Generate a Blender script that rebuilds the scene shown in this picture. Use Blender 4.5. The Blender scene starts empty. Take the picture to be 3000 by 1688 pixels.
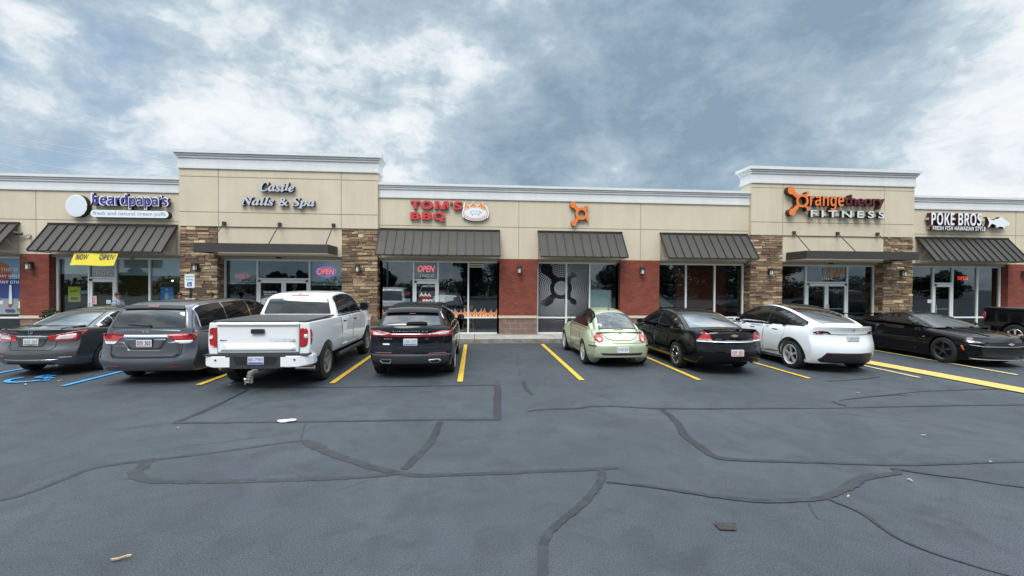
import bpy, bmesh, math, random
from mathutils import Vector, Matrix
from mathutils.bvhtree import BVHTree
from mathutils.geometry import delaunay_2d_cdt
random.seed(7)
S = bpy.context.scene
COL = S.collection
rad = math.radians
CAMH = 2.17

# ------------------------------------------------------------------ camera
cam_d = bpy.data.cameras.new('camera')
cam_d.sensor_width = 36.0
cam_d.lens = 36.0 * 1300.0 / 3000.0
cam_d.clip_start = 0.1
cam_d.clip_end = 2000.0
cam = bpy.data.objects.new('camera', cam_d)
COL.objects.link(cam)
_y, _p, _r = rad(4.75), rad(-0.6), 0.0061
_f = Vector((math.sin(_y) * math.cos(_p), math.cos(_y) * math.cos(_p), math.sin(_p)))
_r0 = Vector((math.cos(_y), -math.sin(_y), 0))
_u0 = _r0.cross(_f)
_rt = _r0 * math.cos(_r) + _u0 * math.sin(_r)
_up = _rt.cross(_f)
cam.matrix_world = Matrix(((_rt.x, _up.x, -_f.x, 0), (_rt.y, _up.y, -_f.y, 0), (_rt.z, _up.z, -_f.z, CAMH), (0, 0, 0, 1)))
S.camera = cam

# ------------------------------------------------------------------ node helpers
class N:
    def __init__(s, tree):
        s.t = tree
    def n(s, kind, **kw):
        nd = s.t.nodes.new(kind)
        ins = kw.pop('i', {})
        for k, v in kw.items():
            setattr(nd, k, v)
        for k, v in ins.items():
            s.put(nd.inputs[k], v)
        return nd
    def put(s, sock, v):
        if isinstance(v, bpy.types.NodeSocket):
            s.t.links.new(v, sock)
        else:
            sock.default_value = v
    def math(s, op, a, b=0.0, c=None, clamp=False):
        nd = s.n('ShaderNodeMath', operation=op, use_clamp=clamp)
        s.put(nd.inputs[0], a)
        s.put(nd.inputs[1], b)
        if c is not None:
            s.put(nd.inputs[2], c)
        return nd.outputs[0]
    def vmath(s, op, a, b=None):
        nd = s.n('ShaderNodeVectorMath', operation=op)
        s.put(nd.inputs[0], a)
        if b is not None:
            s.put(nd.inputs[1], b)
        return nd.outputs['Value'] if op == 'DOT_PRODUCT' else nd.outputs[0]
    def ramp(s, fac, stops, interp='LINEAR'):
        nd = s.n('ShaderNodeValToRGB')
        cr = nd.color_ramp
        cr.interpolation = interp
        while len(cr.elements) < len(stops):
            cr.elements.new(0.5)
        for e, (p, c) in zip(cr.elements, stops):
            e.position = p
            e.color = c if len(c) == 4 else (*c, 1)
        s.put(nd.inputs[0], fac)
        return nd.outputs[0]
    def mix(s, fac, a, b, mode='MIX'):
        nd = s.n('ShaderNodeMix', data_type='RGBA', blend_type=mode)
        s.put(nd.inputs[0], fac)
        s.put(nd.inputs[6], a if isinstance(a, bpy.types.NodeSocket) else (*a, 1) if len(a) == 3 else a)
        s.put(nd.inputs[7], b if isinstance(b, bpy.types.NodeSocket) else (*b, 1) if len(b) == 3 else b)
        return nd.outputs[2]
    def noise(s, vec, scale, detail=3.0, rough=0.5, dist=0.0):
        nd = s.n('ShaderNodeTexNoise', i={'Scale': scale, 'Detail': detail, 'Roughness': rough, 'Distortion': dist})
        if vec is not None:
            s.put(nd.inputs['Vector'], vec)
        return nd.outputs['Fac']

# ------------------------------------------------------------------ sky and sun
SUN_EL, SUN_AZ = rad(52), rad(200)      # sun behind the camera, veiled by cloud
world = bpy.data.worlds.new('World')
S.world = world
world.use_nodes = True
wt = world.node_tree
W = N(wt)
bg = wt.nodes['Background']
sky = W.n('ShaderNodeTexSky', sky_type='NISHITA', sun_disc=False, sun_elevation=SUN_EL, sun_rotation=SUN_AZ)
skyc = W.mix(1.0, sky.outputs[0], (0.085, 0.085, 0.085), 'MULTIPLY')
tc = W.n('ShaderNodeTexCoord').outputs['Generated']
nrm = W.vmath('NORMALIZE', tc)
sep = W.n('ShaderNodeSeparateXYZ')
W.put(sep.inputs[0], nrm)
dx, dy, dz = sep.outputs
pv = W.vmath('MULTIPLY', nrm, (1.0, 1.0, 1.55))
warp = W.n('ShaderNodeTexNoise', i={'Scale': 3.2, 'Detail': 5.0, 'Roughness': 0.55})
W.put(warp.inputs['Vector'], pv)
wv = W.vmath('SCALE', W.vmath('SUBTRACT', warp.outputs['Color'], (0.5, 0.5, 0.5)))
wv.node.inputs['Scale'].default_value = 0.17
pw = W.vmath('ADD', pv, wv)
n_big = W.noise(pw, 3.4, 7.0, 0.55)
n_mid = W.noise(pw, 8.0, 9.0, 0.60, 0.0)
n_fine = W.noise(pv, 26.0, 6.0, 0.62, 0.8)
# streaks of thin high cloud
st = W.noise(W.vmath('MULTIPLY', pw, (2.2, 2.2, 11.0)), 2.4, 7.0, 0.6, 0.5)
def lobe(d, lo, hi):
    l = math.sqrt(sum(c * c for c in d))
    dt = W.vmath('DOT_PRODUCT', nrm, tuple(c / l for c in d))
    mr = W.n('ShaderNodeMapRange', interpolation_type='SMOOTHSTEP', i={1: lo, 2: hi, 3: 0.0, 4: 1.0})
    W.put(mr.inputs[0], dt)
    return mr.outputs[0]
#LOBES
lobes = [((0.434, 0.848, 0.303), 0.8913, 0.99841, 0.42),
         ((0.463, 0.855, 0.235), 0.967, 0.99952, 0.16),
         ((0.235, 0.859, 0.456), 0.9324, 0.99902, 0.2),
         ((-0.037, 0.856, 0.516), 0.9441, 0.99919, 0.22),
         ((0.602, 0.665, 0.443), 0.9894, 0.99985, 0.42),
         ((0.691, 0.638, 0.339), 0.991, 0.99987, 0.3),
         ((0.113, 0.949, 0.293), 0.9859, 0.9998, 0.22),
         ((0.604, 0.748, 0.275), 0.9579, 0.99939, 0.14),
         ((0.036, 0.938, 0.345), 0.9949, 0.99993, 0.14),
         ((-0.428, 0.844, 0.323), 0.8913, 0.99841, -0.15),
         ((-0.349, 0.909, 0.227), 0.9441, 0.99919, -0.15),
         ((-0.085, 0.893, 0.442), 0.9924, 0.99989, -0.3),
         ((0.027, 0.921, 0.388), 0.9924, 0.99989, -0.28),
         ((0.242, 0.941, 0.235), 0.9924, 0.99989, -0.25),
         ((0.766, 0.6, 0.23), 0.9641, 0.99948, -0.34),
         ((0.716, 0.587, 0.379), 0.9797, 0.99971, -0.2),
         ((0.605, 0.706, 0.368), 0.9924, 0.99989, -0.16),
         ((0.521, 0.771, 0.367), 0.991, 0.99987, -0.14),
         ((-0.605, 0.703, 0.374), 0.9364, 0.99907, 0.18),
         ((-0.446, 0.78, 0.44), 0.9441, 0.99919, 0.1),
         ((0.715, 0.671, 0.194), 0.9859, 0.9998, -0.08),
         ((-0.221, 0.855, 0.468), 0.975, 0.99964, 0.04)]
acc = None
for d, lo, hi, wgt in lobes:
    term = W.math('MULTIPLY', lobe(d, lo, hi), wgt)
    acc = term if acc is None else W.math('ADD', acc, term)
vor = W.n('ShaderNodeTexVoronoi', feature='SMOOTH_F1', normalize=True, i={'Scale': 5.5, 'Detail': 4.0, 'Roughness': 0.55, 'Lacunarity': 2.3, 'Smoothness': 0.35})
W.put(vor.inputs['Vector'], pw)
billow = vor.outputs['Distance']
puff = W.math('ABSOLUTE', W.math('SUBTRACT', W.noise(pw, 6.0, 7.0, 0.58, 0.0), 0.5))
v = W.math('ADD', W.math('MULTIPLY', acc, 0.78), 0.425)
v = W.math('ADD', v, W.math('MULTIPLY', W.math('SUBTRACT', n_big, 0.5), 0.95))
v = W.math('ADD', v, W.math('MULTIPLY', W.math('SUBTRACT', n_mid, 0.5), 0.85))
v = W.math('ADD', v, W.math('MULTIPLY', W.math('SUBTRACT', 0.07, puff), 0.6))
v = W.math('ADD', v, W.math('MULTIPLY', W.math('SUBTRACT', billow, 0.36), 1.3))
v = W.math('ADD', v, W.math('MULTIPLY', W.math('SUBTRACT', st, 0.5), 0.20))
v = W.math('ADD', v, W.math('MULTIPLY', W.math('SUBTRACT', n_fine, 0.5), 0.34), clamp=True)
cloud = W.ramp(v, [(0.0, (0.765, 0.785, 0.80)), (0.16, (0.70, 0.735, 0.765)), (0.30, (0.575, 0.64, 0.69)), (0.39, (0.455, 0.54, 0.605)), (0.55, (0.35, 0.44, 0.515)), (0.78, (0.272, 0.365, 0.45)), (1.0, (0.21, 0.295, 0.38))])
blue = W.math('MULTIPLY', lobe((-0.645, 0.71, 0.285), 0.972, 0.9995), W.math('MULTIPLY', W.math('SUBTRACT', n_mid, 0.42), 4.0, clamp=True), clamp=True)
cloud = W.mix(W.math('MULTIPLY', blue, 0.75), cloud, W.mix(0.5, skyc, (0.34, 0.50, 0.72)))
# brightness added to the unseen sky overhead, for light and pale car windows
lift = W.n('ShaderNodeMapRange', interpolation_type='SMOOTHSTEP', i={1: 0.55, 2: 0.72, 3: 1.0, 4: 3.3})
W.put(lift.inputs[0], dz)
cloud = W.mix(1.0, cloud, lift.outputs[0], 'MULTIPLY')
W.put(bg.inputs[0], cloud)
bg.inputs[1].default_value = 1.0

sun_d = bpy.data.lights.new('sun', 'SUN')
sun_d.energy = 1.8
sun_d.angle = rad(28)
sun_d.color = (1.0, 0.965, 0.91)
sun = bpy.data.objects.new('sun', sun_d)
COL.objects.link(sun)
_sd = Vector((math.sin(SUN_AZ) * math.cos(SUN_EL), math.cos(SUN_AZ) * math.cos(SUN_EL), math.sin(SUN_EL)))
sun.rotation_euler = _sd.to_track_quat('Z', 'Y').to_euler()
sun.location = (0, -20, 40)
S.view_settings.view_transform = 'Standard'
S.view_settings.look = 'None'
S.view_settings.exposure = 0.3
S.view_settings.gamma = 1.0
S.cycles.max_bounces = 8
S.cycles.transparent_max_bounces = 12
S.cycles.use_denoising = True

# ------------------------------------------------------------------ materials
MATS = {}
def mat(name, color=(0.5, 0.5, 0.5), rough=0.6, metal=0.0, coat=0.0, spec=0.5, ior=None, emit=None, es=1.0, noise=0.0, nscale=8.0, bump=0.0, bscale=60.0):
    if name in MATS:
        return MATS[name]
    m = bpy.data.materials.new(name)
    m.use_nodes = True
    t = N(m.node_tree)
    b = m.node_tree.nodes['Principled BSDF']
    b.inputs['Base Color'].default_value = (*color, 1)
    b.inputs['Roughness'].default_value = rough
    b.inputs['Metallic'].default_value = metal
    b.inputs['Specular IOR Level'].default_value = spec
    if ior:
        b.inputs['IOR'].default_value = ior
    if coat:
        b.inputs['Coat Weight'].default_value = coat
        b.inputs['Coat Roughness'].default_value = 0.03
    if emit:
        b.inputs['Emission Color'].default_value = (*emit, 1)
        b.inputs['Emission Strength'].default_value = es
    if noise or bump:
        co = t.n('ShaderNodeTexCoord').outputs['Object']
    if noise:
        f = t.noise(co, nscale, 6.0, 0.6)
        lo = tuple(max(0, c * (1 - noise)) for c in color)
        hi = tuple(min(1, c * (1 + noise)) for c in color)
        t.put(b.inputs['Base Color'], t.ramp(f, [(0.3, lo), (0.7, hi)]))
    if bump:
        bn = t.n('ShaderNodeBump', i={'Strength': bump, 'Distance': 0.01})
        t.put(bn.inputs['Height'], t.noise(co, bscale, 4.0, 0.6))
        t.put(b.inputs['Normal'], bn.outputs[0])
    MATS[name] = m
    return m

def glass_mat(name, tint, base, ior_refl):
    m = bpy.data.materials.new(name)
    m.use_nodes = True
    nt = m.node_tree
    nt.nodes.clear()
    t = N(nt)
    out = t.n('ShaderNodeOutputMaterial')
    tr = t.n('ShaderNodeBsdfTransparent', i={0: (*tint, 1)})
    gl = t.n('ShaderNodeBsdfGlossy', i={0: (0.86, 0.97, 1.0, 1), 'Roughness': 0.0})
    co = t.n('ShaderNodeTexCoord').outputs['Object']
    bn = t.n('ShaderNodeBump', i={'Strength': 0.02, 'Distance': 0.02})
    t.put(bn.inputs['Height'], t.noise(co, 1.1, 1.0))
    t.put(gl.inputs['Normal'], bn.outputs[0])
    lw = t.n('ShaderNodeLayerWeight', i={0: ior_refl})
    fac = t.math('ADD', t.math('MULTIPLY', lw.outputs['Fresnel'], 1.0), base, clamp=True)
    mx = t.n('ShaderNodeMixShader')
    t.put(mx.inputs[0], fac)
    t.put(mx.inputs[1], tr.outputs[0])
    t.put(mx.inputs[2], gl.outputs[0])
    t.put(out.inputs[0], mx.outputs[0])
    MATS[name] = m
    return m

def asphalt_mat():
    m = bpy.data.materials.new('asphalt')
    m.use_nodes = True
    t = N(m.node_tree)
    b = m.node_tree.nodes['Principled BSDF']
    co = t.n('ShaderNodeTexCoord').outputs['Object']
    big = t.noise(co, 0.42, 6.0, 0.66, 0.7)
    mid = t.noise(co, 2.2, 6.0, 0.65, 0.8)
    fine = t.noise(co, 90.0, 3.0, 0.7)
    speck = t.noise(co, 260.0, 2.0, 0.6)
    c = t.ramp(big, [(0.3, (0.040, 0.048, 0.057)), (0.5, (0.053, 0.062, 0.072)), (0.72, (0.068, 0.078, 0.089))])
    c = t.mix(t.math('MULTIPLY', t.ramp(mid, [(0.45, (0, 0, 0)), (0.70, (1, 1, 1))]), 0.75), c, (0.033, 0.039, 0.046))
    pur = t.ramp(t.noise(co, 0.5, 3.0, 0.5), [(0.55, (0, 0, 0)), (0.75, (1, 1, 1))])
    c = t.mix(t.math('MULTIPLY', pur, 0.35), c, (0.064, 0.065, 0.084))
    c = t.mix(1.0, c, t.ramp(fine, [(0.36, (0.42, 0.42, 0.42)), (0.5, (1, 1, 1)), (0.66, (1.75, 1.75, 1.75))]), 'MULTIPLY')
    c = t.mix(t.ramp(speck, [(0.62, (0, 0, 0)), (0.70, (1, 1, 1))]), c, (0.14, 0.145, 0.15))
    # dark oil drips and worn blotches
    vo = t.n('ShaderNodeTexVoronoi', i={'Scale': 0.55})
    t.put(vo.inputs['Vector'], t.vmath('ADD', co, t.n('ShaderNodeTexNoise', i={'Scale': 3.0}).outputs['Color']))
    bl = t.math('MULTIPLY', t.ramp(vo.outputs['Distance'], [(0.05, (1, 1, 1)), (0.22, (0, 0, 0))]), t.ramp(mid, [(0.42, (0, 0, 0)), (0.58, (1, 1, 1))]))
    c = t.mix(t.math('MULTIPLY', bl, 0.55), c, (0.030, 0.035, 0.042))
    # shade around the parked cars put into the colour: asphalt darkens towards the bays
    sy = t.n('ShaderNodeSeparateXYZ')
    t.put(sy.inputs[0], co)
    bay = t.math('ADD', sy.outputs[1], t.math('MULTIPLY', t.math('SUBTRACT', mid, 0.5), 5.0))
    bayr = t.n('ShaderNodeMapRange', interpolation_type='SMOOTHSTEP', i={1: 6.5, 2: 11.5, 3: 1.0, 4: 0.88})
    t.put(bayr.inputs[0], bay)
    c = t.mix(1.0, c, bayr.outputs[0], 'MULTIPLY')
    t.put(b.inputs['Base Color'], c)
    b.inputs['Roughness'].default_value = 0.72
    b.inputs['Specular IOR Level'].default_value = 0.4
    bn = t.n('ShaderNodeBump', i={'Strength': 0.55, 'Distance': 0.006})
    t.put(bn.inputs['Height'], t.math('ADD', fine, t.math('MULTIPLY', mid, 1.4)))
    t.put(b.inputs['Normal'], bn.outputs[0])
    MATS['asphalt'] = m
    return m

def weathered(name, color, rough, lo=0.95):
    """plain wall with soft rain streaks, blotches and a trowelled grain"""
    m = mat(name, color, rough)
    t = N(m.node_tree)
    b = m.node_tree.nodes['Principled BSDF']
    co = t.n('ShaderNodeTexCoord').outputs['Object']
    st = t.noise(t.vmath('MULTIPLY', co, (5.0, 5.0, 0.30)), 1.0, 5.0, 0.6)
    bl = t.noise(co, 0.8, 5.0, 0.6, 0.5)
    gr = t.noise(co, 60.0, 4.0, 0.6)
    k = t.mix(1.0, t.ramp(st, [(0.28, (lo, lo, lo * 0.985)), (0.55, (1, 1, 1)), (0.8, (1.03, 1.03, 1.03))]), t.ramp(bl, [(0.3, (0.94, 0.935, 0.925)), (0.7, (1.04, 1.04, 1.04))]), 'MULTIPLY')
    k = t.mix(1.0, k, t.ramp(gr, [(0.3, (0.95, 0.95, 0.95)), (0.7, (1.05, 1.05, 1.05))]), 'MULTIPLY')
    t.put(b.inputs['Base Color'], t.mix(1.0, k, color, 'MULTIPLY'))
    bn = t.n('ShaderNodeBump', i={'Strength': 0.35, 'Distance': 0.01})
    t.put(bn.inputs['Height'], t.noise(co, 120.0, 4.0, 0.6))
    t.put(b.inputs['Normal'], bn.outputs[0])
    return m

def worn_paint(name, color, under=(0.07, 0.08, 0.09)):
    m = bpy.data.materials.new(name)
    m.use_nodes = True
    t = N(m.node_tree)
    b = m.node_tree.nodes['Principled BSDF']
    co = t.n('ShaderNodeTexCoord').outputs['Object']
    f = t.ramp(t.noise(co, 16.0, 8.0, 0.75), [(0.34, (0.12, 0.12, 0.12)), (0.47, (1, 1, 1))])
    g = t.ramp(t.noise(co, 5.0, 3.0), [(0.3, tuple(c * 0.8 for c in color)), (0.7, color)])
    t.put(b.inputs['Base Color'], t.mix(f, under, g))
    b.inputs['Roughness'].default_value = 0.7
    MATS[name] = m
    return m

def brick_mat(name, c1, c2, mortar, bw, bh, msize=0.012, axis='XZ', off=0.5, bias=0.0):
    m = bpy.data.materials.new(name)
    m.use_nodes = True
    t = N(m.node_tree)
    b = m.node_tree.nodes['Principled BSDF']
    co = t.n('ShaderNodeTexCoord').outputs['Object']
    sp = t.n('ShaderNodeSeparateXYZ')
    t.put(sp.inputs[0], co)
    cb = t.n('ShaderNodeCombineXYZ')
    h = t.math('ADD', sp.outputs[0], sp.outputs[1])
    if axis == 'XZ':
        t.put(cb.inputs[0], h)
        t.put(cb.inputs[1], sp.outputs[2])
    else:
        t.put(cb.inputs[0], sp.outputs[2])
        t.put(cb.inputs[1], h)
    br = t.n('ShaderNodeTexBrick', offset=off, i={'Color1': (*c1, 1), 'Color2': (*c2, 1), 'Mortar': (*mortar, 1), 'Scale': 1.0, 'Mortar Size': msize, 'Mortar Smooth': 0.1, 'Bias': bias, 'Brick Width': bw, 'Row Height': bh})
    t.put(br.inputs['Vector'], cb.outputs[0])
    f = t.noise(co, 2.5, 5.0, 0.6)
    c = t.mix(1.0, br.outputs[0], t.ramp(f, [(0.3, (0.82, 0.82, 0.82)), (0.7, (1.15, 1.15, 1.15))]), 'MULTIPLY')
    f2 = t.noise(co, 30.0, 3.0, 0.6)
    c = t.mix(1.0, c, t.ramp(f2, [(0.3, (0.85, 0.85, 0.85)), (0.7, (1.1, 1.1, 1.1))]), 'MULTIPLY')
    t.put(b.inputs['Base Color'], c)
    b.inputs['Roughness'].default_value = 0.85
    bn = t.n('ShaderNodeBump', i={'Strength': 0.5, 'Distance': 0.006})
    t.put(bn.inputs['Height'], br.outputs['Fac'])
    bn.invert = True
    t.put(b.inputs['Normal'], bn.outputs[0])
    MATS[name] = m
    return m

def attr_mat(name, rough=0.85):
    m = bpy.data.materials.new(name)
    m.use_nodes = True
    t = N(m.node_tree)
    b = m.node_tree.nodes['Principled BSDF']
    a = t.n('ShaderNodeAttribute', attribute_name='Col')
    co = t.n('ShaderNodeTexCoord').outputs['Object']
    f = t.noise(co, 14.0, 6.0, 0.65)
    t.put(b.inputs['Base Color'], t.mix(1.0, a.outputs[0], t.ramp(f, [(0.25, (0.6, 0.6, 0.6)), (0.75, (1.3, 1.28, 1.25))]), 'MULTIPLY'))
    b.inputs['Roughness'].default_value = rough
    bn = t.n('ShaderNodeBump', i={'Strength': 0.8, 'Distance': 0.02})
    t.put(bn.inputs['Height'], t.noise(co, 20.0, 5.0, 0.6))
    t.put(b.inputs['Normal'], bn.outputs[0])
    MATS[name] = m
    return m

asphalt_mat()
worn_paint('yellow_paint', (0.78, 0.47, 0.03))
worn_paint('pale_yellow_paint', (0.80, 0.66, 0.30))
worn_paint('blue_paint', (0.045, 0.34, 0.72))
mat('tar', (0.030, 0.034, 0.040), 0.36, noise=0.4, nscale=7, bump=0.5, bscale=30)
mat('hairline', (0.038, 0.044, 0.051), 0.9)
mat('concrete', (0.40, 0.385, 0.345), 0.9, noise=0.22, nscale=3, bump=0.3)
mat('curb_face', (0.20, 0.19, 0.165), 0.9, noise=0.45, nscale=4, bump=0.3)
weathered('stucco', (0.63, 0.55, 0.42), 0.92)
mat('stucco_joint', (0.36, 0.30, 0.22), 0.95)
mat('header', (0.40, 0.36, 0.29), 0.9, noise=0.1, nscale=3)
weathered('cornice', (0.70, 0.715, 0.72), 0.8, 0.96)
brick_mat('brick', (0.195, 0.042, 0.026), (0.275, 0.066, 0.040), (0.155, 0.05, 0.035), 0.203, 0.068, 0.009)
brick_mat('soldier_brick', (0.24, 0.042, 0.024), (0.31, 0.066, 0.036), (0.15, 0.05, 0.035), 0.23, 0.068, 0.010, 'ZX', 0.0)
brick_mat('block', (0.185, 0.118, 0.095), (0.225, 0.145, 0.118), (0.27, 0.22, 0.19), 0.40, 0.2, 0.012)
mat('cast_stone', (0.60, 0.52, 0.41), 0.85, noise=0.08, nscale=4)
attr_mat('ledge_stone')
mat('stone_back', (0.12, 0.10, 0.08), 0.95)
mat('bronze_metal', (0.046, 0.040, 0.032), 0.42, metal=0.25, noise=0.10, nscale=2)
mat('bronze_seam', (0.026, 0.024, 0.021), 0.5, metal=0.2)
mat('charcoal_metal', (0.048, 0.045, 0.043), 0.5, metal=0.1, noise=0.06, nscale=2)
mat('black_metal', (0.018, 0.017, 0.017), 0.45)
mat('brown_metal', (0.05, 0.028, 0.024), 0.45)
mat('aluminium', (0.74, 0.77, 0.76), 0.42)
mat('aluminium_shade', (0.33, 0.34, 0.33), 0.5, metal=0.2)
glass_mat('store_glass', (0.58, 0.66, 0.66), 0.13, 0.2)
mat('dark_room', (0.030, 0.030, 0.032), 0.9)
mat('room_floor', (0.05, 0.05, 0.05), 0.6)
mat('brown_wall', (0.30, 0.19, 0.06), 0.8)
mat('orange_wall', (0.30, 0.05, 0.018), 0.7)
mat('white_plastic', (0.78, 0.80, 0.82), 0.35)
mat('white_face', (0.80, 0.82, 0.86), 0.4)
mat('tyre', (0.016, 0.016, 0.017), 0.85, bump=0.2, bscale=50)
mat('alloy', (0.62, 0.63, 0.65), 0.38, metal=0.55)
mat('alloy_grey', (0.36, 0.34, 0.31), 0.4, metal=0.5)
mat('black_alloy', (0.02, 0.02, 0.022), 0.3, metal=0.3, coat=0.5)
mat('wheel_dark', (0.012, 0.012, 0.013), 0.8)
mat('trim_black', (0.014, 0.014, 0.015), 0.5)
mat('trim_grey', (0.035, 0.038, 0.042), 0.5)
mat('chrome', (0.80, 0.81, 0.82), 0.12, metal=1.0)
mat('car_glass', (0.010, 0.013, 0.014), 0.02, spec=0.5, ior=2.05)
mat('car_glass_bright', (0.012, 0.015, 0.016), 0.02, spec=0.5, ior=2.85)
mat('car_glass_side', (0.006, 0.007, 0.008), 0.03, ior=1.5)
mat('lamp_red', (0.42, 0.010, 0.016), 0.12, coat=1.0)
mat('lamp_dark_red', (0.14, 0.006, 0.010), 0.15, coat=1.0)
mat('lamp_white', (0.70, 0.66, 0.66), 0.15, coat=1.0)
mat('lamp_amber', (0.55, 0.12, 0.01), 0.2, coat=1.0)
mat('plate_white', (0.66, 0.68, 0.70), 0.45)
mat('plate_orange', (0.60, 0.25, 0.12), 0.5)
mat('plate_blue', (0.08, 0.14, 0.38), 0.5)
mat('seam_dark', (0.008, 0.008, 0.009), 0.8)
mat('underbody', (0.010, 0.010, 0.010), 0.95)

# ------------------------------------------------------------------ object helpers
def mesh_from(bm, name, smooth=False, angle=None):
    bmesh.ops.recalc_face_normals(bm, faces=bm.faces[:])
    me = bpy.data.meshes.new(name)
    bm.to_mesh(me)
    bm.free()
    if smooth:
        for p in me.polygons:
            p.use_smooth = True
        if angle:
            me.set_sharp_from_angle(angle=rad(angle))
    return me

def wloc(o):
    l = Vector(o.location)
    while o.parent:
        o = o.parent
        l += Vector(o.location)
    return l

def put(name, me, mats, parent=None, local=False):
    """link a mesh; with a parent, world-space geometry is moved into the parent's space unless local"""
    if isinstance(me, bmesh.types.BMesh):
        me = mesh_from(me, name)
    for m in (mats if isinstance(mats, (list, tuple)) else [mats]):
        me.materials.append(MATS[m] if isinstance(m, str) else m)
    o = bpy.data.objects.new(name, me)
    COL.objects.link(o)
    if parent is not None:
        o.parent = parent
        if not local:
            l = wloc(parent)
            me.transform(Matrix.Translation(-l))
    return o

def tag(o, label=None, cat=None, group=None, kind=None):
    if label:
        o['label'] = label
    if cat:
        o['category'] = cat
    if group:
        o['group'] = group
    if kind:
        o['kind'] = kind
    return o

def thing(name, label, cat, loc=(0, 0, 0), group=None, rz=0.0):
    o = bpy.data.objects.new(name, None)
    o.empty_display_size = 0.2
    COL.objects.link(o)
    o.location = loc
    o.rotation_euler = (0, 0, rz)
    return tag(o, label, cat, group)

def solo(name, bm, mats, label, cat, group=None):
    """one-mesh thing with its origin at its base"""
    me = mesh_from(bm, name) if isinstance(bm, bmesh.types.BMesh) else bm
    xs = [v.co for v in me.vertices]
    c = Vector((sum(v.x for v in xs) / len(xs), sum(v.y for v in xs) / len(xs), min(v.z for v in xs)))
    me.transform(Matrix.Translation(-c))
    o = put(name, me, mats)
    o.location = c
    return tag(o, label, cat, group)

def struct(name, bm, mats):
    return tag(put(name, bm, mats), kind='structure')

def box(bm, x0, x1, y0, y1, z0, z1, mi=0):
    vs = [bm.verts.new((x, y, z)) for x in (x0, x1) for y in (y0, y1) for z in (z0, z1)]
    fs = []
    for q in ((0, 1, 3, 2), (4, 6, 7, 5), (0, 4, 5, 1), (2, 3, 7, 6), (0, 2, 6, 4), (1, 5, 7, 3)):
        f = bm.faces.new([vs[i] for i in q])
        f.material_index = mi
        fs.append(f)
    return fs

def quad(bm, pts, mi=0):
    f = bm.faces.new([bm.verts.new(p) for p in pts])
    f.material_index = mi
    return f

def rod(bm, p0, p1, r, n=8, mi=0, r1=None):
    p0, p1 = Vector(p0), Vector(p1)
    d = (p1 - p0).normalized()
    a = d.orthogonal().normalized()
    b = d.cross(a)
    r1 = r if r1 is None else r1
    R0 = [bm.verts.new(p0 + (a * math.cos(2 * math.pi * i / n) + b * math.sin(2 * math.pi * i / n)) * r) for i in range(n)]
    R1 = [bm.verts.new(p1 + (a * math.cos(2 * math.pi * i / n) + b * math.sin(2 * math.pi * i / n)) * r1) for i in range(n)]
    for i in range(n):
        bm.faces.new((R0[i], R0[(i + 1) % n], R1[(i + 1) % n], R1[i])).material_index = mi
    bm.faces.new(R0).material_index = mi
    bm.faces.new(R1).material_index = mi

def prism(bm, poly, y0, y1, mi=0, mside=None):
    """poly in (x,z), extruded from y0 (front) to y1"""
    A = [bm.verts.new((x, y0, z)) for x, z in poly]
    B = [bm.verts.new((x, y1, z)) for x, z in poly]
    n = len(poly)
    bm.faces.new(A).material_index = mi
    bm.faces.new(B).material_index = mi
    for i in range(n):
        bm.faces.new((A[i], A[(i + 1) % n], B[(i + 1) % n], B[i])).material_index = mi if mside is None else mside

def ring(cx, cz, r, n=40, ry=None):
    ry = r if ry is None else ry
    return [(cx + r * math.cos(2 * math.pi * i / n), cz + ry * math.sin(2 * math.pi * i / n)) for i in range(n)]

def annulus(bm, cx, cz, ri, ro, y0, y1, n=44, mi=0, mside=None):
    ms = mi if mside is None else mside
    I, O = ring(cx, cz, ri, n), ring(cx, cz, ro, n)
    V = [[bm.verts.new((x, y, z)) for x, z in P] for P in (I, O) for y in (y0, y1)]
    i0, i1, o0, o1 = V
    for k in range(n):
        j = (k + 1) % n
        bm.faces.new((i0[k], i0[j], o0[j], o0[k])).material_index = mi
        bm.faces.new((i1[k], i1[j], o1[j], o1[k])).material_index = mi
        bm.faces.new((o0[k], o0[j], o1[j], o1[k])).material_index = ms
        bm.faces.new((i0[k], i0[j], i1[j], i1[k])).material_index = ms

def text_mesh(body, x0, x1, z0, z1, yf, depth, bold=0.0, keep=False, spacing=1.0, shear=0.0):
    """lettering fitted to a box in x/z, its face at y = yf, extruded backwards"""
    c = bpy.data.curves.new('lettering', 'FONT')
    c.body = body
    c.size = 1.0
    c.offset = bold
    c.extrude = 0.5
    c.space_character = spacing
    c.shear = shear
    c.resolution_u = 3
    o = bpy.data.objects.new('lettering', c)
    COL.objects.link(o)
    dg = bpy.context.evaluated_depsgraph_get()
    me = bpy.data.meshes.new_from_object(o.evaluated_get(dg))
    bpy.data.objects.remove(o)
    bpy.data.curves.remove(c)
    if not me.vertices:
        return me
    xs = [v.co.x for v in me.vertices]
    ys = [v.co.y for v in me.vertices]
    sx = (x1 - x0) / max(1e-6, max(xs) - min(xs))
    sz = (z1 - z0) / max(1e-6, max(ys) - min(ys))
    mx, my = min(xs), min(ys)
    for v in me.vertices:
        x, y, z = v.co
        v.co = (x0 + (x - mx) * sx, yf + (0.5 - z) * depth, z0 + (y - my) * sz)
    me.materials.clear()
    me.update()
    for p in me.polygons:
        p.material_index = 0 if p.normal.y < -0.7 else 1
        p.use_smooth = False
    return me

def fr(x, z, yf, yref=17.41):
    k = yf / yref
    return x * k, CAMH + (z - CAMH) * k
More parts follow.
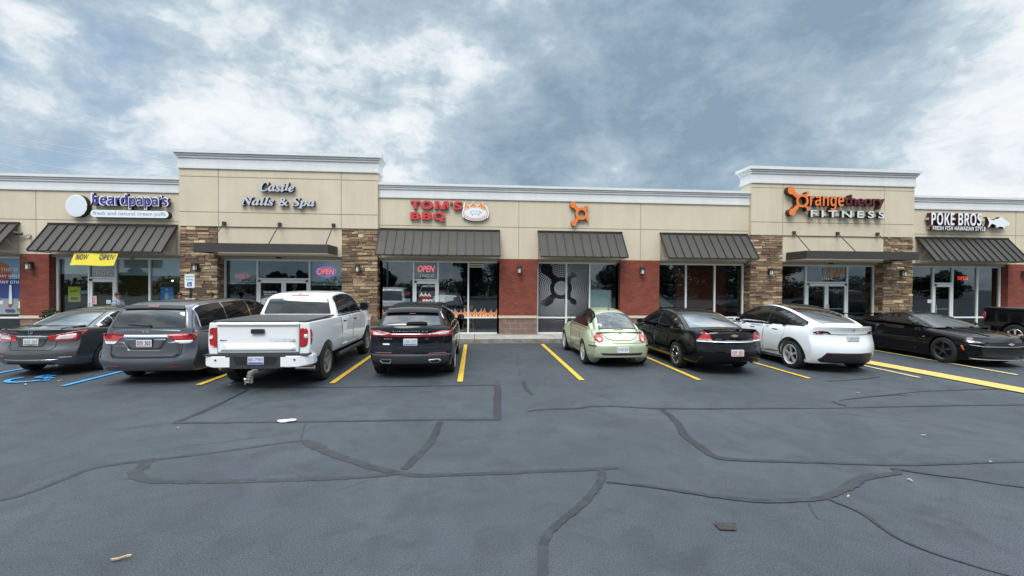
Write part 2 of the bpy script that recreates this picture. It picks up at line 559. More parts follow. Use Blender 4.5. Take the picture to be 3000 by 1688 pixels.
# ------------------------------------------------------------------ ground
YC = 15.97          # kerb line
bm = bmesh.new()
quad(bm, [(-260, -260, 0), (260, -260, 0), (260, 320, 0), (-260, 320, 0)])
struct('parking_lot', bm, 'asphalt')
bm = bmesh.new()
x = -42.0
while x < 46:
    box(bm, x, x + 2.98, YC + 0.17, 17.69, -0.1, 0.15)
    x += 3.0
struct('sidewalk', bm, 'concrete')
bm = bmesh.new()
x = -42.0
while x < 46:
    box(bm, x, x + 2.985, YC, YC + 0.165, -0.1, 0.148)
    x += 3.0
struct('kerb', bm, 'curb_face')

def ribbon(bm, pts, w, z, jit=0.0, taper=True):
    """a flat strip along a smooth line through pts (x, y[, width])"""
    P = []
    n = len(pts)
    for i in range(n - 1):
        p0, p1, p2, p3 = (Vector(pts[max(0, min(n - 1, k))][:2]) for k in (i - 1, i, i + 1, i + 2))
        w1 = pts[i][2] if len(pts[i]) > 2 else w
        w2 = pts[i + 1][2] if len(pts[i + 1]) > 2 else w
        m = max(2, int((p2 - p1).length / 0.05))
        for k in range(m):
            t = k / m
            q = 0.5 * ((2 * p1) + (p2 - p0) * t + (2 * p0 - 5 * p1 + 4 * p2 - p3) * t * t + (3 * p1 - p0 - 3 * p2 + p3) * t ** 3)
            P.append((q, w1 + (w2 - w1) * t))
    P.append((Vector(pts[-1][:2]), pts[-1][2] if len(pts[-1]) > 2 else w))
    L, R = [], []
    for i, (q, ww) in enumerate(P):
        d = (P[min(i + 1, len(P) - 1)][0] - P[max(0, i - 1)][0])
        if d.length < 1e-6:
            d = Vector((1, 0))
        d.normalize()
        nn = Vector((-d.y, d.x))
        a = ww * 0.5 * (1 + random.uniform(-jit, jit))
        b = ww * 0.5 * (1 + random.uniform(-jit, jit))
        if taper and i in (0, len(P) - 1):
            a *= 0.4
            b *= 0.4
        L.append(bm.verts.new((q.x + nn.x * a, q.y + nn.y * a, z)))
        R.append(bm.verts.new((q.x - nn.x * b, q.y - nn.y * b, z)))
    for i in range(len(P) - 1):
        bm.faces.new((R[i], R[i + 1], L[i + 1], L[i]))

seams = [
    [(-5.2, 4.45), (-4.66, 4.76), (-4.52, 4.94), (-4.47, 5.21), (-4.38, 5.5), (-4.04, 5.67), (-3.64, 5.78), (-3.05, 6.0), (-2.62, 6.18), (-2.33, 6.28)],
    [(-3.96, 5.70, .16), (-3.86, 5.50, .18), (-3.82, 5.32, .17), (-3.60, 5.15, .12), (-3.25, 5.06, .10), (-2.55, 5.03, .10), (-1.71, 5.03, .10), (-1.18, 5.05, .09), (-0.87, 5.11, .08)],
    [(-2.33, 6.28, .10), (-2.04, 5.99, .20), (-1.69, 5.67, .14), (-1.25, 5.34, .13), (-0.92, 5.15, .12), (-0.64, 5.05, .11), (-0.19, 5.03, .10), (0.43, 5.04, .09), (0.89, 5.06, .09), (1.46, 5.07, .10), (1.70, 5.10, .05)],
    [(-0.81, 5.2, .10), (-0.74, 5.51, .12), (-0.59, 6.12, .13), (-0.53, 6.99, .11)],
    [(-4.60, 7.17, .10), (-3.62, 7.14, .08), (-2.12, 7.10, .08), (-0.59, 7.08, .08), (0.42, 7.02, .09)],
    [(0.50, 9.45, .14), (0.43, 8.38, .16), (0.36, 6.98, .13)],
    [(-4.49, 9.46, .05), (-3.21, 9.40, .05), (-1.6, 9.40, .05), (0.51, 9.42, .05)],
    [(-4.58, 7.17, .10), (-4.51, 7.77, .10), (-4.50, 8.39, .07), (-4.53, 9.3, .05)],
    [(0.9, 7.45, .03), (1.23, 7.56, .05), (1.78, 7.57, .07), (2.07, 7.69, .09), (2.56, 7.66, .09), (3.21, 7.48, .08), (4.82, 7.38, .08), (6.64, 7.33, .08), (8.18, 7.34, .07), (10.6, 7.30, .07)],
    [(3.24, 7.42, .10), (3.17, 6.7, .13), (3.02, 6.16, .14), (3.0, 5.59, .13), (3.02, 5.33, .12), (3.28, 5.21, .10), (4.1, 5.09, .08), (5.0, 4.95, .07), (5.77, 4.93, .07), (7.6, 4.95, .06)],
    [(1.48, 5.03, .10), (1.38, 4.74, .09), (1.08, 4.29, .09), (0.80, 3.98, .09), (0.64, 3.78, .095), (0.56, 3.55, .09), (0.52, 3.25, .09), (0.50, 2.6, .09)],
    [(1.43, 4.73, .04), (1.89, 4.58, .06), (2.42, 4.34, .08), (2.77, 4.23, .11), (3.02, 4.2, .10), (3.33, 4.19, .09), (3.6, 4.24, .10), (4.05, 4.45, .13), (4.37, 4.63, .12), (4.88, 4.72, .08), (4.95, 4.86, .10)],
    [(3.58, 4.20, .06), (3.68, 3.92, .06), (3.63, 3.55, .05), (3.69, 3.33, .04), (3.87, 3.1, .03), (4.2, 2.8, .03)],
    [(4.95, 4.84, .08), (5.23, 4.67, .06), (5.54, 4.52, .05), (5.74, 4.38, .05), (6.4, 4.05, .05)],
    [(6.66, 7.44, .08), (6.72, 7.75, .13), (7.06, 7.88, .09), (8.2, 8.12, .07), (8.5, 8.05, .04)],
    [(1.09, 9.8, .08), (1.06, 9.15, .10), (1.12, 8.58, .06)],
    [(8.2, 8.13, .03), (9.2, 8.35, .03), (10.8, 8.45, .05), (12.0, 8.4, .03)],
    [(7.9, 9.35, .03), (9.0, 9.55, .04), (9.6, 9.75, .03)],
]
bm = bmesh.new()
for k, s in enumerate(seams):
    ribbon(bm, [(q[0], q[1], (q[2] if len(q) > 2 else 0.085) * 0.84) for q in s], 0.07, 0.004 + 0.0004 * k, 0.26)
struct('road_tar_seams', bm, 'tar')
bm = bmesh.new()
def crack(pts, w=0.008, j=0.022):
    out = []
    for (xa, ya), (xb, yb) in zip(pts, pts[1:]):
        n = max(2, int(math.hypot(xb - xa, yb - ya) / 0.12))
        for k in range(n):
            t = k / n
            out.append((xa + (xb - xa) * t + random.uniform(-j, j), ya + (yb - ya) * t + random.uniform(-j, j), w * random.uniform(0.5, 1.4)))
    out.append((*pts[-1], w * 0.5))
    ribbon(bm, out, w, 0.012, 0.3)
for c in ([(-2.57, 7.02), (-2.46, 6.56), (-2.39, 6.31)], [(1.36, 13.9), (1.22, 12.6), (1.11, 11.3), (1.05, 10.2)], [(-1.15, 4.98), (-1.45, 4.7)],
          [(-2.6, 6.6), (-3.3, 6.3), (-3.9, 6.1)], [(3.3, 4.15), (3.2, 3.85), (3.24, 3.75)], [(1.6, 10.5), (2.4, 10.2), (3.1, 10.6), (3.9, 10.3)], [(2.2, 8.9), (2.5, 8.2), (2.6, 7.75)],
          [(-6.5, 8.9), (-5.5, 8.7), (-4.6, 9.2)], [(5.0, 9.4), (5.5, 9.1), (6.2, 9.3)], [(-5.6, 6.8), (-5.0, 7.0), (-4.7, 7.1)], 
          [(6.0, 7.1), (7.0, 6.5), (7.4, 5.9)], [(8.5, 7.1), (9.3, 6.6), (10.5, 6.2)], [(-6.4, 10.3), (-5.2, 9.7)]):
    crack(c)
struct('road_hairline_cracks', bm, 'hairline')
bm = bmesh.new()
quad(bm, [(2.16, 3.72, 0.0145), (2.30, 3.70, 0.0145), (2.36, 3.81, 0.0145), (2.16, 3.84, 0.0145)])
struct('road_patch', bm, mat('patch_brown', (0.040, 0.036, 0.035), 0.9, noise=0.4, nscale=20))

# painted bay lines
def stripe(bm, x0, y0, x1, y1, w, z=0.018):
    d = Vector((x1 - x0, y1 - y0)).normalized()
    n = Vector((-d.y, d.x)) * w * 0.5
    quad(bm, [(x0 - n.x, y0 - n.y, z), (x1 - n.x, y1 - n.y, z), (x1 + n.x, y1 + n.y, z), (x0 + n.x, y0 + n.y, z)])
bm = bmesh.new()
for xl in (-5.74, -3.04, -0.32, 2.39):
    stripe(bm, xl, 9.74, xl, 15.6, 0.12)
stripe(bm, 5.06, 9.62, 5.06, 15.6, 0.11)
stripe(bm, 7.72, 9.64, 7.72, 15.6, 0.10)
struct('road_marking', bm, 'yellow_paint')
bm = bmesh.new()
stripe(bm, 10.42, 9.58, 10.5, 15.6, 0.09)
stripe(bm, 13.20, 9.75, 13.30, 15.6, 0.10)
stripe(bm, 15.95, 9.75, 15.95, 15.6, 0.10)
stripe(bm, 18.65, 9.75, 18.65, 15.6, 0.10)
struct('road_marking', bm, 'pale_yellow_paint')
bm = bmesh.new()
quad(bm, [(11.13, 7.2, 0.022), (11.70, 7.2, 0.022), (10.95, 15.5, 0.022), (10.42, 15.5, 0.022)])
struct('road_marking', bm, mat('band_paint', (0.60, 0.41, 0.11), 0.75, noise=0.25, nscale=14))
bm = bmesh.new()
stripe(bm, -8.40, 9.80, -8.38, 15.6, 0.11)
stripe(bm, -11.05, 9.80, -10.9, 15.6, 0.11)
stripe(bm, -11.2, 11.25, -12.6, 12.6, 0.22, 0.022)
stripe(bm, -13.6, 9.80, -13.6, 15.6, 0.11)
# wheelchair symbol painted on the bay
def path_mark(pts, w):
    ribbon(bm, pts, w, 0.024, 0.05, False)
cx, cy = -9.62, 10.62
arc = [(cx + 0.36 * math.cos(a) - 0.05, cy - 0.10 + 0.34 * math.sin(a)) for a in [rad(x) for x in range(150, 385, 12)]]
path_mark(arc, 0.10)
path_mark([(cx - 0.10, cy + 0.42), (cx - 0.06, cy + 0.05), (cx + 0.20, cy + 0.03), (cx + 0.34, cy - 0.28), (cx + 0.46, cy - 0.24)], 0.10)
path_mark([(cx - 0.08, cy + 0.24), (cx + 0.16, cy + 0.22)], 0.08)
f = bm.faces.new([bm.verts.new((px, py, 0.0235)) for px, py in ring(cx - 0.12, cy + 0.58, 0.11, 20)])
struct('road_marking', bm, 'blue_paint')

# litter
def scrap(name, x, y, l, w, a, m, label, cat, group=None):
    bm = bmesh.new()
    ca, sa = math.cos(a), math.sin(a)
    n = 6
    top = []
    for i in range(n + 1):
        t = i / n
        ww = w * (0.35 + 0.65 * math.sin(math.pi * min(1, max(0, t * 0.9 + 0.06)))) * random.uniform(0.8, 1.2)
        for s in (-1, 1):
            u, v = (t - 0.5) * l, s * ww * 0.5
            top.append(bm.verts.new((x + u * ca - v * sa, y + u * sa + v * ca, 0.026 + 0.006 * math.sin(t * 5 + x) + random.uniform(0, 0.003))))
    for i in range(n):
        bm.faces.new((top[2 * i], top[2 * i + 1], top[2 * i + 3], top[2 * i + 2]))
    r = bmesh.ops.extrude_face_region(bm, geom=bm.faces[:])
    for v in r['geom']:
        if isinstance(v, bmesh.types.BMVert):
            v.co.z -= 0.010
    solo(name, bm, m, label, cat, group)
mat('dead_leaf', (0.42, 0.30, 0.17), 0.8, noise=0.3, nscale=40)
mat('fleck', (0.40, 0.37, 0.31), 0.85)
mat('paper', (0.66, 0.62, 0.55), 0.8, noise=0.2, nscale=30)
scrap('dead_leaf', -2.73, 3.665, 0.13, 0.022, 0.25, 'dead_leaf', 'curled tan leaf lying alone on the asphalt close to the viewer', 'leaf')
scrap('paper_scrap', -2.90, 7.13, 0.27, 0.13, 0.0, 'paper', 'torn pale paper scrap on the long straight tar seam', 'paper')
for x_, y_, l_ in ((-4.34, 6.87, .07), (7.68, 8.29, .12), (6.45, 5.86, .09), (6.31, 4.91, .09), (3.8, 4.2, .06), (4.81, 4.51, .09), (-9.25, 9.95, .12), (-8.9, 10.3, .12), (-9.9, 9.75, .14), (-5.1, 9.7, .13)):
    scrap('litter_fleck', x_, y_, l_ * .6, l_ * 0.22, random.uniform(0, 3), 'fleck', 'tiny pale fleck of leaf litter on the dark asphalt', 'litter', 'litter flecks on the asphalt')

# ------------------------------------------------------------------ the building
YF, YT, YG = 17.41, 17.25, 17.72
T1, T2 = (-10.83, -3.70), (11.20, 18.41)
XL, XR = -34.0, 40.0
B = thing('strip_mall_building', 'long one-storey tan stucco shop row with two taller stone-footed entrance towers', 'building', (0, YF, 0))
def panel(bm, x0, x1, z0, z1, y, vj, hj, th=0.016, g=0.011):
    xs = [x0] + [j for j in vj if x0 < j < x1] + [x1]
    zs = [z0] + [j for j in hj if z0 < j < z1] + [z1]
    for a, b in zip(xs, xs[1:]):
        for c, d in zip(zs, zs[1:]):
            box(bm, a + (g if a != x0 else 0), b - (g if b != x1 else 0), y, y + th, c + (g if c != z0 else 0), d - (g if d != z1 else 0))
sections = [(XL, T1[0]), (T1[1], T2[0]), (T2[1], XR)]
VJ = [-25.0, -20.6, -15.81, 1.70, 6.63, 23.37, 28.0, 33.0]
for a, b in sections:
    bm = bmesh.new()
    panel(bm, a, b, 3.13, 5.44, YF, VJ, [4.37])
    wl = put('stucco_wall', bm, 'stucco', B)
    bm = bmesh.new()
    box(bm, a, b, YF + 0.018, YF + 0.3, 3.132, 5.44)
    put('joint_backing', bm, 'stucco_joint', wl)
for (a, b), vj, hj in ((T1, [-9.46, -5.05], [4.73, 6.03]), (T2, [12.56, 17.05], [4.74, 6.14])):
    bm = bmesh.new()
    panel(bm, a, b, 4.21, 6.34, YT, vj, hj)
    box(bm, a, a + 0.016, YT + 0.018, YT + 0.70, 4.21, 6.34)
    box(bm, b - 0.016, b, YT + 0.018, YT + 0.70, 4.21, 6.34)
    box(bm, a + 0.02, b - 0.02, YT + 0.69, YT + 0.70, 4.21, 6.34)
    l, r = (-9.50, -5.04) if a < 0 else (12.60, 17.08)
    box(bm, l, r, YT + 0.05, YT + 0.068, 3.14, 4.19)
    put('tower_stucco', bm, 'stucco', B)
    bm = bmesh.new()
    box(bm, a + 0.018, b - 0.018, YT + 0.018, YT + 0.60, 4.212, 6.33)
    box(bm, l, r, YT + 0.07, YT + 0.40, 3.12, 4.21)
    put('joint_backing', bm, 'stucco_joint', B)

def cornice(bm, x0, x1, yb, yf, z0, ret, prof):
    for p, a, b in prof:
        e = p if ret else 0
        box(bm, x0 - e, x1 + e, yf - p, yb + e, z0 + a, z0 + b)
P1 = [(0.05, 0, .085), (0.035, .085, .10), (0.03, .10, .31), (0.02, .31, .322), (0.065, .322, .385), (0.045, .385, .396), (0.095, .396, .455), (0.07, .455, .466), (0.14, .466, .56)]
P2 = [(0.05, 0, .09), (0.035, .09, .103), (0.03, .103, .375), (0.02, .375, .387), (0.07, .387, .455), (0.05, .455, .466), (0.11, .466, .53), (0.085, .53, .541), (0.17, .541, .66)]
for a, b in sections:
    bm = bmesh.new()
    cornice(bm, a, b, YF + 0.35, YF, 5.43, False, P1)
    put('cornice', bm, 'cornice', B)
for a, b in (T1, T2):
    bm = bmesh.new()
    cornice(bm, a, b, YT + 0.70, YT, 6.32, True, P2)
    put('cornice', bm, 'cornice', B)

# brick piers
for a, b in ((-16.36, -15.39), (0.95, 2.45), (5.82, 7.43), (23.05, 24.6), (-22.6, -21.2), (29.0, 30.5)):
    bm = bmesh.new()
    box(bm, a, b, YF + 0.002, YF + 0.55, 0.90, 2.93)
    put('brick_pier', bm, 'brick', B)
    bm = bmesh.new()
    box(bm, a, b, YF + 0.002, YF + 0.55, 2.931, 3.128)
    put('brick_soldier_course', bm, 'soldier_brick', B)
    bm = bmesh.new()
    box(bm, a - 0.02, b + 0.02, YF - 0.035, YF + 0.56, 0.80, 0.898)
    put('sill_course', bm, 'cast_stone', B)
    bm = bmesh.new()
    box(bm, a + 0.003, b - 0.003, YF + 0.004, YF + 0.55, 0.15, 0.799)
    put('block_base', bm, 'block', B)

# ledge-stone piers
SC = [(0.47, 0.41, 0.325), (0.41, 0.355, 0.285), (0.36, 0.305, 0.24), (0.275, 0.215, 0.17), (0.315, 0.235, 0.20), (0.23, 0.185, 0.16), (0.38, 0.345, 0.29), (0.55, 0.49, 0.395), (0.30, 0.255, 0.215), (0.35, 0.275, 0.23)]
def stone_face(bm, lay, u0, u1, z0, z1, place):
    z = z0
    while z < z1 - 0.03:
        h = min(random.choice((0.06, 0.075, 0.09, 0.11, 0.13)), z1 - z)
        if z1 - z - h < 0.04:
            h = z1 - z
        u = u0
        while u < u1 - 0.01:
            l = min(random.uniform(0.14, 0.52), u1 - u)
            if u1 - u - l < 0.09:
                l = u1 - u
            parts = [(z, h)] if h < 0.1 or random.random() < 0.72 else [(z, h * 0.5), (z + h * 0.5, h * 0.5)]
            for zz, hh in parts:
                d = random.uniform(0.012, 0.055)
                c = tuple(q * .68 + r_ * .32 for q, r_ in zip(random.choice(SC), (.37, .315, .255)))
                k = random.uniform(1.35, 1.75)
                g = 0.0035
                pts = []
                for uu, ww in ((u + g, zz + g), (u + l - g, zz + g), (u + l - g, zz + hh - g), (u + g, zz + hh - g)):
                    pts.append((uu + random.uniform(-.006, .006), ww + random.uniform(-.006, .006)))
                base = [bm.verts.new(place(p, q, 0.0)) for p, q in pts]
                mu, mw = u + l / 2, zz + hh / 2
                top = [bm.verts.new(place(mu + (p - mu) * (1 - 0.012 / l), mw + (q - mw) * 0.86, d + random.uniform(-.006, .006))) for p, q in pts]
                fs = [bm.faces.new(top)] + [bm.faces.new((base[i], base[(i + 1) % 4], top[(i + 1) % 4], top[i])) for i in range(4)]
                for f in fs:
                    for lp in f.loops:
                        lp[lay] = (c[0] * k, c[1] * k, c[2] * k, 1)
            u += l
        z += h
for a, b, inner in ((-10.83, -9.51, 'r'), (-5.04, -3.71, 'l'), (11.20, 12.59, 'r'), (17.08, 18.41, 'l')):
    bm = bmesh.new()
    lay = bm.loops.layers.color.new('Col')
    stone_face(bm, lay, a, b, 0.15, 4.20, lambda u, z, d: (u, YT + 0.06 - d, z))
    stone_face(bm, lay, YT + 0.06, YG - 0.02, 0.15, 4.20 if False else 3.10, lambda u, z, d, X=(b if inner == 'r' else a), s=(1 if inner == 'r' else -1): (X - s * 0.03 + s * d, u, z))
    # the outer return towards the set-back wall
    stone_face(bm, lay, YT + 0.06, YF + 0.30, 0.15, 4.20, lambda u, z, d, X=(a if inner == 'r' else b), s=(-1 if inner == 'r' else 1): (X - s * 0.03 + s * d, u, z))
    me = mesh_from(bm, 'stone_pier')
    p = put('stone_pier', me, 'ledge_stone', B)
    bm = bmesh.new()
    box(bm, a + 0.03, b - 0.03, YT + 0.062, YF + 0.55, 0.15, 4.205)
    put('mortar_core', bm, 'stone_back', p)

# roof, back and side walls, shop rooms
bm = bmesh.new()
box(bm, XL, XR, YF + 0.36, 24.4, 5.20, 5.30)
put('roof', bm, 'cornice', B)
bm = bmesh.new()
box(bm, XL, XR, 24.2, 24.4, 0.0, 5.19)
box(bm, XL, XL + 0.2, YF + 0.6, 24.19, 0.0, 5.19)
box(bm, XR - 0.2, XR, YF + 0.6, 24.19, 0.0, 5.19)
put('rear_wall', bm, 'stucco', B)
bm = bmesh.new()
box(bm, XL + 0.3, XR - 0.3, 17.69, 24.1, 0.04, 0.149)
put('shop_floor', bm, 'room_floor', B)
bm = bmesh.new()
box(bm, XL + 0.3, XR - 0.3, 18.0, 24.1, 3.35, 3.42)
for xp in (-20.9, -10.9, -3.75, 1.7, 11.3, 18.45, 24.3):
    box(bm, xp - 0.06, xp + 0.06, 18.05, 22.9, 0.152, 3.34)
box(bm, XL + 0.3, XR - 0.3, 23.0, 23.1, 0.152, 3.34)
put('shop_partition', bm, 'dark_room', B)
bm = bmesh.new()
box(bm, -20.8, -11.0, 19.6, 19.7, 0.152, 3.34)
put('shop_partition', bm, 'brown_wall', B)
bm = bmesh.new()
box(bm, 8.9, 11.2, 19.0, 19.1, 0.152, 3.34)
box(bm, 10.2, 18.3, 22.0, 22.1, 0.152, 3.34)
put('shop_partition', bm, 'orange_wall', B)

# shopfronts
def bar(bm, x0, x1, z0, z1, dy=0.0):
    box(bm, x0, x1, YG - 0.05 - dy, YG + 0.05, z0, z1)
def pane(x0, x1, z0, z1, parent, y=YG):
    bm = bmesh.new()
    quad(bm, [(x0, y, z0), (x1, y, z0), (x1, y, z1), (x0, y, z1)])
    return put('pane', bm, 'store_glass', parent)
def shopfront(x0, x1, lights, rail=True, sidem='aluminium'):
    """lights: (kind, a, b): 'w' window, 'd' single door, 'dd' double door with a glazed light above"""
    bm = bmesh.new()
    box(bm, x0 - 0.02, x1 + 0.02, YG - 0.20, YG + 0.28, 3.035, 3.131)
    put('lintel', bm, 'header', B)
    bm = bmesh.new()
    edges = sorted({x0 + 0.03, x1 - 0.03} | {l[1] for l in lights} | {l[2] for l in lights})
    edges = [e for e in edges if x0 - .1 < e < x1 + .1]
    for e in edges:
        bar(bm, e - 0.03, e + 0.03, 0.15, 3.03, 0.003)
    bar(bm, x0, x1, 2.97, 3.032, 0.001)
    for k, a, b in lights:
        if k == 'w':
            bar(bm, a + .03, b - .03, 0.152, 0.21)
            if rail:
                bar(bm, a + .03, b - .03, 0.775, 0.835)
        else:
            bar(bm, a + .03, b - .03, 2.25, 2.315)
    fr_ = put('storefront_window', bm, sidem, B)
    for k, a, b in lights:
        if k == 'w':
            if rail:
                pane(a + .02, b - .02, .20, .785, fr_)
                pane(a + .02, b - .02, .825, 2.985, fr_)
            else:
                pane(a + .02, b - .02, .20, 2.985, fr_)
        else:
            pane(a + .02, b - .02, 2.305, 2.985, fr_)
            halves = [(a + .035, b - .035)] if k == 'd' else [(a + .035, (a + b) / 2 - .004), ((a + b) / 2 + .004, b - .035)]
            for i, (p, q) in enumerate(halves):
                bm = bmesh.new()
                w = 0.075
                y0, y1 = YG - 0.045, YG + 0.03
                box(bm, p, p + w, y0, y1, .165, 2.24)
                box(bm, q - w, q, y0, y1, .165, 2.24)
                box(bm, p + w, q - w, y0 + .002, y1 - .002, 2.13, 2.238)
                box(bm, p + w, q - w, y0 + .002, y1 - .002, .167, .40)
                d = put('glass_door', bm, sidem, B)
                pane(p + w - .01, q - w + .01, .39, 2.14, d, YG - .01)
                bm = bmesh.new()
                hx = (q - w / 2) if i == 0 and k == 'dd' else (p + w / 2)
                rod(bm, (hx, YG - .12, 1.0), (hx, YG - .12, 1.35), .014, 8)
                rod(bm, (hx, YG - .12, 1.02), (hx, YG - .04, 1.02), .010, 6)
                rod(bm, (hx, YG - .12, 1.33), (hx, YG - .04, 1.33), .010, 6)
                put('handle', bm, 'aluminium_shade', d)
                if k == 'dd' or x0 > 18:
                    bm = bmesh.new()
                    box(bm, p + w, q - w, YG + .035, YG + .07, 1.145, 1.185)
                    put('push_bar', bm, 'aluminium', d)
                bm = bmesh.new()
                cxx = p + .05 if i == 0 else q - .05
                box(bm, cxx - .035, cxx + .035, YG - .10, YG - .055, 2.17, 2.25)
                put('pivot_hinge', bm, 'black_metal', d)
    return fr_
shopfront(-21.2, -16.38, [('w', -21.17, -19.0), ('w', -19.0, -16.41)])
shopfront(-15.37, -10.86, [('w', -15.34, -14.26), ('d', -14.26, -13.33), ('w', -13.33, -12.15), ('w', -12.15, -10.89)])
shopfront(-9.49, -5.07, [('w', -9.46, -8.28), ('dd', -8.28, -6.36), ('w', -6.36, -5.10)], False)
shopfront(-3.68, 0.94, [('w', -3.65, -2.41), ('d', -2.41, -1.46), ('w', -1.46, -0.27), ('w', -0.27, 0.91)])
shopfront(2.47, 5.81, [('w', 2.50, 3.67), ('w', 3.67, 4.63), ('w', 4.63, 5.78)])
shopfront(7.45, 11.17, [('w', 7.48, 8.68), ('w', 8.68, 9.92), ('w', 9.92, 11.14)])
shopfront(12.62, 17.05, [('w', 12.65, 13.95), ('dd', 13.95, 15.82), ('w', 15.82, 17.02)], False)
shopfront(18.46, 23.03, [('w', 18.49, 19.81), ('d', 19.81, 20.73), ('w', 20.73, 21.92), ('w', 21.92, 23.0)])
shopfront(24.62, 28.98, [('w', 24.65, 26.8), ('w', 26.8, 28.95)])

# ------------------------------------------------------------------ awnings and flat canopies
def awning(x0, x1, label):
    zt, zb, yb, yf = 4.16, 3.19, YF - 0.03, 16.60
    t = thing('sloped_awning', label, 'awning', ((x0 + x1) / 2, YF, zb), 'standing seam metal awnings over the shop windows')
    bm = bmesh.new()
    th = 0.035
    A = [(x0, yb, zt), (x1, yb, zt), (x1, yf, zb), (x0, yf, zb)]
    up = Vector((0, -(zt - zb), (yb - yf))).normalized() * -1
    up = Vector((0, -(zt - zb), yb - yf)).normalized()
    lo = [bm.verts.new(Vector(p)) for p in A]
    hi = [bm.verts.new(Vector(p) + up * th) for p in A]
    bm.faces.new(hi)
    bm.faces.new(lo)
    for i in range(4):
        bm.faces.new((lo[i], lo[(i + 1) % 4], hi[(i + 1) % 4], hi[i]))
    put('metal_sheet', bm, 'bronze_metal', t)
    bm = bmesh.new()
    n = round((x1 - x0) / 0.335)
    for i in range(n + 1):
        x = x0 + (x1 - x0) * i / n
        x = min(max(x, x0 + .013), x1 - .013)
        p0, p1 = Vector((x, yb, zt)) + up * th, Vector((x, yf, zb)) + up * th
        s = Vector((0.011, 0, 0))
        q = [p0 - s, p0 + s, p1 + s, p1 - s]
        l = [bm.verts.new(v + up * .0005) for v in q]
        h = [bm.verts.new(v + up * 0.036) for v in q]
        bm.faces.new(h)
        bm.faces.new(l)
        for k in range(4):
            bm.faces.new((l[k], l[(k + 1) % 4], h[(k + 1) % 4], h[k]))
    put('standing_seam', bm, 'bronze_seam', t)
    bm = bmesh.new()
    box(bm, x0 - .01, x1 + .01, YF - 0.075, YF - 0.002, zt + .03, zt + .10)
    put('wall_flashing', bm, 'bronze_seam', t)
    bm = bmesh.new()
    box(bm, x0, x1, yf - .02, yf + .025, zb - .028, zb + .012)
    put('front_gutter', bm, 'bronze_metal', t)
    for x in (x0 + .03, x1 - .03):
        bm = bmesh.new()
        rod(bm, (x, YF - .03, zb - .01), (x, yf + .03, zb - .01), .016, 6)
        rod(bm, (x, YF - .03, zb - .01), (x, YF - .03, zt - .02), .016, 6)
        rod(bm, (x, YF - .03, zb + .02), (x, YF - 0.46, zb + 0.42), .012, 6)
        put('bracket_frame', bm, mat('bracket_tan', (0.34, 0.31, 0.25), 0.6), t)
awning(-21.3, -16.34, 'grey-brown ribbed awning cut by the edge, above the blue skyline poster')
awning(-15.36, -10.97, 'wide grey-brown ribbed awning above the yellow opening banner')
awning(-3.66, 0.95, 'grey-brown ribbed awning below the red barbecue sign')
awning(2.45, 5.85, 'grey-brown ribbed awning below the lone orange splat emblem, above the dotted window')
awning(7.43, 11.12, 'grey-brown ribbed awning right beside the orange fitness tower, over three dark windows')
awning(18.64, 22.95, 'grey-brown ribbed awning below the white fish sign')

def canopy(x0, x1, rods, slant, label):
    y0, y1, z0, z1 = 16.12, YT - 0.005, 3.19, 3.50
    t = thing('flat_canopy', label, 'canopy', ((x0 + x1) / 2, YT, z0), 'flat entrance canopies hung on rods')
    bm = bmesh.new()
    box(bm, x0, x1, y0, y0 + .03, z0, z1)
    box(bm, x0, x0 + .03, y0 + .031, y1, z0, z1)
    box(bm, x1 - .03, x1, y0 + .031, y1, z0, z1)
    put('fascia', bm, 'charcoal_metal', t)
    bm = bmesh.new()
    box(bm, x0 + .031, x1 - .031, y0 + .031, y1, z0 + .10, z0 + .13)
    put('soffit', bm, 'black_metal', t)
    for xr in rods:
        bm = bmesh.new()
        rod(bm, (xr, YT - .05, 4.32), (xr, y0 + .20, z1), .018, 8)
        r = put('tie_rod', bm, 'brown_metal', t)
        bm = bmesh.new()
        box(bm, xr - .06, xr + .06, YT - .075, YT - .002, 4.26, 4.38)
        put('wall_plate', bm, 'brown_metal', r)
canopy(-9.66, -5.17, (-9.24, -7.27, -5.32), 0, 'flat charcoal canopy on three rods over the nail salon doors')
canopy(12.72, 17.45, (13.03, 14.94, 16.72), 0, 'flat charcoal canopy on three rods over the fitness studio doors')

# ------------------------------------------------------------------ wall lamps and cameras
mat('lamp_glass', (0.62, 0.62, 0.58), 0.25)
def sconce(x, y, label):
    t = thing('wall_lamp', label, 'lamp', (x, y, 2.58), 'lantern lamps on the piers')
    bm = bmesh.new()
    box(bm, x - .05, x + .05, y - .03, y - .002, 2.60, 2.84)
    box(bm, x - .028, x + .028, y - .12, y - .031, 2.79, 2.83)
    put('back_plate', bm, 'black_metal', t)
    bm = bmesh.new()
    rod(bm, (x, y - .17, 2.76), (x, y - .17, 2.835), .10, 12, r1=.085)
    rod(bm, (x, y - .17, 2.835), (x, y - .17, 2.855), .085, 12, r1=.05)
    rod(bm, (x, y - .17, 2.565), (x, y - .17, 2.585), .075, 12)
    for a in range(4):
        ax, ay = .072 * math.cos(a * math.pi / 2 + .8), .072 * math.sin(a * math.pi / 2 + .8)
        rod(bm, (x + ax, y - .17 + ay, 2.585), (x + ax, y - .17 + ay, 2.76), .009, 6)
    put('hood', bm, 'black_metal', t)
    bm = bmesh.new()
    rod(bm, (x, y - .17, 2.586), (x, y - .17, 2.759), .066, 14)
    put('lamp_glass', bm, 'lamp_glass', t)
sconce(-15.93, YF, 'black lantern on the brick pier beside the skyline poster')
sconce(-10.20, YT + .02, 'black lantern on the stone pier above the wheelchair parking sign')
sconce(-4.41, YT + .02, 'black lantern on the stone pier between the nail salon and the barbecue shop')
sconce(1.72, YF, 'black lantern on the brick pier between the flame window and the dotted window')
sconce(6.66, YF, 'black lantern on the brick pier behind the green car')
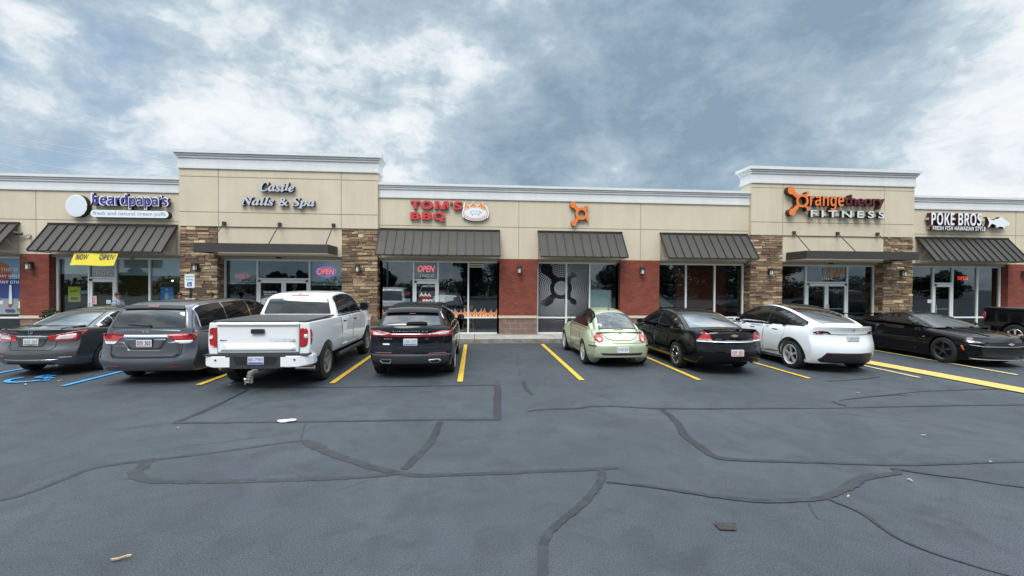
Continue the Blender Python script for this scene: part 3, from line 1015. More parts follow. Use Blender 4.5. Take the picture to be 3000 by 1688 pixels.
sconce(12.00, YT + .02, 'black lantern on the stone pier left of the fitness studio doors')
sconce(17.85, YT + .02, 'black lantern on the stone pier right of the fitness studio doors')
sconce(23.72, YF, 'black lantern on the brick pier behind the black pickup')
# twin floodlight camera on the stucco by the first awnings
t = thing('floodlight_camera', 'small twin-head security light on the stucco between the two leftmost awnings', 'security light', (-16.05, YF, 3.72))
bm = bmesh.new()
rod(bm, (-16.02, YF - .003, 3.78), (-16.02, YF - .06, 3.78), .07, 14)
put('mount', bm, 'header', t)
bm = bmesh.new()
rod(bm, (-16.02, YF - .05, 3.78), (-16.22, YF - .14, 3.84), .016, 8)
rod(bm, (-16.02, YF - .05, 3.78), (-15.96, YF - .14, 3.70), .016, 8)
rod(bm, (-15.96, YF - .10, 3.70), (-15.95, YF - .20, 3.66), .045, 10)
put('arm', bm, 'header', t)
bm = bmesh.new()
rod(bm, (-16.16, YF - .11, 3.83), (-16.36, YF - .20, 3.86), .055, 12, r1=.065)
put('lamp_head', bm, 'brown_metal', t)
for x, lab in ((-12.68, 'tiny dome camera under the awning right of the yellow banner'), (-0.90, 'tiny white dome camera under the awning of the barbecue shop')):
    bm = bmesh.new()
    rod(bm, (x, YG - .16, 3.033), (x, YG - .16, 2.985), .05, 12)
    bmesh.ops.create_uvsphere(bm, u_segments=12, v_segments=8, radius=.047, matrix=Matrix.Translation((x, YG - .16, 2.985)))
    solo('security_camera', bm, 'white_plastic' if x > -5 else 'header', lab, 'camera', 'dome cameras')
for x, lab in ((-7.43, 'dark sprinkler-like fitting above the nail salon doors'), (14.9, 'dark sprinkler-like fitting above the fitness studio doors')):
    bm = bmesh.new()
    rod(bm, (x - .09, YG - .22, 3.10), (x + .03, YG - .24, 3.08), .028, 8)
    rod(bm, (x + .03, YG - .26, 3.09), (x + .11, YG - .24, 3.07), .022, 8)
    rod(bm, (x, YG - .201, 3.09), (x, YG - .24, 3.09), .02, 8)
    solo('door_sensor', bm, 'black_metal', lab, 'sensor', 'sensors over the double doors')
# ------------------------------------------------------------------ signs
mat('sign_orange', (0.80, 0.205, 0.045), 0.4)
mat('sign_orange_side', (0.055, 0.018, 0.012), 0.5)
mat('sign_red', (0.60, 0.050, 0.052), 0.4)
mat('sign_red_side', (0.10, 0.012, 0.014), 0.5)
mat('sign_maroon', (0.105, 0.014, 0.020), 0.35)
mat('sign_maroon_side', (0.07, 0.012, 0.016), 0.5)
mat('sign_silver', (0.56, 0.58, 0.64), 0.35, metal=0.2)
mat('sign_purple', (0.055, 0.035, 0.24), 0.4)
mat('sign_grey_text', (0.33, 0.46, 0.55), 0.5)
mat('sign_black', (0.014, 0.011, 0.012), 0.5)
mat('sign_pale_green', (0.62, 0.68, 0.69), 0.4)
mat('sign_white', (0.80, 0.82, 0.86), 0.35)
mat('pig_line', (0.30, 0.36, 0.42), 0.6)
mat('flame_orange', (0.72, 0.22, 0.03), 0.5)
mat('flame_yellow', (0.80, 0.52, 0.16), 0.5)

def BT(s, lo):
    """bold sans letters of the maths alphabet"""
    out = ''
    for ch in s:
        if 'A' <= ch <= 'Z':
            out += chr(0x1D5D4 + ord(ch) - 65)
        elif 'a' <= ch <= 'z':
            out += chr(0x1D5EE + ord(ch) - 97)
        elif '0' <= ch <= '9':
            out += chr(0x1D7EC + ord(ch) - 48)
        else:
            out += ch
    return out
def BI(s):
    out = ''
    for ch in s:
        if 'A' <= ch <= 'Z':
            out += chr(0x1D468 + ord(ch) - 65)
        elif 'a' <= ch <= 'z':
            out += chr(0x1D482 + ord(ch) - 97)
        else:
            out += ch
    return out

def letter(parent, name, body, x0, x1, z0, z1, yf, depth, mf, ms, bold=0.0, yref=None, spacing=1.0, shear=0.0):
    yref = yref or YF
    a, c = fr(x0, z0, yf, yref)
    b, d = fr(x1, z1, yf, yref)
    me = text_mesh(body, a, b, c, d, yf, depth, bold, spacing=spacing, shear=shear)
    return put(name, me, [mf, ms], parent)

def tapered_arm(bm, x0, z0, w0, x1, z1, w1, y0, y1, ms):
    dxx, dzz = x1 - x0, z1 - z0
    l = math.hypot(dxx, dzz)
    nx, nz = -dzz / l, dxx / l
    prism(bm, [(x0 + nx * w0, z0 + nz * w0), (x1 + nx * w1, z1 + nz * w1), (x1 - nx * w1, z1 - nz * w1), (x0 - nx * w0, z0 - nz * w0)], y0, y1, 0, ms)

def splat(parent, cx, cz, s, yf, depth, mf, ms, ri=0.14, ro=0.25, blobs=None, name='splat_emblem'):
    """ring with four drop-shaped arms"""
    blobs = blobs or [(-.345, .345, .115, .13), (-.30, -.375, .105, .12), (.215, .255, .065, .07), (.245, -.215, .06, .07)]
    bm = bmesh.new()
    annulus(bm, cx, cz, ri * s, ro * s, yf, yf + depth, 44, 0, 1)
    for i, (bx, bz, rx, rz_) in enumerate(blobs):
        prism(bm, ring(cx + bx * s, cz + bz * s, rx * s, 26, rz_ * s), yf + .002 + .001 * i, yf + depth - .002, 0, 1)
        l = math.hypot(bx, bz)
        k = ro * 0.86 / l
        tapered_arm(bm, cx + bx * k * s, cz + bz * k * s, .075 * s if rx > .09 else .05 * s, cx + bx * s * .92, cz + bz * s * .92, rx * s * .62, yf + .007 + .001 * i, yf + depth - .004, 1)
    return put(name, bm, [mf, ms], parent)

# -- cream puff shop (the bearded mascot itself is left out, its plain cabinet stays)
y = YF - 0.20
t = thing('shop_sign', 'white light-box sign with purple lower-case lettering above a grey line about cream puffs', 'sign', (-12.6, YF, 4.6))
gx, gz = fr(-14.46, 4.90, y)
egg = []
for i in range(56):
    a = 2 * math.pi * i / 56
    r = 1 + (0.018 * math.sin(a * 14) if math.sin(a) < .2 else 0.0)
    egg.append((gx + 0.36 * r * math.cos(a), gz + 0.40 * r * math.sin(a)))
bm = bmesh.new()
prism(bm, egg, y, YF - .004, 0, 1)
put('blank_cabinet', bm, ['white_face', 'sign_black'], t)
bm = bmesh.new()
prism(bm, [(gx + (px - gx) * .90, gz + (pz - gz) * .90) for px, pz in egg], y - .004, y - .0005, 0, 0)
put('cabinet_face', bm, mat('sign_soft_white', (0.70, 0.75, 0.80), 0.4), t)
letter(t, 'word_backing', BT('beardpapa’s', 0), -13.97, -11.30, 4.80, 5.38, y, .13, 'sign_white', 'sign_black', 0.042)
letter(t, 'word', BT('beardpapa’s', 0), -13.92, -11.35, 4.845, 5.335, y - .012, .010, 'sign_purple', 'sign_purple', 0.0)
px0, pz0 = fr(-13.98, 4.50, y)
px1, pz1 = fr(-11.30, 4.76, y)
rr = (pz1 - pz0) / 2
pill = [(px0 + rr + rr * math.cos(rad(a)), pz0 + rr + rr * math.sin(rad(a))) for a in range(90, 271, 15)] + [(px1 - rr + rr * math.cos(rad(a)), pz0 + rr + rr * math.sin(rad(a))) for a in range(-90, 91, 15)]
bm = bmesh.new()
prism(bm, pill, y, YF - .004, 0, 1)
put('slogan_box', bm, ['white_face', 'sign_black'], t)
letter(t, 'slogan', 'fresh and natural cream puffs', -13.90, -11.40, 4.545, 4.715, y - .006, .005, 'sign_grey_text', 'sign_grey_text', 0.012)

# -- nail salon
t = thing('shop_sign', 'silver italic serif lettering of the nail salon on the taller tan tower', 'sign', (-7.35, YT, 5.0))
y = YT - 0.14
letter(t, 'word', BI('Castle'), -8.02, -6.76, 5.535, 5.89, y, .13, 'sign_silver', 'sign_black', 0.018, YT)
letter(t, 'word', BI('Nails & Spa'), -8.68, -6.02, 4.93, 5.33, y, .13, 'sign_silver', 'sign_black', 0.016, YT)

# -- barbecue shop
t = thing('shop_sign', 'red block lettering of the barbecue shop in two lines', 'sign', (-1.5, YF, 4.55))
y = YF - 0.13
letter(t, 'word', BT('TOM’S', 0), -2.51, -0.52, 5.02, 5.35, y, .12, 'sign_red', 'sign_red_side', 0.022)
letter(t, 'word', BT('BBQ', 0), -2.51, -1.16, 4.55, 4.905, y, .12, 'sign_red', 'sign_red_side', 0.022)
t = thing('pig_plaque', 'oval plaque with orange flames and a pale pig outline beside the red lettering', 'sign', (0.0, YF, 4.6))
y = YF - 0.12
def flames(cx, z0, w, h, n, seed):
    rnd = random.Random(seed)
    out = []
    for i in range(n):
        u = cx - w / 2 + w * (i + .5) / n
        hh = h * rnd.uniform(.65, 1.0)
        ww = w / n * 1.15
        k = rnd.choice((-1, 1)) * ww * .25
        out.append([(u - ww / 2, z0), (u - ww * .5 + k * .3, z0 + hh * .35), (u - ww * .22 + k, z0 + hh * .6), (u + k * 1.6, z0 + hh), (u + ww * .12 + k, z0 + hh * .62), (u + ww * .42 + k * .3, z0 + hh * .38), (u + ww / 2, z0)])
    return out
def oval(cx, cz, rx, rz_, ear):
    P = []
    for i in range(48):
        a = 2 * math.pi * i / 48
        P.append((cx + rx * math.copysign(abs(math.cos(a)) ** .75, math.cos(a)), cz + rz_ * math.copysign(abs(math.sin(a)) ** 1.05, math.sin(a)) + (ear if abs(math.cos(a)) > .86 else 0) * math.sin(a)))
    return P
cz0 = 4.88
bm = bmesh.new()
prism(bm, oval(0, cz0, .52, .29, .10), y, YF - .004, 0, 1)
for k, fl in enumerate(flames(0, cz0 + .14, .86, .36, 5, 3)):
    c = sum(p[0] for p in fl) / len(fl)
    prism(bm, [(c + (p[0] - c) * 1.35, p[1] + (.035 if p[1] > cz0 + .2 else 0)) for p in fl], y + .003 + .001 * k, YF - .006, 0, 1)
put('plaque_board', bm, ['sign_white', 'sign_red_side'], t)
bm = bmesh.new()
for k, fl in enumerate(flames(0, cz0 + .16, .80, .33, 5, 3)):
    prism(bm, fl, y - .004 - .0005 * k, y - .001, 0)
    c = sum(p[0] for p in fl) / len(fl)
    prism(bm, [(c + (p[0] - c) * .45, cz0 + .16 + (p[1] - cz0 - .16) * .6) for p in fl], y - .0085 - .0003 * k, y - .0065, 1)
put('flame_motif', bm, ['flame_orange', 'flame_yellow'], t)
bm = bmesh.new()
for sc_, m_, yy in ((.90, 1, .004), (.84, 0, .006), (.76, 1, .008), (.70, 0, .010)):
    prism(bm, oval(0, cz0, .52 * sc_, .29 * sc_, .10 * sc_), y - yy, y - yy + .0015, m_)
prism(bm, oval(0, cz0 + .0, .42, .165, .0), y - .0125, y - .011, 0)
put('border_lines', bm, ['sign_white', 'flame_orange'], t)
bm = bmesh.new()
pig = [(-.22, .02), (-.20, .07), (-.14, .09), (-.05, .085), (.05, .09), (.12, .085), (.16, .11), (.17, .08), (.23, .05), (.26, .01), (.22, -.015), (.17, -.03), (.15, -.06), (.15, -.11), (.11, -.11), (.10, -.06), (.0, -.055), (-.09, -.06), (-.10, -.11), (-.14, -.11), (-.15, -.06), (-.20, -.03)]
prism(bm, [(px * .95, cz0 + .01 + pz * .95) for px, pz in pig], y - .0155, y - .013, 0)
prism(bm, [(px * .82 - .003, cz0 + .012 + pz * .76) for px, pz in pig], y - .018, y - .016, 1)
put('pig_outline', bm, ['pig_line', 'sign_soft_white'], t)

# -- fitness studio
t = thing('splat_emblem', 'lone orange ring emblem with four splash arms on the long tan wall', 'sign', (4.21, YF, 4.5))
ex, ez = fr(4.21, 4.965, YF - .15)
splat(t, ex, ez, 1.0, YF - .15, .145, 'sign_orange', 'sign_orange_side')
t = thing('shop_sign', 'orange and maroon lettering with a splash-armed ring for its first letter, on the fitness tower', 'sign', (15.0, YT, 5.0))
y = YT - 0.24
ex, ez = fr(13.41, 5.64, y, YT)
splat(t, ex, ez, 1.04, y, .235, 'sign_orange', 'sign_orange_side', .165, .255, [(-.47, .40, .14, .16), (-.41, -.45, .14, .135), (.22, .315, .06, .06), (.24, -.315, .06, .07)], 'ring_letter')
letter(t, 'word', BT('range', 0), 13.74, 15.24, 5.28, 5.86, y, .235, 'sign_orange', 'sign_orange_side', -0.005, YT)
letter(t, 'word', 'theory', 15.27, 17.07, 5.36, 5.94, y, .235, 'sign_maroon', 'sign_maroon_side', 0.012, YT)
a, c = fr(13.74, 5.02, YT - .10, YT)
b, d = fr(17.07, 5.11, YT - .10, YT)
bm = bmesh.new()
box(bm, a, b, YT - .09, YT - .02, c + .02, d + .06)
put('raceway', bm, 'stucco', t)
letter(t, 'word', 'FITNESS', 13.78, 17.07, 4.985, 5.275, y, .14, 'sign_pale_green', 'sign_black', 0.02, YT, 1.5)

# -- poke shop
t = thing('shop_sign', 'white condensed lettering of the fish shop with a smaller white line below', 'sign', (20.6, YF, 4.6))
y = YF - 0.26
letter(t, 'word', BT('POKE BROS.', 0), 19.38, 21.82, 4.77, 5.31, y, .20, 'sign_white', 'sign_maroon_side', 0.0)
letter(t, 'slogan', BT('FRESH FISH HAWAIIAN STYLE', 0), 19.45, 21.92, 4.56, 4.73, y, .14, 'sign_white', 'sign_maroon_side', 0.0)
bm = bmesh.new()
a, c = fr(19.2, 4.60, YF - .12)
b, d = fr(21.9, 4.68, YF - .12)
box(bm, a + .1, b, YF - .155, YF - .02, c, d)
box(bm, a - .02, b - .05, YF - .155, YF - .02, c + .38, d + .40)
put('raceway', bm, 'stucco', t)
t = thing('fish_sign', 'white fish-shaped sign at the end of the white condensed lettering', 'sign', (22.5, YF, 4.65))
fish = [(0, .30), (.17, .17), (.30, .16), (.38, .22), (.44, .21), (.52, .24), (.56, .30), (.62, .31), (.74, .24), (.98, .07), (1.02, .02), (.95, -.03), (.80, -.07), (.78, -.14), (.74, -.17), (.70, -.10), (.56, -.09), (.46, -.13), (.38, -.12), (.42, -.06), (.36, -.02), (.22, .03), (.15, -.06), (.04, -.16), (.10, .02), (.10, .10)]
bm = bmesh.new()
fx, fz = fr(21.98, 4.85, YF - .24)
prism(bm, [(fx + p * 1.08, fz + q * 1.05) for p, q in fish], YF - .24, YF - .08, 0, 1)
box(bm, fx + .3, fx + .7, YF - .079, YF - .003, fz - .03, fz + .1, 1)
put('fish_body', bm, ['sign_white', 'sign_maroon_side'], t)

# ------------------------------------------------------------------ things in and on the shop windows
def flat(bm, x0, x1, z0, z1, y, th=.004, mi=0):
    box(bm, x0, x1, y, y + th, z0, z1, mi)
YI = YG + 0.02       # just inside the glass
YO = YG - 0.012      # on the outer face of the glass
def on_glass(yy, yref=YG):
    return lambda x, z: fr(x, z, yy, yref)

# banner hung under the awning
t = thing('opening_banner', 'yellow vinyl banner announcing the opening, hung under the awning front', 'banner', (-13.2, 16.62, 2.7))
bm = bmesh.new()
n = 16
V = []
for i in range(n + 1):
    for j in range(5):
        u, w_ = i / n, j / 4
        x = -13.88 + 1.44 * u - .055 * (1 - w_) - .02 * u * (1 - w_)
        z = 2.70 + .435 * w_ + .012 * math.sin(u * 6.3) * (1 - w_)
        V.append(bm.verts.new((x, 16.62 + .10 * (1 - w_) * -1 + .012 * math.sin(u * 11 + w_), z)))
for i in range(n):
    for j in range(4):
        bm.faces.new((V[i * 5 + j], V[(i + 1) * 5 + j], V[(i + 1) * 5 + j + 1], V[i * 5 + j + 1]))
r = bmesh.ops.extrude_face_region(bm, geom=bm.faces[:])
for v in r['geom']:
    if isinstance(v, bmesh.types.BMVert):
        v.co.y += .006
put('vinyl', bm, mat('banner_yellow', (0.74, 0.60, 0.035), 0.5), t)
mat('ink_dark', (0.05, 0.05, 0.10), 0.6)
for s_, a, b in (('NOW', -13.80, -13.40), ('OPEN!', -13.04, -12.52)):
    for m_, e, yy in (('ink_dark', 0, .004),):
        me = text_mesh(BT(s_, 0), a - e, b + e, 2.905 - e, 3.095 + e, 16.52 - yy + .012, .002, -.01 if not e else .03)
        for v in me.vertices:
            v.co.y += .085 * (v.co.z - 2.70) / .435 - .012
            v.co.x += .055 * (v.co.z - 2.9) / .435
        put('printed_word', me, [m_, m_], t)

mat('shade_white', (0.80, 0.86, 0.88), 0.9)
mat('shade_green', (0.34, 0.39, 0.36), 0.9)
for a, b, z, lab in ((-15.30, -14.30, 2.42, 'pale roller shade in the window left of the cream puff shop door'), (-13.28, -12.19, 2.38, 'pale roller shade behind the glass right of the cream puff shop door'), (-12.11, -10.95, 2.37, 'pale roller shade next to the stone pier, in the window with the blue poster')):
    t = thing('roller_shade', lab, 'shade', ((a + b) / 2, YI + .06, z), 'roller shades')
    bm = bmesh.new()
    flat(bm, a, b, z + .03, 2.965, YI + .06)
    put('fabric', bm, 'shade_white', t)
    bm = bmesh.new()
    box(bm, a, b, YI + .05, YI + .075, z, z + .029)
    put('hem_bar', bm, 'white_plastic', t)
for a, b, z, lab in ((-9.41, -8.33, 2.08, 'grey-green roller shade in the nail salon window by the stone pier with the parking sign'), (-6.31, -5.14, 2.05, 'grey-green roller shade behind the red and blue open sign')):
    t = thing('roller_shade', lab, 'shade', ((a + b) / 2, YI + .06, z), 'roller shades')
    bm = bmesh.new()
    flat(bm, a, b, z + .04, 2.965, YI + .06)
    put('fabric', bm, 'shade_green', t)
    bm = bmesh.new()
    box(bm, a, b, YI + .05, YI + .08, z, z + .039)
    put('hem_bar', bm, 'white_plastic', t)

def poster(name, x0, x1, z0, z1, m, label, cat, y=None, details=(), group=None):
    y = YI + .004 if y is None else y
    t = thing(name, label, cat, ((x0 + x1) / 2, y, z0), group)
    bm = bmesh.new()
    flat(bm, x0, x1, z0, z1, y)
    put('sheet', bm, m, t)
    for k, d in enumerate(details):
        if d[0] == 'text':
            _, s_, a, b, c, e, mm, bold = d
            put('printed_word', text_mesh(s_, a, b, c, e, y - .003 - .001 * k, .002, bold), [mm, mm], t)
        else:
            _, poly, mm = d
            bm = bmesh.new()
            prism(bm, poly, y - .002 - .001 * k, y - .0012 - .001 * k)
            put('printed_shape', bm, mm, t)
    return t
def rect(a, b, c, d):
    return [(a, c), (b, c), (b, d), (a, d)]
mat('print_yellow', (0.78, 0.74, 0.08), 0.5)
mat('print_blue', (0.08, 0.36, 0.80), 0.5)
mat('print_sky', (0.22, 0.42, 0.62), 0.6)
mat('print_orange', (0.52, 0.16, 0.06), 0.6)
mat('print_crimson', (0.42, 0.05, 0.08), 0.6)
mat('print_navy', (0.03, 0.065, 0.22), 0.6)
mat('print_pink', (0.72, 0.46, 0.46), 0.6)
mat('print_rose', (0.62, 0.06, 0.18), 0.6)
mat('print_pale', (0.66, 0.72, 0.76), 0.6)
mat('print_teal', (0.22, 0.48, 0.44), 0.6)
mat('print_olive', (0.20, 0.19, 0.05), 0.6)
mat('print_red', (0.42, 0.03, 0.04), 0.6)
mat('print_grey', (0.30, 0.33, 0.35), 0.6)
P = lambda s: BT(s, 0)
# skyline poster far left
sx0, sx1, sz0, sz1 = -18.9, -16.42, 0.93, 2.93
rows = []
rr_ = random.Random(5)
det = [('shape', rect(sx0, sx1, 2.15, 2.92), 'print_sky'), ('shape', rect(sx0, sx1, 1.50, 2.22), 'print_navy')]
det += [('shape', [(sx0, 2.92), (-17.45, 2.92), (-17.05, 2.75), (-16.88, 2.55), (-16.9, 2.35), (-17.1, 2.2), (sx0, 2.2)], 'print_orange'), ('shape', [(sx0, 2.45), (-17.3, 2.42), (-16.95, 2.45), (-16.98, 2.26), (-17.2, 2.14), (sx0, 2.1)], 'print_crimson')]
for i in range(26):
    u = rr_.uniform(sx0, sx1 - .12)
    v_ = rr_.uniform(1.05, 1.5)
    w_, h_ = rr_.uniform(.06, .18), rr_.uniform(.05, .16)
    det.append(('shape', rect(u, min(sx1, u + w_), v_, v_ + h_), rr_.choice(('print_grey', 'print_pale', 'print_olive', 'sign_white', 'print_crimson', 'print_navy'))))
det += [('shape', [(-16.985, 1.3), (-16.865, 1.3), (-16.885, 2.0), (-16.96, 2.0)], 'print_pale')]
det += [('text', P('THIS IS A'), -17.24, -16.50, 2.51, 2.62, 'print_pale', 0), ('text', P('DAY UNLIKE'), -17.33, -16.43, 2.275, 2.385, 'sign_white', 0), ('text', P('ANY OTHER'), -17.31, -16.43, 2.05, 2.16, 'sign_white', 0), ('shape', rect(-17.10, -16.80, 1.02, 1.11), 'print_navy')]
poster('skyline_poster', sx0, sx1, sz0, sz1, 'print_grey', 'tall window poster of a city skyline under an orange and blue sky', 'poster', YO - .002, det)
poster('menu_poster', -15.03, -14.60, 1.38, 1.95, 'print_yellow', 'yellow poster in the window left of the cream puff shop door', 'poster', None, [('shape', rect(-14.94, -14.69, 1.80, 1.815), 'print_olive'), ('shape', rect(-14.94, -14.69, 1.76, 1.775), 'print_olive'), ('shape', rect(-14.93, -14.70, 1.47, 1.56), 'print_olive')])
poster('open_card', -14.585, -14.36, 1.68, 1.81, 'print_sky', 'small blue card saying open beside the yellow poster', 'sign', None, [('text', P('OPEN'), -14.565, -14.38, 1.705, 1.785, 'sign_white', 0)])
poster('door_flyer', -14.19, -13.99, 1.30, 1.61, 'print_pink', 'pink flyer on the cream puff shop door', 'flyer', YO - .03, [('shape', rect(-14.18, -14.11, 1.33, 1.56), 'print_rose'), ('shape', rect(-14.08, -14.05, 1.34, 1.55), 'print_grey')])
poster('door_notice', -13.66, -13.50, 1.32, 1.46, 'print_pale', 'small white notice low on the cream puff shop door', 'notice', YO - .03, [('shape', rect(-13.64, -13.52, 1.36, 1.375), 'print_sky')])
poster('dessert_poster', -11.80, -11.36, 1.40, 1.94, 'print_blue', 'blue poster of a cream dessert in the cream puff shop window', 'poster', None, [('shape', ring(-11.58, 1.86, .05, 18, .05), 'print_pale'), ('shape', [(-11.66, 1.66), (-11.64, 1.48), (-11.54, 1.48), (-11.52, 1.66), (-11.55, 1.72), (-11.59, 1.77), (-11.63, 1.72)], 'print_pale'), ('shape', rect(-11.73, -11.40, 1.42, 1.47), 'print_sky')])
def numbers(s_, x0, x1, z0, z1, label):
    me = text_mesh(P(s_), x0, x1, z0, z1, YO, .003, 0)
    o = put('door_number', me, ['white_plastic', 'white_plastic'])
    c = Vector(((x0 + x1) / 2, YO, z0))
    me.transform(Matrix.Translation(-c))
    o.location = c
    tag(o, label, 'number')
numbers('1143-F1', -14.06, -13.50, 2.40, 2.51, 'white door number ending in F1 above the cream puff shop door')
numbers('1143-D', -2.20, -1.62, 2.395, 2.505, 'white door number ending in D above the barbecue shop door')
numbers('1143-C', 14.64, 15.20, 2.40, 2.53, 'white door number ending in C above the fitness studio doors')
# pendant lamp glowing inside
t = thing('pendant_lamp', 'small glowing pendant lamp inside the window with the blue poster', 'lamp', (-11.9, 18.6, 2.1))
bm = bmesh.new()
bmesh.ops.create_uvsphere(bm, u_segments=14, v_segments=10, radius=.035, matrix=Matrix.Translation((-11.93, 18.6, 2.19)))
put('bulb', bm, mat('bulb_glow', (1, .8, .6), .5, emit=(1.0, .72, .45), es=4.0), t)
bm = bmesh.new()
rod(bm, (-11.93, 18.6, 2.23), (-11.93, 18.6, 3.34), .008, 6)
rod(bm, (-11.93, 18.6, 2.222), (-11.93, 18.6, 2.29), .03, 10, r1=.02)
put('cord', bm, 'black_metal', t)

# neon signs
mat('neon_red', (1, .2, .2), .4, emit=(1.0, 0.10, 0.13), es=1.15)
mat('neon_blue', (.2, .3, 1), .4, emit=(0.10, 0.16, 0.95), es=0.9)
mat('neon_hot', (1, .1, .05), .4, emit=(1.0, 0.05, 0.03), es=0.9)
mat('neon_dim', (0.30, 0.10, 0.13), .5, emit=(.55, .07, .10), es=.55)
mat('oval_grey', (.5, .5, .55), .5)
def oval_ring(cx, cz, rx, rz_, w, y):
    bm = bmesh.new()
    n = 44
    R = []
    for i in range(n):
        a = 2 * math.pi * i / n
        R.append((Vector((cx + rx * math.cos(a), y, cz + rz_ * math.sin(a))), Vector((math.cos(a), 0, math.sin(a)))))
    loops = []
    for p, q in R:
        loops.append([bm.verts.new(p + q * w * math.cos(b) + Vector((0, w * math.sin(b), 0))) for b in (0, 1.57, 3.14, 4.71)])
    for i in range(n):
        A, C = loops[i], loops[(i + 1) % n]
        for k in range(4):
            bm.faces.new((A[k], A[(k + 1) % 4], C[(k + 1) % 4], C[k]))
    return bm
t = thing('open_sign', 'lit red open sign ringed by a blue oval in the nail salon window', 'neon sign', (-5.77, YI + .02, 2.38))
put('oval_tube', oval_ring(-5.77, 2.58, .37, .185, .014, YI + .025), 'neon_blue', t)
put('neon_word', text_mesh('OPEN', -6.10, -5.46, 2.47, 2.70, YI + .012, .012, 0.012, shear=.18), ['neon_red', 'neon_red'], t)
t = thing('nails_sign', 'dim dark-red nails sign in an oval, in the salon window by the stone pier', 'neon sign', (-8.87, YI + .02, 2.19))
put('oval_tube', oval_ring(-8.87, 2.37, .33, .175, .016, YI + .025), 'oval_grey', t)
put('neon_word', text_mesh(P('NAILS'), -9.12, -8.64, 2.29, 2.47, YI + .012, .012, 0.0), ['neon_dim', 'neon_dim'], t)
t = thing('open_sign', 'lit red italic open sign above the barbecue shop door', 'neon sign', (-1.93, YI + .02, 2.58))
put('neon_word', text_mesh('OPEN', -2.26, -1.60, 2.60, 2.85, YI + .012, .012, 0.014, shear=.25), ['neon_red', 'neon_red'], t)
t = thing('open_sign', 'small lit red open sign behind the dark glass of the fish shop', 'neon sign', (21.3, YI + .02, 2.45))
put('neon_word', text_mesh(P('OPEN'), 21.06, 21.54, 2.44, 2.60, YI + .012, .012, 0.0), ['neon_hot', 'neon_hot'], t)

# nail salon door lettering
t = thing('door_lettering', 'white opening-hours lettering on the nail salon door', 'lettering', (-7.82, YO - .03, 1.2))
for s_, a, b, c, d in (('864.268.3170', -8.06, -7.57, 1.74, 1.82), ('BUSINESS HOURS', -8.03, -7.59, 1.66, 1.71), ('MON - FRI', -7.95, -7.67, 1.56, 1.60), ('9:30 - 7:00', -8.00, -7.63, 1.49, 1.53), ('SAT 9 - 6', -8.02, -7.65, 1.40, 1.44), ('FRIENDLY', -8.06, -7.6, 1.26, 1.33)):
    put('word', text_mesh(P(s_), a, b, c, d, YO - .03, .002, 0), ['sign_white', 'sign_white'], t)
t = thing('door_lettering', 'white script shop name on the nail salon door nearest the open sign', 'lettering', (-6.85, YO - .03, 1.5))
put('word', text_mesh(BI('Castle'), -7.01, -6.70, 1.75, 1.84, YO - .03, .002, 0), ['sign_white', 'sign_white'], t)
put('word', text_mesh(BI('Nails & Spa'), -7.10, -6.62, 1.60, 1.70, YO - .03, .002, 0), ['sign_white', 'sign_white'], t)
t = thing('walk_ins_decal', 'white walk-ins lettering low on the salon window below the open sign', 'lettering', (-5.75, YO, 1.6))
put('word', text_mesh(P('WALK-INS'), -6.05, -5.50, 1.66, 1.77, YO, .002, 0), ['sign_white', 'sign_white'], t)

# barbecue shop bits
poster('window_notice', -2.89, -2.56, 1.63, 1.82, 'print_red', 'dark red notice in the barbecue shop window left of its door', 'notice', None, [('text', P('WE DELIVER'), -2.80, -2.60, 1.70, 1.745, 'print_pink', 0)])
poster('window_notice', -2.86, -2.55, 1.36, 1.56, 'print_pale', 'pale sheet below the dark red notice in the barbecue shop window', 'notice', None)
poster('hours_sticker', -1.40, -1.18, 1.80, 1.89, 'print_red', 'small red sticker on the glass right of the barbecue shop door', 'sticker', None, [('text', P('OPEN'), -1.36, -1.22, 1.825, 1.865, 'print_pink', 0)])
poster('hours_sticker', -1.39, -1.19, 1.60, 1.79, 'print_teal', 'teal sticker right of the barbecue shop door', 'sticker', None)
poster('hours_sticker', -1.39, -1.21, 1.44, 1.59, 'print_pale', 'white sticker under the teal one right of the barbecue shop door', 'sticker', None)
t = thing('door_decal', 'flame-topped white lettering decal on the barbecue shop door', 'decal', (-1.93, YO - .03, 1.36))
bm = bmesh.new()
for k, fl in enumerate(flames(-1.95, 1.62, .44, .24, 6, 11)):
    prism(bm, fl, YO - .028 - .0005 * k, YO - .026, 0)
    c = sum(p[0] for p in fl) / len(fl)
    prism(bm, [(c + (p[0] - c) * .5, 1.62 + (p[1] - 1.62) * .6) for p in fl], YO - .034 - .0005 * k, YO - .0325, 1)
put('flame_motif', bm, ['sign_white', 'flame_orange'], t)
put('word', text_mesh(P('TOM’S'), -2.15, -1.76, 1.53, 1.65, YO - .040, .002, 0.05, shear=-.15), ['print_red', 'print_red'], t)
put('word', text_mesh(P('BBQ'), -2.06, -1.67, 1.37, 1.52, YO - .040, .002, 0.05), ['sign_white', 'sign_white'], t)
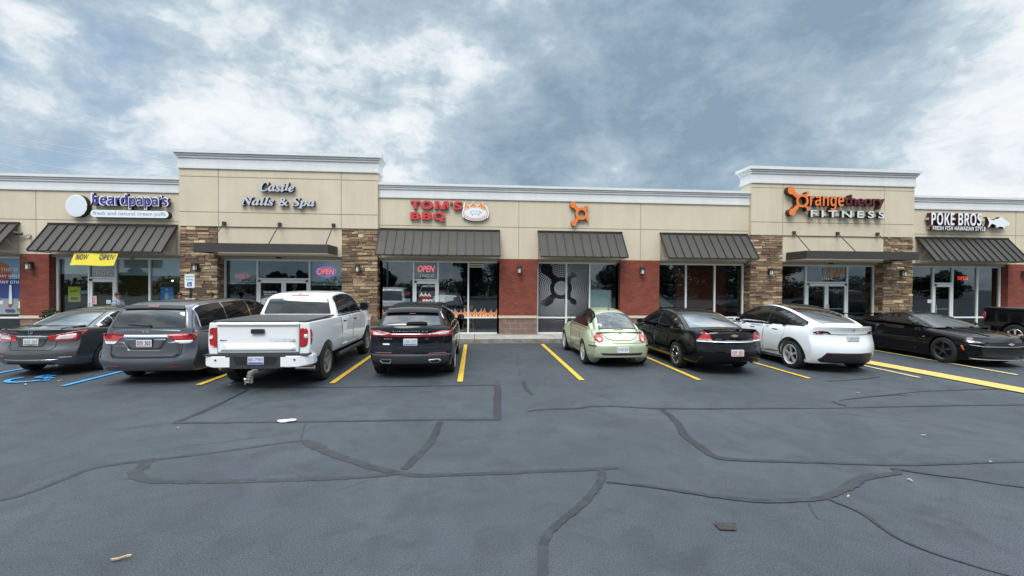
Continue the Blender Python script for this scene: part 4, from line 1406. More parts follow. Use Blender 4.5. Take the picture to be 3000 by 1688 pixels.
for lab, a, b, sd in (('row of flame decals on the middle barbecue window, by the stool', -1.40, -0.30, 21), ('row of flame decals on the barbecue window beside the brick pier', -0.23, 0.88, 33), ('flame decals on the barbecue window by the stone pier', -3.60, -2.45, 44)):
    t = thing('flame_decal', lab, 'decal', ((a + b) / 2, YO, .835), 'flame decals along the barbecue windows')
    m0, m1, m2 = bmesh.new(), bmesh.new(), bmesh.new()
    for k, fl in enumerate(flames((a + b) / 2, .837, b - a, .34, 9, sd)):
        c = sum(p[0] for p in fl) / len(fl)
        prism(m0, [(c + (p[0] - c) * 1.25, p[1] + (.02 if p[1] > .9 else 0)) for p in fl], YO - .0003 * k, YO + .003)
        prism(m1, fl, YO - .008 - .0003 * k, YO - .006)
        prism(m2, [(c + (p[0] - c) * .55, .837 + (p[1] - .837) * .62) for p in fl], YO - .015 - .0003 * k, YO - .0135)
    put('outline', m0, mat('flame_white', (.75, .62, .55), .5), t)
    put('flame', m1, mat('flame_red', (.66, .13, .045), .5), t)
    put('flame_core', m2, 'flame_yellow', t)
mat('pale_wood', (0.42, 0.31, 0.17), 0.6, noise=.2, nscale=12)
def stool(x, y, label):
    t = thing('bar_stool', label, 'stool', (x, y, .15))
    bm = bmesh.new()
    box(bm, x - .19, x + .19, y - .17, y + .17, .80, .84)
    put('seat', bm, 'pale_wood', t)
    for sx in (-1, 1):
        for sy in (-1, 1):
            bm = bmesh.new()
            rod(bm, (x + sx * .24, y + sy * .19, .15), (x + sx * .16, y + sy * .13, .80), .026, 8)
            put('leg', bm, 'pale_wood', t)
    for k, z in enumerate((.34, .56)):
        bm = bmesh.new()
        w_ = .235 - .10 * (z - .15)
        for sy in (-1, 1):
            box(bm, x - w_, x + w_, y + sy * .165 - .014, y + sy * .165 + .014, z - .026, z + .026)
        put('rung', bm, 'pale_wood', t)
    bm = bmesh.new()
    box(bm, x - .16, x - .12, y + .14, y + .17, .84, 1.24)
    box(bm, x + .12, x + .16, y + .14, y + .17, .84, 1.24)
    box(bm, x - .19, x + .19, y + .139, y + .172, 1.10, 1.26)
    put('backrest', bm, 'pale_wood', t)
stool(-0.27, 18.08, 'pale wooden bar stool behind the barbecue window mullion')
# ceiling light strips in the barbecue shop
t = thing('menu_light', 'dim yellowish louvred light hanging inside the barbecue window beside the brick pier', 'lamp', (.2, 19.5, 2.8))
bm = bmesh.new()
for z in (2.86, 2.96, 3.06):
    box(bm, -.28, .36, 19.4, 19.7, z, z + .05)
put('louvre', bm, mat('menu_glow', (.4, .38, .25), .6, emit=(.55, .50, .30), es=.35), t)
bm = bmesh.new()
rod(bm, (-.2, 19.55, 3.111), (-.2, 19.55, 3.34), .01, 6)
rod(bm, (.28, 19.55, 3.111), (.28, 19.55, 3.34), .01, 6)
put('hanger', bm, 'black_metal', t)

# dotted emblem film behind the fitness window
t = thing('window_film', 'dark window film with a huge splash-ring emblem in white dots', 'decal', (3.5, YI, .2))
bm = bmesh.new()
flat(bm, 2.53, 3.64, .21, .775, YO)
flat(bm, 2.53, 3.64, .835, 2.97, YO)
flat(bm, 3.70, 4.60, .21, .775, YO)
flat(bm, 3.70, 4.60, .835, 2.97, YO)
put('film', bm, mat('film_dark', (.014, .011, .018), .06), t)
ECX, ECZ = 3.46, 1.99
arms = [(-.60, .76, .20, .17), (-.58, -.60, .20, .10), (.50, .53, .085, .09), (.50, -.53, .105, .11)]
def in_splat(px, pz, m=.02):
    ddx, ddz = px - ECX, pz - ECZ
    r = math.hypot(ddx, ddz)
    if r < .43 + m:
        return True
    for ax, az, rx, rz_ in arms:
        if ((ddx - ax) / (rx + m)) ** 2 + ((ddz - az) / (rz_ + m)) ** 2 < 1:
            return True
        l = math.hypot(ax, az)
        u = (ddx * ax + ddz * az) / l
        d = abs(ddx * az - ddz * ax) / l
        if 0 < u < l and d < (.10 if rx > .15 else .06) + m:
            return True
    return False
bm = bmesh.new()
YD = YO - .003
for r_i in range(46):
    r = .48 + r_i * .076
    n = int(2 * math.pi * r / .078)
    for k in range(n):
        a = 2 * math.pi * (k + (.5 if r_i % 2 else 0)) / n
        px, pz = ECX + r * math.cos(a), ECZ + r * math.sin(a)
        if in_splat(px, pz, .03):
            continue
        d = max(.013, .031 - .017 * max(0, r - .5))
        if px > 4.6:
            if not (px < 5.12 and abs(pz - 2.02) < .34 and pz > 1.95):
                continue
            d *= .8
        if px < 2.55 or pz < .23 or pz > 2.95 or 3.63 < px < 3.71 or .765 < pz < .845 or 4.59 < px < 4.67:
            continue
        f = bm.faces.new([bm.verts.new((px + d * math.cos(q), YD, pz + d * math.sin(q))) for q in (0, .785, 1.57, 2.356, 3.14, 3.927, 4.712, 5.498)])
put('dot_pattern', bm, mat('film_dots', (.50, .51, .54), .6), t)
bm = bmesh.new()
prism(bm, [p for p in ring(ECX, ECZ, .285, 40) if True], YD, YD + .001)
put('centre_disc', bm, mat('film_grey', (.27, .30, .32), .4), t)
poster('white_board', 4.69, 5.55, .22, 1.92, mat('board_white', (.62, .70, .71), .7), 'plain white board leaning inside the third dotted window', 'board', YI + .02)
# reception fittings behind the fitness glass
t = thing('reception_desk', 'pale reception desk inside the fitness studio seen through the door', 'desk', (15.3, 20.4, .15))
bm = bmesh.new()
box(bm, 14.6, 16.9, 20.2, 20.8, .15, 1.15)
put('desk_body', bm, 'dark_room', t)
bm = bmesh.new()
box(bm, 14.5, 17.0, 20.1, 20.9, 1.151, 1.20)
put('counter', bm, 'print_grey', t)
t = thing('wall_logo', 'small orange splat picture inside the fitness studio over the desk', 'sign', (15.9, 21.9, 1.7))
splat(t, 15.95, 1.9, .45, 21.95, .03, 'sign_orange', 'sign_orange_side', name='emblem')
t = thing('shelf_unit', 'pale shelves inside the fitness studio window by the right stone pier', 'shelf', (17.3, 19.2, .15))
bm = bmesh.new()
for k in range(6):
    box(bm, 16.75, 18.2, 19.2, 19.5, .3 + k * .4, .33 + k * .4)
put('shelf_board', bm, mat('shelf_pale', (.30, .38, .38), .7), t)
bm = bmesh.new()
box(bm, 16.72, 16.749, 19.2, 19.5, .15, 2.5)
box(bm, 18.201, 18.23, 19.2, 19.5, .15, 2.5)
box(bm, 16.75, 18.2, 19.51, 19.53, .15, 2.5)
put('upright', bm, mat('shelf_back', (.16, .22, .22), .8), t)
poster('sign_reflection', 14.72, 15.70, 2.52, 2.92, mat('reflection_grey', (.30, .36, .36), .6), 'painted reflection of a sign with large orange letters in the glass over the fitness doors', 'banner', YO - .002, [('text', P('AW!'), 14.85, 15.66, 2.50, 2.90, mat('reflection_orange', (.50, .16, .07), .6), 0.01)])  # mirror image of a sign, painted as a sheet on the pane
# door pad at the fish shop
bm = bmesh.new()
box(bm, 19.58, 19.76, YO - .015, YO, 1.43, 1.58)
solo('window_sticker', bm, 'print_pale', 'small pale square sticker on the fish shop glass left of its door', 'sticker')
bm = bmesh.new()
for k, z in enumerate((1.62, 1.80, 1.98, 2.1)):
    box(bm, 21.25, 21.62, 19.0, 19.03, z, z + .05)
solo('menu_board', bm, mat('menu_grey', (.30, .31, .30), .7), 'faint menu lines hanging inside the fish shop below its open sign', 'menu')

# ------------------------------------------------------------------ parking sign, bush
t = thing('parking_sign', 'white reserved-parking sign with a blue wheelchair square on a dark post', 'sign', (-10.06, 16.6, .15))
bm = bmesh.new()
rod(bm, (-10.06, 16.63, .15), (-10.06, 16.63, 2.40), .035, 8)
put('post', bm, 'black_metal', t)
bm = bmesh.new()
x0, x1, z0, z1, r = -10.225, -9.895, 1.945, 2.425, .035
P_ = []
for cx_, cz_, a0 in ((x1 - r, z1 - r, 0), (x0 + r, z1 - r, 90), (x0 + r, z0 + r, 180), (x1 - r, z0 + r, 270)):
    P_ += [(cx_ + r * math.cos(rad(a0 + k * 22.5)), cz_ + r * math.sin(rad(a0 + k * 22.5))) for k in range(5)]
prism(bm, P_, 16.575, 16.585)
put('plate', bm, 'sign_white', t)
bm = bmesh.new()
box(bm, -10.135, -9.985, 16.571, 16.5735, 1.995, 2.145)
put('blue_square', bm, mat('sign_blue', (.015, .07, .36), .5), t)
bm = bmesh.new()
xx, zz, yy = -10.065, 2.065, 16.5685
annulus(bm, xx + .005, zz - .022, .026, .036, yy, yy + .001, 24)
prism(bm, ring(xx - .012, zz + .055, .012, 12), yy, yy + .001)
prism(bm, rect(xx - .02, xx - .006, zz - .01, zz + .038), yy - .001, yy - .0003)
prism(bm, rect(xx - .02, xx + .03, zz - .012, zz - .001), yy - .002, yy - .0013)
prism(bm, [(xx + .024, zz - .01), (xx + .034, zz - .006), (xx + .052, zz - .045), (xx + .042, zz - .05)], yy - .003, yy - .0023)
put('wheelchair_symbol', bm, 'sign_white', t)
mat('sign_green', (.05, .33, .27), .5)
put('printed_word', text_mesh(P('RESERVED'), -10.20, -9.92, 2.31, 2.37, 16.572, .002, 0), ['sign_green', 'sign_green'], t)
put('printed_word', text_mesh(P('PARKING'), -10.18, -9.94, 2.20, 2.26, 16.572, .002, 0), ['sign_green', 'sign_green'], t)

def leaf_cloud(bm, c, r, n, s, rnd, flat_=.0):
    for _ in range(n):
        while True:
            p = Vector((rnd.uniform(-1, 1), rnd.uniform(-1, 1), rnd.uniform(-1, 1)))
            if .25 < p.length < 1:
                break
        p = Vector((p.x * r[0], p.y * r[1], p.z * r[2])) + Vector(c)
        a = Vector((rnd.uniform(-1, 1), rnd.uniform(-1, 1), rnd.uniform(-.6, .6))).normalized()
        b = a.orthogonal().normalized()
        b = Matrix.Rotation(rnd.uniform(0, 6.28), 3, a) @ b
        ss = s * rnd.uniform(.6, 1.3)
        v = [p - a * ss, p + b * ss * .45, p + a * ss, p - b * ss * .45]
        bm.faces.new([bm.verts.new(q) for q in v])
mat('leaf_dark', (.035, .055, .018), .6, noise=.5, nscale=6)
t = thing('shrub', 'small dark bush at the foot of the brick pier beside the cream puff shop', 'shrub', (-15.05, 17.15, .15))
bm = bmesh.new()
leaf_cloud(bm, (-15.05, 17.1, .78), (.34, .26, .42), 650, .055, random.Random(3))
put('foliage', bm, 'leaf_dark', t)
bm = bmesh.new()
rod(bm, (-15.05, 17.1, .15), (-15.05, 17.1, .55), .17, 14, r1=.21)
put('planter', bm, 'print_grey', t)

# ------------------------------------------------------------------ overhead wires far behind the roof
def wire(p0, p1, label, r=.022):
    bm = bmesh.new()
    n = 14
    d = Vector(p1) - Vector(p0)
    q0, q1 = Vector(p0) - d * .9, Vector(p1) + d * 1.2
    prev = None
    for i in range(n + 1):
        u = i / n
        q = q0 + (q1 - q0) * u + Vector((0, 0, 1.6 * ((2 * u - 1) ** 2 - .12)))
        if prev is not None:
            rod(bm, prev, q, r, 5)
        prev = q
    solo('power_line', bm, mat('wire', (.55, .56, .58), .6), label, 'wire', 'power lines')
wire((-43.9, 45, 15.42), (-28.5, 45, 13.79), 'overhead wire left of the nail salon tower, uppermost of the dark four')
wire((-43.9, 45, 14.88), (-28.4, 45, 13.07), 'second overhead wire from the top left of the nail salon tower')
wire((-43.9, 45, 13.49), (-31.8, 45, 12.10), 'third overhead wire from the top left of the nail salon tower')
wire((-43.9, 45, 12.89), (-37.4, 45, 12.02), 'lowest overhead wire, just over the leftmost roof edge')
# ------------------------------------------------------------------ vehicles
def lerp_tab(tab, u):
    """monotone smooth interpolation in a table [(u, v)]"""
    if u <= tab[0][0]:
        return tab[0][1]
    if u >= tab[-1][0]:
        return tab[-1][1]
    n = len(tab)
    for i in range(n - 1):
        x0, y0 = tab[i]
        x1, y1 = tab[i + 1]
        if u <= x1:
            def slope(k):
                if k <= 0 or k >= n - 1:
                    j = min(max(k, 1), n - 1)
                    return (tab[j][1] - tab[j - 1][1]) / max(1e-9, tab[j][0] - tab[j - 1][0])
                a = (tab[k][1] - tab[k - 1][1]) / max(1e-9, tab[k][0] - tab[k - 1][0])
                b = (tab[k + 1][1] - tab[k][1]) / max(1e-9, tab[k + 1][0] - tab[k][0])
                return 0 if a * b <= 0 else 2 * a * b / (a + b)
            h = x1 - x0
            t = (u - x0) / h
            m0, m1 = slope(i) * h, slope(i + 1) * h
            t2, t3 = t * t, t * t * t
            return (2 * t3 - 3 * t2 + 1) * y0 + (t3 - 2 * t2 + t) * m0 + (-2 * t3 + 3 * t2) * y1 + (t3 - t2) * m1
    return tab[-1][1]

def catmull(P, n):
    out = []
    L = len(P)
    for i in range(L - 1):
        p0, p1, p2, p3 = (Vector(P[max(0, min(L - 1, k))]) for k in (i - 1, i, i + 1, i + 2))
        for k in range(n):
            t = k / n
            # centripetal-ish: plain Catmull-Rom with softened tangents
            m1 = (p2 - p0) * .5 * min(1, (p2 - p1).length / max(1e-6, (p1 - p0).length)) if i > 0 else (p2 - p1)
            m2 = (p3 - p1) * .5 * min(1, (p2 - p1).length / max(1e-6, (p3 - p2).length)) if i < L - 2 else (p2 - p1)
            t2, t3 = t * t, t * t * t
            out.append((2 * t3 - 3 * t2 + 1) * p1 + (t3 - 2 * t2 + t) * m1 + (-2 * t3 + 3 * t2) * p2 + (t3 - t2) * m2)
    out.append(Vector(P[-1]))
    return out

def poly_round(P, r=.02, n=4):
    """round the corners of a 2-D outline"""
    out = []
    L = len(P)
    for i in range(L):
        a, b, c = Vector(P[i - 1]), Vector(P[i]), Vector(P[(i + 1) % L])
        d1, d2 = (a - b), (c - b)
        k = min(r, d1.length * .45, d2.length * .45)
        p, q = b + d1.normalized() * k, b + d2.normalized() * k
        for j in range(n + 1):
            t = j / n
            out.append(tuple((1 - t) ** 2 * p + 2 * t * (1 - t) * b + t * t * q))
    return out

def ribbon_poly(P, w):
    """outline of a thin line of width w along 2-D points P"""
    L, R = [], []
    for i in range(len(P)):
        d = Vector(P[min(i + 1, len(P) - 1)]) - Vector(P[max(0, i - 1)])
        d.normalize()
        n = Vector((-d.y, d.x)) * w * .5
        L.append(tuple(Vector(P[i]) + n))
        R.append(tuple(Vector(P[i]) - n))
    return L + R[::-1]

def fill(poly, step):
    """constrained triangulation of an outline with inner grid points"""
    pts = []
    L = len(poly)
    for i in range(L):
        a, b = Vector(poly[i]), Vector(poly[(i + 1) % L])
        m = max(1, int((b - a).length / step))
        for k in range(m):
            q = a + (b - a) * (k / m)
            if not pts or (q - pts[-1]).length > 1e-4:
                pts.append(q)
    nb = len(pts)
    xs, ys = [p.x for p in pts], [p.y for p in pts]
    def inside(x, y):
        c = False
        j = nb - 1
        for i in range(nb):
            if (pts[i].y > y) != (pts[j].y > y) and x < (pts[j].x - pts[i].x) * (y - pts[i].y) / (pts[j].y - pts[i].y) + pts[i].x:
                c = not c
            j = i
        return c
    y = min(ys) + step * .5
    while y < max(ys):
        x = min(xs) + step * .5
        while x < max(xs):
            if inside(x, y) and min((Vector((x, y)) - p).length for p in pts) > step * .45:
                pts.append(Vector((x, y)))
            x += step
        y += step
    r = delaunay_2d_cdt([p.to_2d() for p in pts], [(i, (i + 1) % nb) for i in range(nb)], [], 1, 1e-5)
    return r[0], r[2]

class Car:
    def __init__(s, name, label, cat, loc, rz, paint, L, W, R, axles, tyre_w=.22):
        s.root = thing(name, label, cat, loc, None, rz)
        s.paint, s.L, s.W, s.R, s.axles, s.tw = paint, L, W, R, axles, tyre_w
        s.extra = []
    # -- lower body: a box grid warped by profile tables
    def lower(s, top, bot, plan, sec, rear, front, rc=.12, fc=.2, crown=.03, pw=2.6):
        A = [-1, -.975, -.92, -.8, -.6, -.3, 0, .3, .6, .8, .92, .975, 1]
        Bn = 46
        Bv = [0, .006, .02] + [.045 + .91 * i / (Bn - 6) for i in range(Bn - 5)] + [.98, .994, 1]
        C = [0, .03, .12, .25, .38, .5, .62, .74, .85, .93, .975, 1]
        s.T = dict(top=top, bot=bot, plan=plan)
        bm = bmesh.new()
        V = {}
        def vert(i, j, k):
            key = (i, j, k)
            if key in V:
                return V[key]
            a, b, c = A[i], Bv[j], C[k]
            y = b * s.L
            for _ in range(3):
                z = lerp_tab(bot, y) + (lerp_tab(top, y) - lerp_tab(bot, y)) * c
                yr = lerp_tab(rear, z) + rc * abs(a) ** pw
                yf = s.L - lerp_tab(front, z) - fc * abs(a) ** pw
                y = yr + (yf - yr) * b
            z -= crown * a * a * c ** 6
            x = a * lerp_tab(plan, y) * lerp_tab(sec, c)
            V[key] = bm.verts.new((x, y, z))
            return V[key]
        nA, nB, nC = len(A) - 1, len(Bv) - 1, len(C) - 1
        for i in range(nA):
            for j in range(nB):
                for k in (0, nC):
                    bm.faces.new([vert(i, j, k), vert(i + 1, j, k), vert(i + 1, j + 1, k), vert(i, j + 1, k)])
            for k in range(nC):
                for j in (0, nB):
                    bm.faces.new([vert(i, j, k), vert(i + 1, j, k), vert(i + 1, j, k + 1), vert(i, j, k + 1)])
        for j in range(nB):
            for k in range(nC):
                for i in (0, nA):
                    bm.faces.new([vert(i, j, k), vert(i, j + 1, k), vert(i, j + 1, k + 1), vert(i, j, k + 1)])
        s.low = s.subdiv(bm)
        return s
    def subdiv(s, bm, lv=1):
        bmesh.ops.remove_doubles(bm, verts=bm.verts[:], dist=1e-5)
        me = mesh_from(bm, 'blank')
        o = bpy.data.objects.new('blank', me)
        COL.objects.link(o)
        md = o.modifiers.new('s', 'SUBSURF')
        md.levels = md.render_levels = lv
        dg = bpy.context.evaluated_depsgraph_get()
        out = bpy.data.meshes.new_from_object(o.evaluated_get(dg))
        bpy.data.objects.remove(o)
        return out
    # -- cabin: side arch swept across the width
    def cabin(s, arch, zb, wb, wr, edge=.07, crown=.035, taper=None, n=7):
        P = catmull(arch, n)
        cum = [0]
        for p, q in zip(P, P[1:]):
            cum.append(cum[-1] + (q - p).length)
        zt = max(p.y for p in P)
        s.ar = dict(P=P, cum=cum, zb=zb, wb=wb, wr=wr, zt=zt, edge=edge, crown=crown, taper=taper)
        bm = bmesh.new()
        Al = [-1, -.985, -.95, -.88, -.75, -.5, -.25, 0, .25, .5, .75, .88, .95, .985, 1]
        rows = []
        for i, p in enumerate(P):
            row = []
            for a in Al:
                row.append(bm.verts.new(s.cab_pt(a, cum[i])))
            # side columns down to the belt
            for sgn, e in ((-1, 0), (1, -1)):
                top = row[0].co.copy() if sgn < 0 else row[len(Al) - 1].co.copy()
                col = []
                for k in range(1, 8):
                    z = top.z + (zb - top.z) * k / 7
                    col.append(bm.verts.new((sgn * s.cab_w(z, p.x), top.y + (p.x - top.y) * k / 7, z)))
                if sgn < 0:
                    left = col
                else:
                    right = col
            full = left[::-1] + row + right
            rows.append(full)
        for r0, r1 in zip(rows, rows[1:]):
            for k in range(len(r0) - 1):
                bm.faces.new((r0[k], r0[k + 1], r1[k + 1], r1[k]))
            bm.faces.new((r0[-1], r0[0], r1[0], r1[-1]))
        s.cab = s.subdiv(bm)
        return s
    def cab_w(s, z, y):
        A = s.ar
        t = max(0, min(1.05, (z - A['zb']) / (A['zt'] - A['zb'])))
        w = A['wb'] + (A['wr'] - A['wb']) * (t ** 1.15)
        if A['taper']:
            w *= lerp_tab(A['taper'], y)
        return w
    def arc(s, u):
        A = s.ar
        u = max(0, min(A['cum'][-1] - 1e-6, u))
        for i in range(len(A['P']) - 1):
            if u <= A['cum'][i + 1]:
                t = (u - A['cum'][i]) / max(1e-9, A['cum'][i + 1] - A['cum'][i])
                return A['P'][i].lerp(A['P'][i + 1], t)
        return A['P'][-1]
    def cab_pt(s, a, u, off=0.0):
        A = s.ar
        p = s.arc(u)
        d = s.arc(u + .04) - s.arc(u - .04)
        if d.length < 1e-6:
            d = Vector((1, 0))
        d.normalize()
        n = Vector((-d.y, d.x))
        if n.y < -.2:
            n = -n
        w = s.cab_w(p.y, p.x)
        e = A['edge']
        a0 = 1 - e / w
        drop = A['crown'] * a * a
        if abs(a) > a0:
            t = (abs(a) - a0) / (1 - a0)
            drop += e * (1 - math.sqrt(max(0, 1 - t * t))) * .8
        q = p - n * (drop - off)
        return Vector((a * w, q.x, q.y))
    def arc_at(s, key, v, lo=0.0, hi=1.0):
        """arc length where the arch crosses y = v or z = v"""
        A = s.ar
        best = None
        for i, p in enumerate(A['P']):
            f = A['cum'][i] / A['cum'][-1]
            if lo <= f <= hi:
                d = abs((p.x if key == 'y' else p.y) - v)
                if best is None or d < best[0]:
                    best = (d, A['cum'][i])
        return best[1]
    def add_ellipsoid(s, c, r):
        s.extra.append((c, r))
    # -- cut the wheel arches, join and link the body
    def body(s, arch_k=1.16, depth=.34, arch_r=None):
        bm = bmesh.new()
        bm.from_mesh(s.low)
        for c, r in s.extra:
            for sx in (-1, 1):
                bmesh.ops.create_uvsphere(bm, u_segments=28, v_segments=18, radius=1.0, matrix=Matrix.Translation((sx * c[0], c[1], c[2])) @ Matrix.Diagonal((*r, 1)))
        me = mesh_from(bm, 'body')
        o = bpy.data.objects.new('body', me)
        COL.objects.link(o)
        bm = bmesh.new()
        rw = arch_r or s.R * arch_k
        for y in s.axles:
            for sx in (-1, 1):
                rod(bm, (sx * (s.W / 2 - depth), y, s.R + .01), (sx * (s.W / 2 + .3), y, s.R + .01), rw, 36)
        cme = mesh_from(bm, 'cut')
        co = bpy.data.objects.new('cut', cme)
        COL.objects.link(co)
        cme.materials.append(MATS['underbody'])
        me.materials.append(MATS[s.paint])
        md = o.modifiers.new('b', 'BOOLEAN')
        md.operation = 'DIFFERENCE'
        md.solver = 'EXACT'
        md.use_self = True
        md.material_mode = 'TRANSFER'
        md.object = co
        dg = bpy.context.evaluated_depsgraph_get()
        cut = bpy.data.meshes.new_from_object(o.evaluated_get(dg))
        bpy.data.objects.remove(o)
        bpy.data.objects.remove(co)
        bm = bmesh.new()
        bm.from_mesh(cut)
        if getattr(s, 'cab', None):
            bm.from_mesh(s.cab)
        me = bpy.data.meshes.new('body')
        bm.to_mesh(me)
        bm.free()
        for p in me.polygons:
            p.use_smooth = True
        me.set_sharp_from_angle(angle=rad(42))
        me.materials.clear()
        s.bodyo = put('body', me, [s.paint, 'underbody'], s.root, True)
        # uncut shape for draping parts
        bm = bmesh.new()
        bm.from_mesh(s.low)
        for c, r in s.extra:
            for sx in (-1, 1):
                bmesh.ops.create_uvsphere(bm, u_segments=28, v_segments=18, radius=1.0, matrix=Matrix.Translation((sx * c[0], c[1], c[2])) @ Matrix.Diagonal((*r, 1)))
        if getattr(s, 'cab', None):
            bm.from_mesh(s.cab)
        bmesh.ops.triangulate(bm, faces=bm.faces[:])
        bm.normal_update()
        s.vn = [v.normal.copy() for v in bm.verts]
        s.tri = [[v.index for v in f.verts] for f in bm.faces]
        s.vco = [v.co.copy() for v in bm.verts]
        s.bvh = BVHTree.FromBMesh(bm)
        bm.free()
        return s
    def hit(s, view, u, v):
        if view == 'rear':
            o, d = Vector((u, -3, v)), Vector((0, 1, 0))
        elif view == 'front':
            o, d = Vector((u, s.L + 3, v)), Vector((0, -1, 0))
        elif view == 'right':
            o, d = Vector((4, u, v)), Vector((-1, 0, 0))
        elif view == 'left':
            o, d = Vector((-4, u, v)), Vector((1, 0, 0))
        else:
            o, d = Vector((u, v, 4)), Vector((0, 0, -1))
        loc, nor, idx, _ = s.bvh.ray_cast(o, d)
        if loc is None:
            q = o + d * (3.0 if view in ('rear', 'front') else 3.2)
            loc, nor, idx, _ = s.bvh.find_nearest(q)
        a, b, c = s.tri[idx]
        from mathutils.interpolate import poly_3d_calc
        w = poly_3d_calc([s.vco[a], s.vco[b], s.vco[c]], loc)
        nn = (s.vn[a] * w[0] + s.vn[b] * w[1] + s.vn[c] * w[2])
        if nn.length < .1 or nn.dot(nor) < .5:
            nn = nor
        if nn.dot(d) > 0:
            nn = -nn
        return loc, nn.normalized()
    def drape(s, name, poly, view, m, off=.006, step=.045, parent=None, mirror=False, under=None, skirt=.02):
        """a thin shaped skin following the body"""
        outs = []
        for mi in ((1, -1) if mirror else (1,)):
            layers = [(poly, off, 0)]
            if under:
                cx = sum(p[0] for p in poly) / len(poly)
                cy = sum(p[1] for p in poly) / len(poly)
                layers.append(([(p[0] + math.copysign(under, p[0] - cx) , p[1] + math.copysign(under, p[1] - cy)) for p in poly], off - .0025, 1))
            bm = bmesh.new()
            nors = []
            for pl, of, mid in layers:
                vs, fs = fill(pl, step)
                vw = view
                if mi < 0 and view in ('left', 'right'):
                    vw = 'left' if view == 'right' else 'right'
                base = []
                for p in vs:
                    u = p.x * (mi if view in ('rear', 'front', 'top') else 1)
                    loc, n = s.hit(vw, u, p.y)
                    base.append((bm.verts.new(loc + n * of), n))
                    nors.append(n)
                edges = {}
                for f in fs:
                    try:
                        nf = bm.faces.new([base[i][0] for i in f])
                    except ValueError:
                        continue
                    nf.material_index = mid
                    nf.smooth = True
                    nf.normal_update()
                    if nf.normal.dot(base[f[0]][1]) < 0:
                        nf.normal_flip()
                    for k in range(3):
                        e = tuple(sorted((f[k], f[(k + 1) % 3])))
                        edges[e] = edges.get(e, 0) + 1
                if skirt:
                    low = {}
                    for (i, j), c in edges.items():
                        if c == 1:
                            for q in (i, j):
                                if q not in low:
                                    v_, n_ = base[q]
                                    low[q] = bm.verts.new(v_.co - n_ * skirt)
                                    nors.append(n_)
                            f = bm.faces.new((base[i][0], base[j][0], low[j], low[i]))
                            f.material_index = mid
            me = bpy.data.meshes.new(name)
            bm.verts.index_update()
            nv = len(bm.verts)
            bm.to_mesh(me)
            bm.free()
            if len(nors) == nv and m in ('car_glass', 'car_glass_side', 'car_glass_bright'):
                me.normals_split_custom_set_from_vertices([tuple(n) for n in nors])
            outs.append(put(name, me, [m, 'seam_dark'] if under else [m], parent or s.root, True))
        return outs
    def cab_skin(s, name, poly, m, off=.006, step=.06, parent=None):
        """a skin on the cabin arch; poly in (a, arc length)"""
        vs, fs = fill([(p[0], p[1]) for p in poly], step)
        bm = bmesh.new()
        N_ = []
        base = []
        for p in vs:
            q = s.cab_pt(p.x, p.y, off)
            da = s.cab_pt(min(1, p.x + .02), p.y) - s.cab_pt(max(-1, p.x - .02), p.y)
            du = s.cab_pt(p.x, p.y + .03) - s.cab_pt(p.x, p.y - .03)
            n = da.cross(du).normalized()
            if n.z < 0 and abs(n.z) > .05 or (abs(n.z) <= .05 and n.y > 0 and q.y < 1.0):
                n = -n
            base.append(bm.verts.new(q))
            N_.append(n)
        edges = {}
        for f in fs:
            nf = bm.faces.new([base[i] for i in f])
            nf.smooth = True
            nf.normal_update()
            if nf.normal.dot(N_[f[0]]) < 0:
                nf.normal_flip()
            for k in range(3):
                e = tuple(sorted((f[k], f[(k + 1) % 3])))
                edges[e] = edges.get(e, 0) + 1
        low = {}
        for (i, j), c in edges.items():
            if c == 1:
                for q in (i, j):
                    if q not in low:
                        low[q] = bm.verts.new(base[q].co - N_[q] * .025)
                bm.faces.new((base[i], base[j], low[j], low[i]))
        bm.verts.index_update()
        nl = [None] * len(bm.verts)
        for i, b in enumerate(base):
            nl[b.index] = tuple(N_[i])
        for q, v_ in low.items():
            nl[v_.index] = tuple(N_[q])
        me = bpy.data.meshes.new(name)
        bm.to_mesh(me)
        bm.free()
        me.normals_split_custom_set_from_vertices(nl)
        return put(name, me, m, parent or s.root, True)
    def window_band(s, z_lo, inset, y0, y1, dz=None):
        """side-glass outline between two y positions under the arch, as (y, z)"""
        A = s.ar
        top = []
        for i in range(1, len(A['P']) - 1):
            d = (A['P'][i + 1] - A['P'][i - 1]).normalized()
            n = Vector((-d.y, d.x))
            if n.y < 0:
                n = -n
            q = A['P'][i] - n * inset
            top.append(q)
        zl = (lambda y: z_lo(y)) if callable(z_lo) else (lambda y: z_lo)
        top = [q for q in top if q.y > zl(q.x) + .015]
        # keep the single-valued upper line
        mono = []
        for q in top:
            if not mono or q.x > mono[-1].x + .004:
                mono.append(q)
        def ztop(y):
            if y <= mono[0].x:
                return None
            for a, b in zip(mono, mono[1:]):
                if a.x <= y <= b.x:
                    return a.y + (b.y - a.y) * (y - a.x) / (b.x - a.x)
            return None
        ya, yb = max(y0, mono[0].x + .002), min(y1, mono[-1].x - .002)
        n = max(6, int((yb - ya) / .08))
        ys = [ya + (yb - ya) * i / n for i in range(n + 1)]
        up = [(y, ztop(y)) for y in ys]
        lo = [(y, zl(y)) for y in ys]
        out = up + lo[::-1]
        clean = []
        for p in out:
            if not clean or (Vector(p) - Vector(clean[-1])).length > .008:
                clean.append(p)
        return clean
